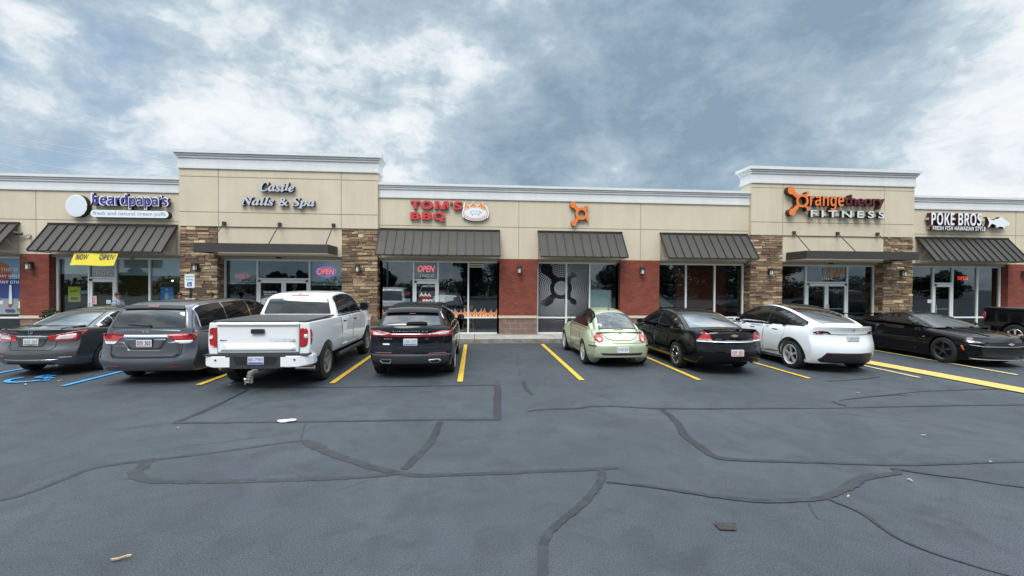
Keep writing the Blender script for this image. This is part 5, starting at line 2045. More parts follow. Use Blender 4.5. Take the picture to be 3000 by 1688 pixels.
    # -- wheels
    def wheels(s, rim_r, spokes, rim='alloy', style='spoke', twin=False, hubs=True, face=None):
        W_ = s.tw
        proto = {}
        for y in s.axles:
            for sx in (-1, 1):
                w = thing_part('wheel', s.root, (sx * (s.W / 2 - W_ / 2 - .015), y, s.R))
                for part in ('tyre', 'rim', 'rim_back'):
                    key = (part, sx)
                    if key not in proto:
                        proto[key] = getattr(s, '_' + part)(rim_r, spokes, sx, style, twin)
                    o = bpy.data.objects.new(part, proto[key])
                    if not o.data.materials:
                        o.data.materials.append(MATS[{'tyre': 'tyre', 'rim': rim, 'rim_back': 'wheel_dark'}[part]])
                    COL.objects.link(o)
                    o.parent = w
    def _lathe(s, prof, n=40):
        bm = bmesh.new()
        R_ = []
        for k in range(n):
            a = 2 * math.pi * k / n
            R_.append([bm.verts.new((x, r * math.cos(a), r * math.sin(a))) for x, r in prof])
        for k in range(n):
            A, B_ = R_[k], R_[(k + 1) % n]
            for i in range(len(prof) - 1):
                bm.faces.new((A[i], A[i + 1], B_[i + 1], B_[i]))
        return bm
    def _tyre(s, rr, sp, sx, st, tw):
        h, R_ = s.tw / 2, s.R
        prof = [(-h * .8, rr - .01), (-h, rr + .02), (-h * 1.02, (rr + R_) / 2), (-h * .93, R_ - .025), (-h * .78, R_ - .004), (-h * .3, R_), (h * .3, R_), (h * .78, R_ - .004), (h * .93, R_ - .025), (h * 1.02, (rr + R_) / 2), (h, rr + .02), (h * .8, rr - .01), (0, rr - .02), (-h * .8, rr - .01)]
        return mesh_from(s._lathe(prof), 'tyre', True, 35)
    def _rim(s, rr, sp, sx, style, twin):
        h = s.tw / 2
        o = sx
        prof = [(o * h * .95, rr + .012), (o * h * 1.0, rr + .002), (o * h * .86, rr - .022), (o * h * .2, rr - .035), (o * h * .2, rr - .045), (o * h * .80, rr - .034), (o * h * .95, rr + .012)]
        bm = s._lathe(prof)
        f = o * h * .80
        def wedge(a0, w0, w1, r0, r1, x0, x1):
            ca, sa = math.cos(a0), math.sin(a0)
            pts = []
            for r, w, x in ((r0, w0, x0), (r1, w1, x1)):
                for sg in (-1, 1):
                    for dd in (0, -o * .03):
                        yy, zz = r * ca - sg * w * sa, r * sa + sg * w * ca
                        pts.append(bm.verts.new((x + dd, yy, zz)))
            a, b, c, d, e, g, i, j = pts
            for q in ((a, c, i, e), (b, d, j, g), (a, b, g, e), (c, d, j, i), (e, g, j, i), (a, b, d, c)):
                bm.faces.new(q)
        for k in range(sp):
            a0 = 2 * math.pi * k / sp + math.pi / 2
            if twin:
                for dlt in (-.11, .11):
                    wedge(a0 + dlt * .6, .016, .021, .05, rr - .02, f, o * h * .82)
            else:
                wedge(a0, .026, .034 if sp < 7 else .022, .05, rr - .02, f, o * h * .82)
        rod(bm, (f - o * .03, 0, 0), (f + o * .012, 0, 0), .062, 16)
        return mesh_from(bm, 'rim', False)
    def _rim_back(s, rr, sp, sx, style, twin):
        bm = bmesh.new()
        o = sx
        rod(bm, (-o * s.tw * .35, 0, 0), (o * s.tw * .12, 0, 0), rr - .012, 30)
        return mesh_from(bm, 'rim_back', False)
    def plate(s, x, z, text, view='rear', strip='plate_blue', ink='plate_blue', frame=None, w=.305, h=.152, dy=-.012):
        loc, n = s.hit(view, x, z)
        y = loc.y + dy
        bm = bmesh.new()
        prism(bm, poly_round(rect(x - w / 2, x + w / 2, z - h / 2, z + h / 2), .015), y - .004, y + .03)
        pl = put('license_plate', bm, 'plate_white', s.root, True)
        if frame:
            bm = bmesh.new()
            prism(bm, rect(x - w / 2 - .012, x + w / 2 + .012, z - h / 2 - .012, z + h / 2 + .012), y, y + .035)
            put('plate_frame', bm, frame, pl, True)
        bm = bmesh.new()
        prism(bm, rect(x - w / 2 + .012, x + w / 2 - .012, z - h / 2 + .012, z - h / 2 + .034), y - .0065, y - .0045)
        put('plate_strip', bm, strip, pl, True)
        me = text_mesh(BT(text, 0), x - w / 2 + .02, x + w / 2 - .02, z - .032, z + .05, y - .007, .002, 0.0)
        put('plate_characters', me, [ink, ink], pl, True)
        return pl
    def badge_text(s, name, text, x0, x1, z0, z1, m, view='rear', bold=0.0, off=.006):
        loc, n = s.hit(view, (x0 + x1) / 2, (z0 + z1) / 2)
        me = text_mesh(text, x0, x1, z0, z1, loc.y - off, .012, bold)
        return put(name, me, [m, m], s.root, True)
    def door(s, poly, under=.007, handle=None, hm=None):
        for side in ('right', 'left'):
            d = s.drape('door', poly_round(poly, .05), side, s.paint, .0045, .06, None, False, under)[0]
            if handle:
                loc, n = s.hit(side, *handle)
                bm = bmesh.new()
                box(bm, loc.x - .012, loc.x + (.035 if side == 'right' else -.035), handle[0] - .09, handle[0] + .09, handle[1] - .013, handle[1] + .017)
                bmesh.ops.bevel(bm, geom=bm.edges[:], offset=.008, segments=2, affect='EDGES')
                put('handle', bm, hm or s.paint, d, True)
    def mirror_pod(s, y, z, m, w=.19, h=.13, gl=True):
        for sx in (-1, 1):
            loc, n = s.hit('right' if sx > 0 else 'left', y, z)
            bm = bmesh.new()
            bmesh.ops.create_cube(bm, size=1.0, matrix=Matrix.Translation((loc.x + sx * (.06 + w / 2), y, z + .03)) @ Matrix.Diagonal((w, .10, h, 1)))
            bmesh.ops.bevel(bm, geom=bm.edges[:], offset=.035, segments=3, affect='EDGES')
            rod(bm, (loc.x - sx * .03, y, z - .01), (loc.x + sx * .12, y, z), .022, 8)
            mp = put('wing_mirror', mesh_from(bm, 'wing_mirror', True, 40), m, s.root, True)
            bm = bmesh.new()
            x0 = loc.x + sx * (.06 + w / 2)
            sgn = -1
            box(bm, x0 - w * .40, x0 + w * .40, y - .056, y - .0515, z + .03 - h * .36, z + .03 + h * .36)
            put('mirror_glass', bm, 'car_glass', mp, True)
    def dark_under(s, z0=.16, z1=.42):  # black box added as the car's underside to block light
        bm = bmesh.new()
        box(bm, -s.W / 2 + .27, s.W / 2 - .27, .62, s.L - .6, z0 + .02, z1)
        put('underbody', bm, 'underbody', s.root, True)
    def exhaust(s, x, z, y=.1):
        bm = bmesh.new()
        rod(bm, (x, y - .03, z), (x, y + .35, z + .01), .032, 12)
        put('exhaust_pipe', bm, 'alloy_grey', s.root, True)

def thing_part(name, parent, loc):
    o = bpy.data.objects.new(name, None)
    o.empty_display_size = .1
    COL.objects.link(o)
    o.parent = parent
    o.location = loc
    return o
def clip_poly(y0, y1, z0, z1):
    return [(y0, z0), (y1, z0), (y1, z1), (y0, z1)]
def paint(name, col, metal=.35, rough=.32, coat=1.0):
    return mat(name, col, rough, metal=metal, coat=coat, spec=.15 if metal < .2 and max(col) < .1 else .5)
paint('paint_graphite', (.085, .088, .093), .55, .30)
paint('paint_slate', (.088, .096, .112), .6, .28)
paint('paint_white', (.84, .845, .85), .0, .35)
paint('paint_pearl', (.76, .79, .82), .0, .3)
paint('paint_black', (.004, .004, .005), .0, .12, .45)
paint('paint_black_blue', (.005, .006, .009), .0, .12, .45)
paint('paint_lime', (.46, .525, .355), .35, .30)
SEC = [(0, .93), (.12, .965), (.35, 1.0), (.6, 1.0), (.8, .985), (.93, .965), (1, .935)]
def rear_glass(c, z0, z1, a0, a1, name='rear_window', m='car_glass', hi=.55, off=.006, bow=.03, frame=True):
    u0, u1 = c.arc_at('z', z0, 0, hi), c.arc_at('z', z1, 0, hi)
    P = [(-a0, u0), (-a0 * .4, u0 - bow * .5), (a0 * .4, u0 - bow * .5), (a0, u0), (a1, u1), (a1 * .5, u1 + bow), (-a1 * .5, u1 + bow), (-a1, u1)]
    w = c.cab_skin(name, poly_round(P, .05), m, off)
    if frame:
        k = 1.045
        uc = (u0 + u1) / 2
        Q = [(p * k, uc + (u - uc) * 1.07) for p, u in P]
        c.cab_skin('window_seal', poly_round(Q, .05), 'trim_black', off - .0035)
    return w
def screen(c, z0, z1, a0, a1, m='car_glass'):
    u1, u0 = c.arc_at('z', z1, .45, 1.0), c.arc_at('z', z0, .5, 1.0)
    P = [(-a0, u0), (a0, u0), (a1, u1), (a1 * .5, u1 - .02), (-a1 * .5, u1 - .02), (-a1, u1)]
    c.cab_skin('windshield', poly_round(P, .04), m, .006)
def side_glass(c, zlo, inset, cuts, m='car_glass_side', trim=None):
    for y0, y1 in cuts:
        P = c.window_band(zlo, inset, y0, y1)
        if len(P) > 5:
            c.drape('side_window', poly_round(P, .03, 3), 'right', m, .0105, .05, None, True)
    if trim:
        P = c.window_band(zlo, inset - .020, cuts[0][0] - .04, cuts[-1][1] + .04)
        c.drape('window_trim', poly_round(P, .05, 3), 'right', trim, .007, .05, None, True)

# ---- 1: graphite compact saloon on the left
c = Car('parked_car', 'graphite grey saloon car half cut by the edge, on the blue wheelchair bay', 'car', (-9.89, 10.68, 0), 0, 'paint_graphite', 4.63, 1.76, .325, (1.0, 3.70))
c.lower([(0, 1.055), (.12, 1.09), (.5, 1.10), (1.0, 1.06), (2.2, 1.0), (3.4, .98), (4.1, .87), (4.45, .76), (4.63, .66)], [(0, .30), (.5, .23), (4.1, .2), (4.63, .24)],
        [(0, .80), (.35, .855), (1.0, .88), (2.4, .88), (3.6, .88), (4.2, .84), (4.63, .72)], SEC,
        [(.2, .12), (.30, .03), (.42, .0), (.57, .0), (.62, .035), (.75, .085), (.92, .10), (1.0, .085), (1.08, .05), (1.12, .07)], [(.2, .1), (.45, 0), (.6, .02), (.7, .1)], .22, .28)
c.cabin([(.62, 1.02), (1.0, 1.215), (1.45, 1.395), (1.9, 1.475), (2.35, 1.50), (2.8, 1.47), (3.3, 1.27), (3.85, .98)], .98, .80, .56, .07, .04)
c.body(1.14)
c.dark_under()
rear_glass(c, 1.115, 1.39, .80, .80, m='car_glass_bright')
screen(c, 1.04, 1.43, .84, .82)
side_glass(c, lambda y: 1.055 - .02 * (y - 1.2), .075, [(.95, 1.36), (1.39, 2.30), (2.36, 3.6)], trim='chrome')
c.door([(1.62, .34), (2.36, .30), (2.36, 1.03), (1.25, 1.06), (1.28, .85)], handle=(1.62, .96))
c.door([(2.39, .30), (3.36, .32), (3.42, .9), (3.35, 1.0), (2.39, 1.03)], handle=(2.66, .94))
for L_ in c.drape('tail_light', poly_round([(.33, .93), (.50, .955), (.66, .985), (.80, 1.02), (.87, 1.03), (.862, .98), (.83, .86), (.80, .80), (.60, .80), (.33, .815)], .03), 'rear', 'lamp_red', .010, .035, None, True):
    sg = 1 if L_.data.vertices[0].co.x > 0 else -1
    c.drape('clear_lens', poly_round([(sg * .45, .845), (sg * .50, .925), (sg * .80, .965), (sg * .77, .85)], .03), 'rear', 'lamp_white', .013, .03, L_)
c.drape('trunk_chrome_bar', rect(-.33, .33, .905, .935), 'rear', 'chrome', .012, .05)
c.drape('trunk_lip', poly_round([(-.58, 1.062), (.58, 1.062), (.56, 1.092), (-.56, 1.092)], .01), 'rear', 'paint_graphite', .03, .05)
c.drape('plate_recess', poly_round([(-.33, .90), (.33, .90), (.25, .68), (-.25, .68)], .03), 'rear', 'trim_grey', .003, .05)
c.drape('trunk_seam', ribbon_poly([(-.50, 1.0), (-.47, .68), (-.40, .61), (.40, .61), (.47, .68), (.50, 1.0)], .010), 'rear', 'seam_dark', .004, .05)
c.plate(0, .79, 'NGF 204', strip='print_olive', ink='print_grey', dy=-.015)
c.badge_text('maker_badge', '◯', -.05, .05, .965, 1.045, 'chrome', bold=.03, off=.012)
c.badge_text('model_badge', BT('SENTRA', 0), -.46, -.30, .995, 1.015, 'chrome', off=.012)
c.drape('bumper_reflector', poly_round(rect(.55, .76, .445, .475), .01), 'rear', 'lamp_dark_red', .008, .04, None, True)
c.drape('bumper_valance', poly_round([(-.42, .375), (.42, .375), (.55, .30), (-.55, .30)], .02), 'rear', 'trim_black', .006, .05)
c.drape('bumper_crease', ribbon_poly([(-.55, .40), (-.48, .395), (.48, .395), (.55, .40)], .012), 'rear', 'chrome', .008, .05)
c.exhaust(.48, .27, .16)
c.mirror_pod(3.35, 1.0, 'paint_graphite')
c.wheels(.205, 10, 'alloy', twin=False)

# ---- 2: slate minivan
c = Car('parked_minivan', 'slate grey minivan with a wide silver bar between its tail lights', 'minivan', (-6.85, 9.73, 0), 0, 'paint_slate', 5.15, 2.01, .345, (1.12, 4.12))
c.lower([(0, 1.13), (.1, 1.16), (1.0, 1.12), (3.9, 1.08), (4.5, 1.0), (4.95, .84), (5.15, .70)], [(0, .32), (.4, .25), (4.6, .22), (5.15, .27)],
        [(0, .90), (.35, .965), (1.1, 1.0), (3.2, 1.0), (4.3, .99), (4.8, .92), (5.15, .78)], SEC,
        [(.2, .16), (.34, .04), (.44, .0), (.56, .01), (.60, .05), (.8, .095), (.95, .11), (1.05, .12), (1.2, .15)], [(.2, .1), (.5, 0), (.7, .08)], .17, .30, pw=3.2)
c.cabin([(.17, 1.02), (.20, 1.2), (.33, 1.5), (.44, 1.63), (.75, 1.715), (1.6, 1.755), (2.6, 1.745), (3.4, 1.66), (4.0, 1.40), (4.65, 1.02)], 1.06, .935, .70, .10, .03, [(0, .93), (.5, .965), (1.2, 1.0), (5, 1.0)])
c.body(1.13)
c.dark_under()
rear_glass(c, 1.195, 1.545, .84, .84, hi=.3, bow=.01)
u_ = c.arc_at('z', 1.60, 0, .3)
c.cab_skin('roof_spoiler', poly_round([(-.84, u_ - .05), (.84, u_ - .05), (.84, u_ + .03), (-.84, u_ + .03)], .02), 'trim_black', .05)
c.cab_skin('high_brake_light', poly_round([(-.16, u_ - .03), (.16, u_ - .03), (.16, u_ + .02), (-.16, u_ + .02)], .01), 'lamp_dark_red', .058)
screen(c, 1.12, 1.60, .86, .84)
side_glass(c, lambda y: 1.16 - .012 * (y - .5), .085, [(.52, 1.50), (1.56, 2.62), (2.70, 4.2)], trim='chrome')
c.door([(1.62, .36), (2.66, .34), (2.66, 1.12), (1.55, 1.13), (1.50, .8)], handle=(1.86, 1.0))
c.door([(2.70, .34), (3.72, .36), (3.78, .95), (3.72, 1.08), (2.70, 1.11)], handle=(2.96, .99))
for L_ in c.drape('tail_light', poly_round([(.40, 1.055), (.62, 1.06), (.80, 1.06), (.93, 1.05), (.925, .98), (.88, .93), (.54, .93)], .02), 'rear', 'lamp_red', .012, .035, None, True):
    sg = 1 if L_.data.vertices[0].co.x > 0 else -1
    c.drape('clear_lens', poly_round([(sg * .54, .925), (sg * .88, .925), (sg * .84, .855), (sg * .62, .86)], .03), 'rear', 'lamp_white', .010, .03, L_)
c.drape('silver_bar', poly_round([(-.42, 1.045), (.42, 1.045), (.45, .975), (-.45, .975)], .01), 'rear', 'chrome', .014, .05)
c.drape('plate_recess', poly_round([(-.42, .965), (.42, .965), (.30, .755), (-.30, .755)], .04), 'rear', 'paint_slate', .012, .05)
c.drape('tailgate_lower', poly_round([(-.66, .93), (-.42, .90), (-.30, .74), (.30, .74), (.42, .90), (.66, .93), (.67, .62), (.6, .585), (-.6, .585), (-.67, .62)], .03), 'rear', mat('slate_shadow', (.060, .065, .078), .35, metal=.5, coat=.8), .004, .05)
c.drape('tailgate_seam', ribbon_poly([(-.70, .95), (-.69, .64), (-.62, .575), (.62, .575), (.69, .64), (.70, .95)], .012), 'rear', 'seam_dark', .006, .05)
c.plate(.0, .875, 'DIV 303', strip='plate_orange', ink='print_navy', frame='trim_black', dy=-.03)
c.badge_text('maker_badge', BT('H', 0), -.065, .065, 1.085, 1.155, 'chrome', bold=.02, off=.014)
c.badge_text('model_badge', BT('Odyssey', 0), -.66, -.50, 1.09, 1.115, 'chrome', off=.012)
c.badge_text('trim_badge', BT('TOURING', 0), -.60, -.36, .80, .825, 'alloy_grey', off=.02)
c.drape('bumper_reflector', poly_round(rect(.46, .72, .385, .415), .01), 'rear', 'lamp_dark_red', .008, .04, None, True)
# wiper
loc, n = c.cab_pt(-.1, c.arc_at('z', 1.24, 0, .3), .02), None
bm = bmesh.new()
rod(bm, (.04, loc.y - .03, 1.235), (-.46, loc.y - .02, 1.275), .014, 6, r1=.007)
rod(bm, (.04, loc.y + .04, 1.225), (.04, loc.y - .04, 1.235), .022, 8)
put('rear_wiper', bm, 'trim_black', c.root, True)
c.exhaust(-.1, .29, .3)
c.mirror_pod(3.85, 1.10, 'paint_slate', .22, .17)
c.wheels(.225, 5, 'alloy')

# ---- 3: pickup trucks
def pickup(name, label, loc, rz, pnt, white_bumper, rimm):
    c = Car(name, label, 'pickup truck', loc, rz, pnt, 5.81, 2.03, .405, (1.17, 4.87), .26)
    c.lower([(0, 1.355), (.1, 1.365), (2.0, 1.345), (4.6, 1.32), (5.3, 1.24), (5.81, 1.10)], [(0, .66), (.5, .62), (.9, .56), (4.5, .52), (5.81, .55)],
            [(0, .955), (.3, .985), (1.1, 1.0), (4.8, 1.0), (5.4, .97), (5.81, .84)], [(0, .95), (.15, .985), (.4, 1.0), (.7, .995), (.9, .98), (1, .965)],
            [(.5, .14), (.7, .13), (1.2, .13), (1.34, .12), (1.4, .14)], [(.4, .1), (.7, 0), (1.0, .02), (1.3, .1)], .035, .22, .01, 5)
    c.cabin([(2.02, 1.25), (2.04, 1.38), (2.13, 1.70), (2.22, 1.84), (2.45, 1.905), (3.1, 1.945), (3.7, 1.91), (4.1, 1.78), (4.75, 1.25)], 1.28, .925, .72, .10, .03)
    c.body(1.17, .36)
    c.dark_under(.34, .70)
    rear_glass(c, 1.41, 1.76, .84, .84, hi=.3, bow=.0)
    u_ = c.arc_at('z', 1.87, 0, .3)
    hb = c.cab_skin('high_brake_light', poly_round([(-.24, u_ - .055), (.24, u_ - .055), (.24, u_ + .02), (-.24, u_ + .02)], .01), 'lamp_white', .02)
    c.cab_skin('red_lens', [(-.06, u_ - .04), (.06, u_ - .04), (.06, u_ + .005), (-.06, u_ + .005)], 'lamp_red', .026, parent=hb)
    c.cab_skin('lens_surround', poly_round([(-.27, u_ - .075), (.27, u_ - .075), (.27, u_ + .035), (-.27, u_ + .035)], .01), 'lamp_red', .014, parent=hb)
    screen(c, 1.36, 1.78, .86, .84)
    side_glass(c, lambda y: 1.385 - .01 * (y - 2), .10, [(2.30, 3.18), (3.26, 4.45)], trim='trim_black')
    c.door([(2.28, .62), (3.20, .60), (3.22, 1.34), (2.24, 1.35)], handle=(2.50, 1.20), hm='trim_grey')
    c.door([(3.24, .60), (4.20, .62), (4.32, 1.0), (4.30, 1.33), (3.26, 1.34)], handle=(3.46, 1.19), hm='trim_grey')
    bm = bmesh.new()
    box(bm, -.90, .90, .16, 2.00, 1.352, 1.392)
    bmesh.ops.bevel(bm, geom=bm.edges[:], offset=.014, segments=2, affect='EDGES')
    put('bed_cover', bm, mat('vinyl_dark', (.045, .046, .048), .55), c.root, True)
    # tailgate
    tg = c.drape('tailgate', poly_round([(-.78, 1.335), (.78, 1.335), (.775, .755), (-.775, .755)], .03), 'rear', pnt, .012, .08, None, False, .009)[0]
    c.drape('tailgate_lip', poly_round([(-.775, 1.352), (.775, 1.352), (.772, 1.30), (-.772, 1.30)], .01), 'rear', pnt, .030, .08, tg)
    c.drape('tailgate_panel', poly_round([(-.62, .945), (.62, .945), (.70, .885), (.72, .80), (-.72, .80), (-.70, .885)], .02), 'rear', pnt, .024, .08, tg)
    bm = bmesh.new()
    prism(bm, poly_round(rect(-.125, .125, 1.145, 1.235), .02), .075, .11)
    h = put('tailgate_handle', bm, 'trim_black', tg, True)
    if white_bumper:
        c.badge_text('drive_badge', BT('4x4', 0), -.73, -.60, .995, 1.025, 'trim_grey', bold=.01, off=.016)
        me = text_mesh(BT('TUNDRA', 0), .20, .72, .985, 1.045, .112, .012, .01)
        put('embossed_name', me, [pnt, 'trim_grey'], tg, True)
    for sx in (1, -1):
        vw = 'rear'
        l = c.drape('tail_light', poly_round([(sx * .79, 1.265), (sx * .90, 1.255), (sx * .935, 1.22), (sx * .935, .95), (sx * .90, .885), (sx * .79, .865)], .03), 'rear', 'lamp_red', .014, .04)[0]
        c.drape('clear_lens', poly_round([(sx * .87, 1.125), (sx * .935, 1.125), (sx * .935, 1.05), (sx * .89, 1.04), (sx * .86, 1.07)], .02), 'rear', 'lamp_white', .02, .03, l)
        c.drape('side_lens', poly_round([(.19, 1.235), (.25, 1.20), (.27, 1.06), (.24, .95), (.19, .895)], .03), 'right' if sx > 0 else 'left', 'lamp_red', .010, .04, l)
    # rear bumper
    bm = bmesh.new()
    prism(bm, [(-.56, .72), (.56, .72), (.60, .50), (.40, .47), (-.40, .47), (-.60, .50)], -.01, .20)
    box(bm, -.98, .98, .02, .24, .715, .745)
    bmp = put('rear_bumper', bm, 'trim_grey', c.root, True)
    for sx in (-1, 1):
        bm = bmesh.new()
        pts = [(.46, -.02), (.80, -.005), (.96, .06), (1.035, .20), (1.03, .42), (.95, .42), (.92, .22), (.46, .16)]
        lo = [bm.verts.new((sx * px, py, .485 + (.03 if px > .9 else 0))) for px, py in pts]
        hi = [bm.verts.new((sx * px, py, .712)) for px, py in pts]
        bm.faces.new(lo)
        bm.faces.new(hi)
        for i in range(8):
            bm.faces.new((lo[i], lo[(i + 1) % 8], hi[(i + 1) % 8], hi[i]))
        bmesh.ops.recalc_face_normals(bm, faces=bm.faces[:])
        bmesh.ops.bevel(bm, geom=bm.edges[:], offset=.018, segments=2, affect='EDGES')
        e = put('bumper_end', bm, pnt if white_bumper else 'trim_grey', bmp, True)
        bm = bmesh.new()
        rod(bm, (sx * .74, -.012, .64), (sx * .74, -.022, .64), .018, 10)
        put('parking_sensor', bm, 'trim_black', c.root, True)
    bm = bmesh.new()
    prism(bm, poly_round([(-.42, .70), (.42, .70), (.36, .55), (-.36, .55)], .03), -.016, -.011)
    put('bumper_step', bm, 'trim_black', bmp, True)
    # plate on the bumper
    bm = bmesh.new()
    prism(bm, poly_round(rect(-.135, .165, .555, .705), .012), -.026, -.018)
    pl = put('license_plate', bm, 'plate_white', c.root, True)
    bm = bmesh.new()
    prism(bm, rect(-.125, .155, .562, .60), -.0285, -.0265)
    put('plate_strip', bm, 'plate_blue', pl, True)
    put('plate_characters', text_mesh(BT('EJC-7101', 0), -.12, .15, .61, .68, -.029, .002), ['plate_blue', 'plate_blue'], pl, True)
    # hitch
    bm = bmesh.new()
    box(bm, -.05, .05, -.03, .30, .40, .46)
    box(bm, -.035, .035, -.16, -.02, .395, .455)
    for k in range(4):
        box(bm, -.055 - .012 * k, .02 - .012 * k, -.20 - .005 * k, -.14, .40 - .055 * k, .435 - .055 * k)
    box(bm, -.06, .02, -.165, -.13, .22, .45)
    put('tow_hitch', bm, 'alloy_grey', c.root, True)
    bm = bmesh.new()
    bmesh.ops.create_uvsphere(bm, u_segments=14, v_segments=10, radius=.028, matrix=Matrix.Translation((-.10, -.19, .30)))
    rod(bm, (-.10, -.19, .20), (-.10, -.19, .28), .012, 8)
    put('hitch_ball', bm, 'chrome', c.root, True)
    for sx in (-1, 1):
        bm = bmesh.new()
        box(bm, sx * .98, sx * .74, .62, .66, .30, .60)
        put('mud_flap', bm, 'trim_black', c.root, True)
        bm = bmesh.new()
        rod(bm, (sx * 1.0, 1.95, .43), (sx * 1.0, 4.15, .43), .055, 10)
        put('running_board', bm, 'trim_grey', c.root, True)
    bm = bmesh.new()
    rod(bm, (.62, .38, .42), (.98, .42, .41), .045, 12)
    put('exhaust_pipe', bm, 'chrome', c.root, True)
    c.mirror_pod(4.18, 1.46, 'trim_grey', .24, .24)
    c.wheels(.245, 5, rimm, twin=True)
    return c
pickup('parked_truck', 'white four-door pickup truck with a black bed cover and tow hitch', (-4.28, 9.06, 0), 0, 'paint_white', True, 'alloy_grey')
pickup('parked_truck', 'black pickup truck cut by the edge behind the black coupe', (20.15, 15.42, 0), math.pi, 'paint_black', False, 'chrome')

# ---- 4: black crossover with the full-width red light bar
c = Car('parked_crossover', 'black crossover with a full-width red light bar, right beside the white pickup', 'car', (-1.43, 9.93, 0), 0, 'paint_black_blue', 4.83, 1.93, .37, (1.05, 3.90), .245)
c.lower([(0, 1.18), (.1, 1.215), (.5, 1.18), (1.0, 1.13), (3.4, 1.08), (4.2, .98), (4.6, .86), (4.83, .72)], [(0, .36), (.4, .28), (4.4, .25), (4.83, .3)],
        [(0, .86), (.35, .925), (1.0, .965), (3.8, .965), (4.4, .91), (4.83, .76)], SEC,
        [(.25, .2), (.36, .05), (.46, .01), (.6, 0), (.7, .03), (.78, .08), (.95, .085), (1.06, .06), (1.15, .085), (1.24, .13)], [(.2, .1), (.5, 0), (.75, .1)], .2, .28)
c.cabin([(.19, 1.02), (.215, 1.19), (.42, 1.44), (.50, 1.53), (.80, 1.60), (1.5, 1.67), (2.2, 1.675), (2.9, 1.60), (3.4, 1.35), (3.95, 1.02)], 1.05, .875, .62, .09, .035, [(0, .90), (.5, .95), (1.2, 1.0), (5, 1.0)])
c.body(1.14)
c.dark_under()
rear_glass(c, 1.215, 1.425, .86, .86, hi=.3, bow=.0)
u_ = c.arc_at('z', 1.475, 0, .3)
c.cab_skin('roof_spoiler', poly_round([(-.90, u_ - .02), (.90, u_ - .02), (.86, u_ + .14), (-.86, u_ + .14)], .02), 'paint_black_blue', .055)
c.cab_skin('high_brake_light', poly_round([(-.10, u_ - .05), (.10, u_ - .05), (.10, u_ - .025), (-.10, u_ - .025)], .005), 'lamp_dark_red', .03)
screen(c, 1.10, 1.56, .86, .84)
side_glass(c, lambda y: 1.165 - .018 * (y - .5), .075, [(.50, 1.30), (1.36, 2.24), (2.30, 3.6)], trim='chrome')
c.door([(1.60, .42), (2.28, .40), (2.28, 1.12), (1.36, 1.14), (1.40, .85)], handle=(1.62, 1.02))
c.door([(2.31, .40), (3.36, .42), (3.42, .9), (3.34, 1.07), (2.31, 1.11)], handle=(2.56, 1.0))
lb = c.drape('tail_light_bar', poly_round([(-.90, 1.085), (-.70, 1.10), (-.48, 1.055), (-.42, 1.045), (.42, 1.045), (.48, 1.055), (.70, 1.10), (.90, 1.085), (.90, .985), (.82, .965), (-.82, .965), (-.90, .985)], .02), 'rear', 'lamp_red', .010, .035)[0]
c.drape('chrome_strip', rect(-.46, .46, 1.028, 1.045), 'rear', 'chrome', .018, .05, lb)
for sx in (-1, 1):
    c.drape('clear_lens', poly_round([(sx * .46, 1.03), (sx * .62, 1.062), (sx * .83, 1.075), (sx * .835, 1.01), (sx * .62, 1.005)], .015), 'rear', 'lamp_white', .016, .03, lb)
c.drape('tailgate_seam', ribbon_poly([(-.74, .965), (-.70, .76), (-.60, .715), (.60, .715), (.70, .76), (.74, .965)], .014), 'rear', 'seam_dark', .004, .05)
c.badge_text('maker_name', 'LINCOLN', -.38, .38, 1.075, 1.102, 'chrome', bold=.02, off=.014)
c.badge_text('model_badge', BT('MKX', 0), -.58, -.40, .905, .932, 'chrome', off=.016)
c.badge_text('trim_badge', BT('2.7', 0), .33, .40, .905, .932, 'chrome', off=.016)
c.drape('dealer_sticker', rect(-.61, -.46, .785, .82), 'rear', 'print_pale', .006, .05)
c.plate(0, .85, 'URN 879', strip='plate_blue', ink='print_grey', dy=-.015)
c.drape('bumper_valance', poly_round([(-.92, .585), (.92, .585), (.93, .42), (.80, .36), (-.80, .36), (-.93, .42)], .03), 'rear', mat('valance_grey', (.028, .030, .034), .55), .006, .05)
c.drape('bumper_reflector', poly_round(rect(.40, .78, .60, .622), .008), 'rear', 'lamp_dark_red', .008, .04, None, True)
for ex in c.drape('exhaust_surround', poly_round([(.40, .47), (.63, .475), (.68, .44), (.62, .385), (.44, .385)], .02), 'rear', 'alloy', .012, .03, None, True):
    sg = 1 if ex.data.vertices[0].co.x > 0 else -1
    c.drape('exhaust_opening', poly_round([(sg * .425, .455), (sg * .615, .46), (sg * .65, .435), (sg * .60, .40), (sg * .46, .40)], .015), 'rear', 'seam_dark', .016, .03, ex)
loc = c.cab_pt(.2, c.arc_at('z', 1.25, 0, .3), .02)
bm = bmesh.new()
prism(bm, poly_round([(-.12, 1.235), (.36, 1.245), (.34, 1.285), (.18, 1.295), (-.08, 1.285)], .02), loc.y - .05, loc.y + .01)
put('rear_wiper', bm, 'trim_black', c.root, True)
c.mirror_pod(3.40, 1.13, 'paint_black_blue', .2, .15)
c.wheels(.255, 8, 'alloy')

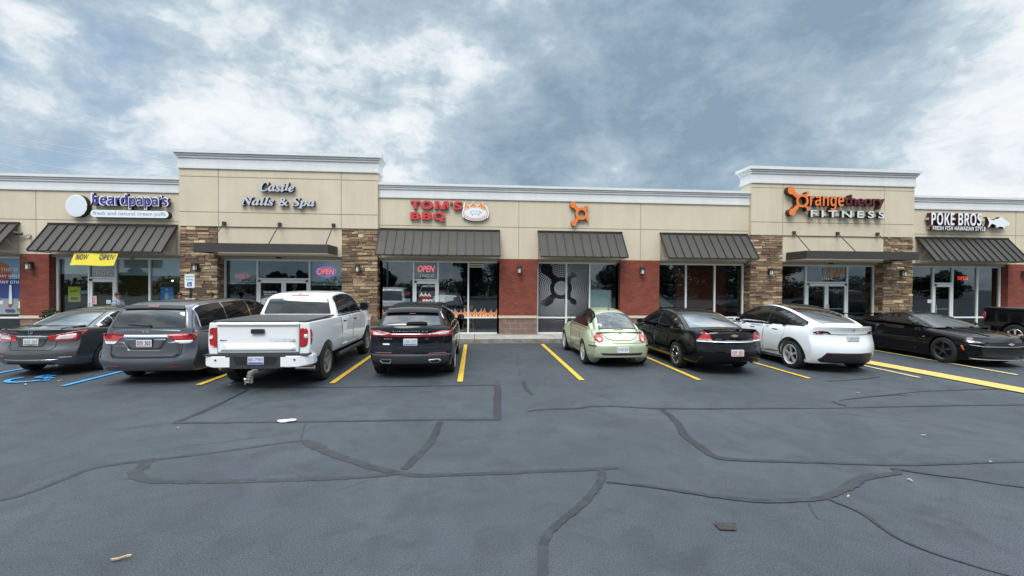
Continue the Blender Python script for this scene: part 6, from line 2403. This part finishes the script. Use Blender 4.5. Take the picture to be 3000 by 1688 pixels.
# ---- 5: pale green beetle-shaped hatchback
c = Car('parked_hatchback', 'pale green round-backed small car with round red tail lights', 'car', (3.77, 11.03, 0), 0, 'paint_lime', 4.13, 1.74, .32, (.83, 3.34), .21)
c.lower([(0, .63), (.04, .66), (.12, .745), (.25, .86), (.42, .96), (.8, 1.0), (3.0, .98), (3.4, .92), (3.8, .78), (4.0, .66), (4.13, .58)], [(0, .29), (.4, .23), (3.7, .2), (4.13, .26)],
        [(0, .64), (.2, .70), (.5, .76), (1.4, .77), (2.7, .77), (3.5, .76), (3.9, .66), (4.13, .5)], [(0, .96), (.3, 1.0), (.6, .99), (.85, .95), (1, .90)],
        [(.2, .08), (.3, .02), (.42, .0), (.58, .0), (.64, .035), (.72, .07)], [(.2, .08), (.45, 0), (.6, .08)], .14, .3, .06, 2.3)
c.cabin([(.30, .88), (.46, 1.02), (.75, 1.23), (1.1, 1.39), (1.5, 1.47), (1.95, 1.495), (2.4, 1.43), (2.8, 1.27), (3.25, .93)], .92, .715, .48, .17, .075, [(0, .80), (.5, .90), (1.1, 1.0), (5, 1)])
c.add_ellipsoid((.60, .82, .50), (.285, .68, .47))
c.add_ellipsoid((.60, 3.33, .49), (.285, .64, .46))
bmx = bmesh.new()
c.body(1.12, .34)
c.dark_under(.15, .36)
rear_glass(c, 1.02, 1.36, .80, .76, hi=.5, bow=.05)
screen(c, 1.0, 1.40, .84, .80)
side_glass(c, lambda y: 1.0, .085, [(.98, 1.55), (1.62, 2.92)], trim='trim_black')
c.drape('door_seam', ribbon_poly([(1.60, 1.0), (1.56, .6), (1.60, .34), (2.70, .34), (2.78, .7), (2.72, .98)], .012), 'right', 'seam_dark', .004, .05, None, True)
for side in ('right', 'left'):
    loc, n = c.hit(side, 1.80, .90)
    bm = bmesh.new()
    box(bm, loc.x - .01, loc.x + (.03 if side == 'right' else -.03), 1.72, 1.88, .89, .915)
    put('door_handle', bm, 'paint_lime', c.root, True)
for L_ in c.drape('tail_light', ring(.575, .765, .10, 26, .105), 'rear', 'lamp_red', .012, .03, None, True):
    sg = 1 if L_.data.vertices[0].co.x > 0 else -1
    c.drape('clear_lens', ring(sg * .565, .735, .042, 18, .04), 'rear', 'lamp_white', .018, .025, L_)
c.drape('hatch_seam', ribbon_poly([(-.52, .97), (-.50, .88), (-.38, .76), (-.20, .71), (.20, .71), (.38, .76), (.50, .88), (.52, .97)], .012), 'rear', 'seam_dark', .004, .04)
c.drape('bumper_seam', ribbon_poly([(-.80, .655), (-.5, .645), (.5, .645), (.80, .655)], .010), 'rear', 'seam_dark', .004, .05)
c.drape('high_brake_light', poly_round(rect(-.13, .13, .955, .97), .005), 'rear', 'lamp_dark_red', .008, .04)
c.badge_text('maker_badge', BT('W', 0), -.04, .04, .855, .895, 'chrome', bold=.01, off=.02)
c.drape('bumper_reflector', poly_round(rect(.64, .80, .555, .595), .01), 'rear', 'lamp_dark_red', .008, .035, None, True)
c.drape('bumper_groove', poly_round([(-.56, .405), (.56, .405), (.50, .345), (-.50, .345)], .02), 'rear', 'trim_black', .005, .05)
c.plate(.0, .487, 'N 8613W', strip='print_pale', ink='print_grey', dy=-.012)
bm = bmesh.new()
p = c.cab_pt(0, c.arc_at('y', 1.28, 0, .6), 0)
rod(bm, p, p + Vector((0, .05, .05)), .022, 8, r1=.01)
rod(bm, p + Vector((0, .05, .05)), p + Vector((.10, -.14, .46)), .006, 6, r1=.003)
put('antenna', bm, 'trim_black', c.root, True)
c.drape('window_sticker', ring(-.44, 1.065, .045, 14, .035), 'rear', 'print_pale', .012, .03)
c.mirror_pod(2.85, 1.0, 'paint_lime', .17, .13)
c.wheels(.215, 8, 'alloy')
c.exhaust(.42, .24, .2)

# ---- 6: black saloon with deck spoiler
c = Car('parked_car', 'black saloon car with a raised boot spoiler and a chrome strip below its badge', 'car', (6.15, 9.97, 0), 0, 'paint_black', 5.09, 1.86, .335, (1.27, 4.08))
c.lower([(0, 1.03), (.12, 1.06), (.8, 1.07), (1.3, 1.04), (2.5, .98), (3.8, .96), (4.5, .87), (4.9, .74), (5.09, .64)], [(0, .36), (.5, .26), (4.6, .2), (5.09, .24)],
        [(0, .72), (.25, .80), (.6, .89), (1.2, .93), (3.8, .93), (4.5, .89), (5.09, .76)], SEC,
        [(.2, .16), (.38, .02), (.5, .0), (.64, .01), (.68, .05), (.8, .07), (.86, .07), (1.0, .10), (1.07, .14)], [(.2, .1), (.45, 0), (.65, .1)], .28, .28)
c.cabin([(.78, 1.0), (1.2, 1.19), (1.72, 1.375), (2.1, 1.45), (2.55, 1.485), (3.05, 1.455), (3.6, 1.25), (4.2, .95)], .97, .835, .60, .07, .04)
c.body(1.13)
c.dark_under()
rear_glass(c, 1.095, 1.37, .84, .82, m='car_glass_bright')
screen(c, 1.02, 1.42, .85, .82)
side_glass(c, lambda y: 1.045 - .02 * (y - 1.2), .07, [(1.22, 1.62), (1.66, 2.56), (2.62, 3.92)], trim='chrome')
c.door([(1.86, .34), (2.60, .30), (2.60, 1.0), (1.56, 1.04), (1.60, .8)], handle=(1.90, .93))
c.door([(2.63, .30), (3.62, .32), (3.68, .85), (3.60, .97), (2.63, 1.0)], handle=(2.92, .92))
sp = bmesh.new()
n = 14
rows = []
for i in range(n + 1):
    u = -1 + 2 * i / n
    x = u * .61
    yb = .13 + .12 * abs(u) ** 3
    z = 1.125 - .045 * abs(u) ** 4
    rows.append([sp.verts.new((x, yb - .03, z)), sp.verts.new((x, yb + .16, z - .008)), sp.verts.new((x, yb + .16, z - .034)), sp.verts.new((x, yb - .02, z - .026))])
for r0, r1 in zip(rows, rows[1:]):
    for k in range(4):
        sp.faces.new((r0[k], r0[(k + 1) % 4], r1[(k + 1) % 4], r1[k]))
for r in (rows[0], rows[-1]):
    sp.faces.new(r)
for sx in (-1, 1):
    box(sp, sx * .56, sx * .62, .20, .34, 1.03, 1.09)
put('boot_spoiler', mesh_from(sp, 'boot_spoiler', True, 40), 'paint_black', c.root, True)
for L_ in c.drape('tail_light', poly_round([(.57, 1.03), (.65, 1.02), (.73, .94), (.80, .85), (.51, .85)], .025), 'rear', 'lamp_red', .010, .035, None, True):
    sg = 1 if L_.data.vertices[0].co.x > 0 else -1
    c.drape('clear_lens', poly_round([(sg * .50, .845), (sg * .81, .845), (sg * .805, .80), (sg * .50, .80)], .01), 'rear', 'lamp_white', .010, .03, L_)
c.drape('chrome_strip', poly_round(rect(-.50, .50, .798, .848), .01), 'rear', 'chrome', .010, .05)
c.drape('trunk_seam', ribbon_poly([(-.58, 1.02), (-.50, .86), (-.48, .72), (.48, .72), (.50, .86), (.58, 1.02)], .010), 'rear', 'seam_dark', .003, .05)
bm = bmesh.new()
loc, n_ = c.hit('rear', 0, .955)
prism(bm, [(-.085, .94), (-.035, .94), (-.035, .925), (.045, .925), (.045, .94), (.085, .94), (.075, .97), (.035, .97), (.035, .985), (-.045, .985), (-.045, .97), (-.075, .97)], loc.y - .02, loc.y + .02)
put('maker_badge', bm, mat('gold_badge', (.62, .48, .20), .3, metal=.6), c.root, True)
c.badge_text('model_badge', BT('IMPALA', 0), -.46, -.24, .862, .885, 'chrome', off=.012)
c.badge_text('trim_badge', BT('LT', 0), .32, .46, .862, .885, 'chrome', off=.012)
c.plate(.03, .555, 'DIF 303', strip='plate_orange', ink='print_crimson', dy=-.012)
c.exhaust(.55, .30, .2)
c.mirror_pod(3.62, 1.0, 'paint_black')
c.wheels(.225, 5, 'chrome', twin=True)

# ---- 7: pearl white electric crossover
c = Car('parked_crossover', 'white smooth-backed crossover with a black glass roof and black lower bumper', 'car', (9.17, 9.98, 0), 0, 'paint_pearl', 4.75, 1.94, .36, (.98, 3.87), .255)
c.lower([(0, 1.145), (.05, 1.165), (.3, 1.16), (1.0, 1.10), (3.2, 1.02), (4.0, .95), (4.45, .82), (4.75, .66)], [(0, .30), (.4, .22), (4.4, .19), (4.75, .24)],
        [(0, .70), (.3, .82), (.7, .935), (1.0, .965), (1.9, .955), (3.8, .955), (4.3, .89), (4.75, .72)], [(0, .92), (.15, .96), (.4, 1.0), (.65, .995), (.85, .965), (1, .90)],
        [(.2, .14), (.32, .05), (.5, .0), (.64, .0), (.8, .06), (.95, .10), (1.05, .08), (1.12, .03), (1.16, .01)], [(.2, .1), (.45, 0), (.65, .1)], .36, .3, .015)
c.cabin([(.30, 1.09), (.50, 1.215), (.9, 1.36), (1.4, 1.51), (1.9, 1.60), (2.35, 1.625), (2.8, 1.57), (3.3, 1.38), (4.05, 1.0)], 1.04, .84, .60, .10, .04, [(0, .74), (.35, .82), (.8, .95), (1.4, 1), (5, 1)])
c.body(1.12)
c.dark_under()
u0, u1 = c.arc_at('z', 1.22, 0, .45), c.arc_at('z', 1.44, 0, .5)
c.cab_skin('rear_window', poly_round([(-.70, u0), (.70, u0), (.80, u1), (-.80, u1)], .05), 'car_glass_bright', .006)
ur = c.arc_at('y', 2.95, .4, 1)
c.cab_skin('glass_roof', poly_round([(-.81, u1 + .02), (.81, u1 + .02), (.80, ur), (-.80, ur)], .05), mat('roof_glass', (.012, .010, .010), .04, spec=.6), .006)
screen(c, 1.06, 1.52, .85, .83)
side_glass(c, lambda y: 1.115 - .018 * (y - .8), .075, [(.72, 2.02), (2.08, 3.62)], trim='trim_black')
c.door([(1.50, .36), (2.10, .32), (2.10, 1.08), (1.28, 1.10), (1.24, .86)], handle=None)
c.door([(2.13, .32), (3.16, .34), (3.24, .85), (3.18, 1.04), (2.13, 1.08)], handle=None)
for yy, zz in ((1.62, .955), (2.62, .925)):
    c.drape('door_handle', poly_round(rect(yy - .11, yy + .11, zz - .014, zz + .014), .012), 'right', 'trim_grey', .006, .04, None, True)
for L_ in c.drape('tail_light', poly_round([(.46, .98), (.53, 1.035), (.62, 1.045), (.70, 1.035), (.775, 1.01), (.785, .965), (.73, .945), (.60, .955)], .02), 'rear', mat('lamp_smoke', (.03, .008, .010), .1, coat=1.0), .010, .03, None, True):
    sg = 1 if L_.data.vertices[0].co.x > 0 else -1
    c.drape('red_lens', poly_round([(sg * .62, .972), (sg * .71, .962), (sg * .735, 1.005), (sg * .70, 1.012), (sg * .67, .98)], .01), 'rear', 'lamp_red', .014, .025, L_)
c.drape('hatch_seam', ribbon_poly([(-.52, .975), (-.48, .965), (.48, .965), (.52, .975)], .014), 'rear', 'trim_grey', .006, .05)
c.badge_text('maker_badge', BT('T', 0), -.022, .022, 1.055, 1.115, 'trim_grey', bold=.0, off=.012)
c.drape('bumper_valance', poly_round([(-.58, .525), (.58, .525), (.67, .38), (.72, .33), (.64, .27), (-.64, .27), (-.72, .33), (-.67, .38)], .03), 'rear', 'trim_black', .008, .05)
c.drape('bumper_reflector', poly_round(rect(.44, .56, .50, .517), .006), 'rear', 'lamp_dark_red', .016, .04, None, True)
c.plate(0, .865, 'LSW 839', strip='print_grey', ink='print_grey', dy=-.02)
for y in c.axles:
    arc = [(y + .445 * math.cos(rad(a)), .37 + .445 * math.sin(rad(a))) for a in range(-8, 189, 7)]
    arci = [(y + .40 * math.cos(rad(a)), .37 + .40 * math.sin(rad(a))) for a in range(-8, 189, 7)]
    c.drape('wheel_arch_trim', arc + arci[::-1], 'right', 'trim_black', .008, .05, None, True)
c.drape('sill_trim', poly_round([(1.40, .20), (3.44, .20), (3.44, .27), (1.40, .27)], .01), 'right', 'trim_black', .006, .06, None, True)
c.mirror_pod(3.32, 1.06, 'paint_pearl', .2, .13)
c.wheels(.25, 5, 'alloy', twin=True)

# ---- 8: black coupe facing out of its bay
c = Car('parked_coupe', 'low black sports coupe facing outwards with a black-spoked wheel', 'car', (14.10, 15.33, 0), math.pi, 'paint_black', 4.78, 1.90, .36, (1.05, 3.86), .26)
c.lower([(0, 1.0), (.15, 1.04), (.8, 1.045), (1.6, 1.0), (3.3, .985), (4.1, .90), (4.55, .82), (4.70, .76), (4.78, .70)], [(0, .30), (.5, .2), (4.2, .17), (4.78, .20)],
        [(0, .82), (.4, .91), (1.05, .955), (1.9, .925), (2.6, .92), (3.85, .945), (4.4, .90), (4.78, .78)], [(0, .93), (.15, .965), (.4, 1.0), (.62, 1.0), (.82, .975), (.94, .93), (1, .88)],
        [(.2, .2), (.4, .03), (.6, 0), (.85, .06), (1.03, .05)], [(.15, .03), (.24, .0), (.34, .05), (.52, .03), (.62, .0), (.68, .03), (.76, .10)], .2, .30, .045)
c.cabin([(.75, .99), (1.25, 1.16), (1.75, 1.305), (2.15, 1.35), (2.55, 1.325), (2.95, 1.20), (3.60, .96)], .97, .81, .56, .08, .04)
c.body(1.10)
c.dark_under(.13, .34)
rear_glass(c, 1.05, 1.28, .82, .80)
screen(c, 1.0, 1.30, .87, .85, 'car_glass_bright')
side_glass(c, lambda y: 1.045 - .01 * (y - 1), .065, [(1.28, 1.75), (1.79, 3.20)], m='car_glass_side')
c.door([(1.80, .30), (3.08, .28), (3.14, .8), (3.08, .98), (1.72, 1.02)], handle=(1.95, .90))
bm = bmesh.new()
box(bm, -.80, .80, .02, .20, 1.13, 1.16)
for sx in (-1, 1):
    box(bm, sx * .62, sx * .70, .06, .16, 1.0, 1.13)
put('boot_spoiler', bm, 'paint_black', c.root, True)
c.drape('grille', poly_round([(-.56, .655), (.56, .655), (.62, .61), (.50, .575), (-.50, .575), (-.62, .61)], .02), 'front', 'trim_black', .006, .04)
c.drape('lower_grille', poly_round([(-.66, .54), (.66, .54), (.58, .30), (-.58, .30)], .05), 'front', 'seam_dark', .005, .05)
c.drape('grille_strip', ribbon_poly([(-.86, .60), (-.62, .565), (.62, .565), (.86, .60)], .012), 'front', 'alloy', .012, .05)
c.drape('splitter', ribbon_poly([(-.84, .235), (-.6, .225), (.6, .225), (.84, .235)], .02), 'front', 'alloy_grey', .015, .05)
for L_ in c.drape('headlight', poly_round([(.58, .665), (.70, .69), (.88, .70), (.90, .66), (.74, .635), (.60, .635)], .015), 'front', 'car_glass', .008, .03, None, True):
    sg = 1 if L_.data.vertices[0].co.x > 0 else -1
    c.drape('light_strip', poly_round([(sg * .64, .672), (sg * .84, .69), (sg * .84, .68), (sg * .66, .66)], .004), 'front', 'lamp_white', .012, .03, L_)
c.drape('side_marker', poly_round([(4.31, .56), (4.36, .56), (4.40, .43), (4.36, .43)], .01), 'right', 'lamp_amber', .008, .03, None, True)
bm = bmesh.new()
loc, n_ = c.hit('front', 0, .635)
prism(bm, [(-.07, .625), (-.03, .625), (-.03, .612), (.04, .612), (.04, .625), (.07, .625), (.06, .645), (.03, .645), (.03, .658), (-.04, .658), (-.04, .645), (-.06, .645)], loc.y - .01, loc.y + .03)
put('maker_badge', bm, 'alloy', c.root, True)
for sx in (-1, 1):
    c.drape('bonnet_crease', [(sx * .34, 3.5), (sx * .42, 3.5), (sx * .34, 4.5), (sx * .28, 4.5)], 'top', 'paint_black', .010, .08)
c.drape('fender_badge', poly_round(rect(3.30, 3.36, .68, .70), .005), 'right', 'chrome', .006, .03, None, True)
c.mirror_pod(3.12, 1.0, 'paint_black', .19, .12)
c.wheels(.25, 5, 'black_alloy', twin=True)
# ------------------------------------------------------------------ people on the pavement
mat('skin', (.34, .17, .10), .55)
mat('hair_black', (.012, .009, .008), .6)
mat('cloth_navy', (.03, .035, .06), .85)
mat('cloth_black', (.018, .018, .020), .85)
mat('cloth_jeans', (.04, .06, .11), .85)
mat('shoe', (.03, .028, .026), .6)
def fabric_print():
    m = bpy.data.materials.new('cloth_print')
    m.use_nodes = True
    t = N(m.node_tree)
    b = m.node_tree.nodes['Principled BSDF']
    co = t.n('ShaderNodeTexCoord').outputs['Object']
    f = t.noise(co, 22.0, 2.0, .5, 1.2)
    t.put(b.inputs['Base Color'], t.ramp(f, [(.47, (.46, .52, .60)), (.52, (.09, .12, .24))]))
    b.inputs['Roughness'].default_value = .9
    MATS['cloth_print'] = m
fabric_print()
def skin_mesh(verts, edges, lv=2):
    me = bpy.data.meshes.new('figure')
    me.from_pydata([v[0] for v in verts], edges, [])
    o = bpy.data.objects.new('figure', me)
    COL.objects.link(o)
    md = o.modifiers.new('k', 'SKIN')
    md.use_smooth_shade = True
    for i, v in enumerate(verts):
        sv = me.skin_vertices[0].data[i]
        sv.radius = (v[1], v[2] if len(v) > 2 else v[1])
        sv.use_root = (i == 0)
    sb = o.modifiers.new('s', 'SUBSURF')
    sb.levels = sb.render_levels = lv
    dg = bpy.context.evaluated_depsgraph_get()
    out = bpy.data.meshes.new_from_object(o.evaluated_get(dg))
    bpy.data.objects.remove(o)
    for p in out.polygons:
        p.use_smooth = True
    return out
def person(x, y, h, rz, label, top, hair='short', lean=0.0, bottom='cloth_jeans'):
    t = thing('person', label, 'person', (x, y, .15), None, rz)
    k = h / 1.72
    def V(a, b, c):
        return (a * k, (b + lean * max(0, c - .9)) * k, c * k)
    # body faces -y (towards the viewer) before turning
    v = [(V(0, 0, .95), .15 * k, .11 * k), (V(0, 0, 1.15), .13 * k, .10 * k), (V(0, .01, 1.36), .16 * k, .105 * k), (V(0, .01, 1.44), .085 * k), (V(0, 0, 1.50), .055 * k), (V(0, -.015, 1.585), .073 * k, .088 * k), (V(0, -.012, 1.655), .072 * k, .086 * k)]
    e = [(0, 1), (1, 2), (2, 3), (3, 4), (4, 5), (5, 6)]
    for s in (-1, 1):
        b = len(v)
        v += [(V(s * .17, .01, 1.385), .06 * k), (V(s * .235, .02, 1.12), .045 * k), (V(s * .235, -.07, .90), .033 * k), (V(s * .23, -.11, .82), .036 * k, .02 * k)]
        e += [(2, b), (b, b + 1), (b + 1, b + 2), (b + 2, b + 3)]
        for f_ in range(4):
            n = len(v)
            v.append((V(s * .23 + (f_ - 1.5) * .017, -.135, .745 + .006 * abs(f_ - 1.5)), .009 * k))
            e.append((b + 3, n))
        n = len(v)
        v.append((V(s * .20, -.145, .80), .010 * k))
        e.append((b + 3, n))
        b = len(v)
        v += [(V(s * .09, 0, .86), .085 * k), (V(s * .10, -.01, .48), .06 * k), (V(s * .105, .02, .10), .042 * k), (V(s * .11, -.13, .035), .035 * k, .03 * k)]
        e += [(0, b), (b, b + 1), (b + 1, b + 2), (b + 2, b + 3)]
    me = skin_mesh(v, e)
    bm = bmesh.new()
    bm.from_mesh(me)
    # nose, ears
    hc = Vector(V(0, -.012, 1.62))
    bmesh.ops.create_cone(bm, cap_ends=True, segments=8, radius1=.017 * k, radius2=.007 * k, depth=.03 * k, matrix=Matrix.Translation(hc + Vector((0, -.092 * k, -.015 * k))) @ Matrix.Rotation(rad(65), 4, 'X'))
    for s in (-1, 1):
        bmesh.ops.create_uvsphere(bm, u_segments=8, v_segments=6, radius=1, matrix=Matrix.Translation(hc + Vector((s * .074 * k, .01 * k, -.01 * k))) @ Matrix.Diagonal((.012 * k, .022 * k, .033 * k, 1)))
    me2 = mesh_from(bm, 'body', True)
    put('body', me2, 'skin', t, True)
    def shell(name, lo, hi, m, off, cond=lambda c: True):
        bm = bmesh.new()
        bm.from_mesh(me)
        bm.normal_update()
        for vv in bm.verts:
            vv.co += vv.normal * off
        bmesh.ops.delete(bm, geom=[f for f in bm.faces if not (lo < f.calc_center_median().z / k < hi and cond(f.calc_center_median() / k))], context='FACES')
        put(name, mesh_from(bm, name, True), m, t, True)
    shell('shirt', .86, 1.465, top, .014, lambda c: abs(c.x) < .215 or c.z > 1.08)
    shell('trousers', .08, .92, bottom, .012, lambda c: abs(c.x) < .19)
    shell('shoes', -.1, .085, 'shoe', .012)
    # hair cap
    bm = bmesh.new()
    bmesh.ops.create_uvsphere(bm, u_segments=24, v_segments=16, radius=1, matrix=Matrix.Translation(hc + Vector((0, .012 * k, .032 * k))) @ Matrix.Diagonal((.083 * k, .097 * k, .104 * k, 1)))
    bmesh.ops.delete(bm, geom=[f for f in bm.faces if f.calc_center_median().z < hc.z + (.055 if f.calc_center_median().y < hc.y - .03 else -.05) * k], context='FACES')
    rnd = random.Random(int(abs(x) * 100))
    for vv in bm.verts:
        vv.co += Vector((rnd.uniform(-1, 1), rnd.uniform(-1, 1), rnd.uniform(-1, 1))) * .006
    if hair == 'long':
        bmesh.ops.create_uvsphere(bm, u_segments=16, v_segments=10, radius=1, matrix=Matrix.Translation(hc + Vector((0, .075 * k, -.07 * k))) @ Matrix.Diagonal((.075 * k, .06 * k, .13 * k, 1)))
    put('hair', mesh_from(bm, 'hair', True), 'hair_black', t, True)
    bm = bmesh.new()
    for s in (-1, 1):
        bmesh.ops.create_uvsphere(bm, u_segments=10, v_segments=8, radius=.0105 * k, matrix=Matrix.Translation(hc + Vector((s * .028 * k, -.081 * k, .006 * k))))
    put('eyes', bm, 'hair_black', t, True)
    bm = bmesh.new()
    bmesh.ops.create_uvsphere(bm, u_segments=10, v_segments=6, radius=1, matrix=Matrix.Translation(hc + Vector((0, -.088 * k, -.048 * k))) @ Matrix.Diagonal((.022 * k, .008 * k, .006 * k, 1)))
    put('mouth', bm, mat('lips', (.22, .07, .06), .5), t, True)
person(-12.38, 16.6, 1.60, rad(85), 'dark-haired person in a blue-white patterned shirt walking past the cream puff shop', 'cloth_print', lean=.12)
person(-10.48, 16.75, 1.60, rad(55), 'person with dark hair looking aside, beside the parking sign post', 'cloth_black', hair='long', lean=.06)
person(-9.40, 16.7, 1.60, rad(8), 'person facing the lot, only the face showing over the minivan roof', 'cloth_navy')

# ------------------------------------------------------------------ across the lot, behind the viewer (seen mirrored in the glass)
mat('bark', (.05, .038, .028), .9)
mat('leaf_far', (.040, .058, .028), .7, noise=.5, nscale=2)
def tree(x, y, h, w, seed, label):
    rnd = random.Random(seed)
    t = thing('oak_tree', label, 'tree', (x, y, 0), 'trees across the lot')
    bm = bmesh.new()
    rod(bm, (x, y, 0), (x, y, h * .45), .28, 10, r1=.16)
    for k in range(6):
        a = rnd.uniform(0, 6.28)
        z = h * rnd.uniform(.3, .45)
        rod(bm, (x, y, z), (x + math.cos(a) * w * .45, y + math.sin(a) * w * .45, z + h * rnd.uniform(.18, .4)), .09, 6, r1=.03)
    put('trunk', bm, 'bark', t)
    bm = bmesh.new()
    for k in range(17):
        a, rr = rnd.uniform(0, 6.28), rnd.uniform(.1, .75) * w
        z = h * (rnd.uniform(.10, .45) if k < 6 else rnd.uniform(.40, .90))
        q = 1 - .45 * max(0, z / h - .6)
        leaf_cloud(bm, (x + math.cos(a) * rr * q, y + math.sin(a) * rr * q, z), (w * .42, w * .42, h * .15), 560, .21, rnd)
    put('crown', bm, 'leaf_far', t)
for i, (x, y, h, w) in enumerate(((-14, -32, 4.5, 2.2), (-29, -31, 3.7, 1.0), (-27, -31, 3.6, 1.0), (-24.6, -31, 3.8, 1.1), (-50, -34, 4.2, 2), (-1, -29, 8, 3.6), (4, -27, 8.5, 4.2), (9, -28, 8, 4), (22, -30, 8, 3.4), (28, -32, 9, 5), (35, -31, 9, 5), (42, -33, 9, 5), (50, -34, 8, 4.5), (71, -36, 4.6, 3), (81, -36, 4.8, 4))):
    tree(x, y, h, w, 50 + i, 'dark leafy tree across the lot, mirrored in the shop glass')
rnd = random.Random(77)
bm = bmesh.new()
x = -75.0
while x < 85:
    hh = rnd.uniform(2.0, 3.3) if x < 45 else rnd.uniform(2.8, 4.3)
    leaf_cloud(bm, (x, -39 + rnd.uniform(-1.5, 1.5), hh * .48), (2.3, 1.6, hh * .52), 420, .24, rnd)
    x += 2.2
tag(put('far_hedge', bm, 'leaf_far'), 'continuous dark hedge belt across the lot, mirrored low in the shop glass', 'hedge', kind='stuff')
bm = bmesh.new()
rod(bm, (-11.5, -24, 0), (-11.5, -24, 11), .12, 10, r1=.08)
solo('light_pole', bm, 'aluminium_shade', 'tall light pole across the lot, mirrored over the nail salon doors', 'pole')
for k, z in enumerate((9.2, 10.4, 7.9)):
    bm = bmesh.new()
    prev = None
    for i in range(31):
        u = i / 30
        q = Vector((-60 + 120 * u, -21 - k * .4, z + 1.2 * ((2 * ((u * 4) % 1) - 1) ** 2)))
        if prev:
            rod(bm, prev, q, .03, 5)
        prev = q
    solo('power_line', bm, 'wire', 'sagging overhead wire across the lot, mirrored in the shop glass', 'wire', 'power lines')
# cars parked across the aisle, as mirrored in the glass
def dup(src, loc, rz, label):
    r = src.copy()
    COL.objects.link(r)
    r.location = loc
    r.rotation_euler = (0, 0, rz)
    tag(r, label, None, 'cars across the aisle')
    for ch in list(src.children):
        c_ = ch.copy()
        COL.objects.link(c_)
        c_.parent = r
        for g in list(ch.children):
            d_ = g.copy()
            COL.objects.link(d_)
            d_.parent = c_
    return r
roots = [o for o in S.objects if o.parent is None and o.name.startswith('parked_')]
by = {o['label'][:12]: o for o in roots}
van, tru, suv, sal, tes = by['slate grey m'], by['white four-d'], by['black crosso'], by['graphite gre'], by['white smooth']
for src, x, lab in ((sal, -9.5, 'graphite grey saloon parked across the aisle, mirrored in the glass'), (tru, -4.4, 'white pickup parked across the aisle, mirrored in the barbecue windows'), (van, 3.5, 'grey minivan parked across the aisle, mirrored in the dotted window'), (tes, 8.8, 'white crossover parked across the aisle, mirrored in the dark windows'), (suv, 12.0, 'black crossover parked across the aisle, mirrored near the fitness doors')):
    dup(src, (x, -5.6, 0), math.pi, lab)
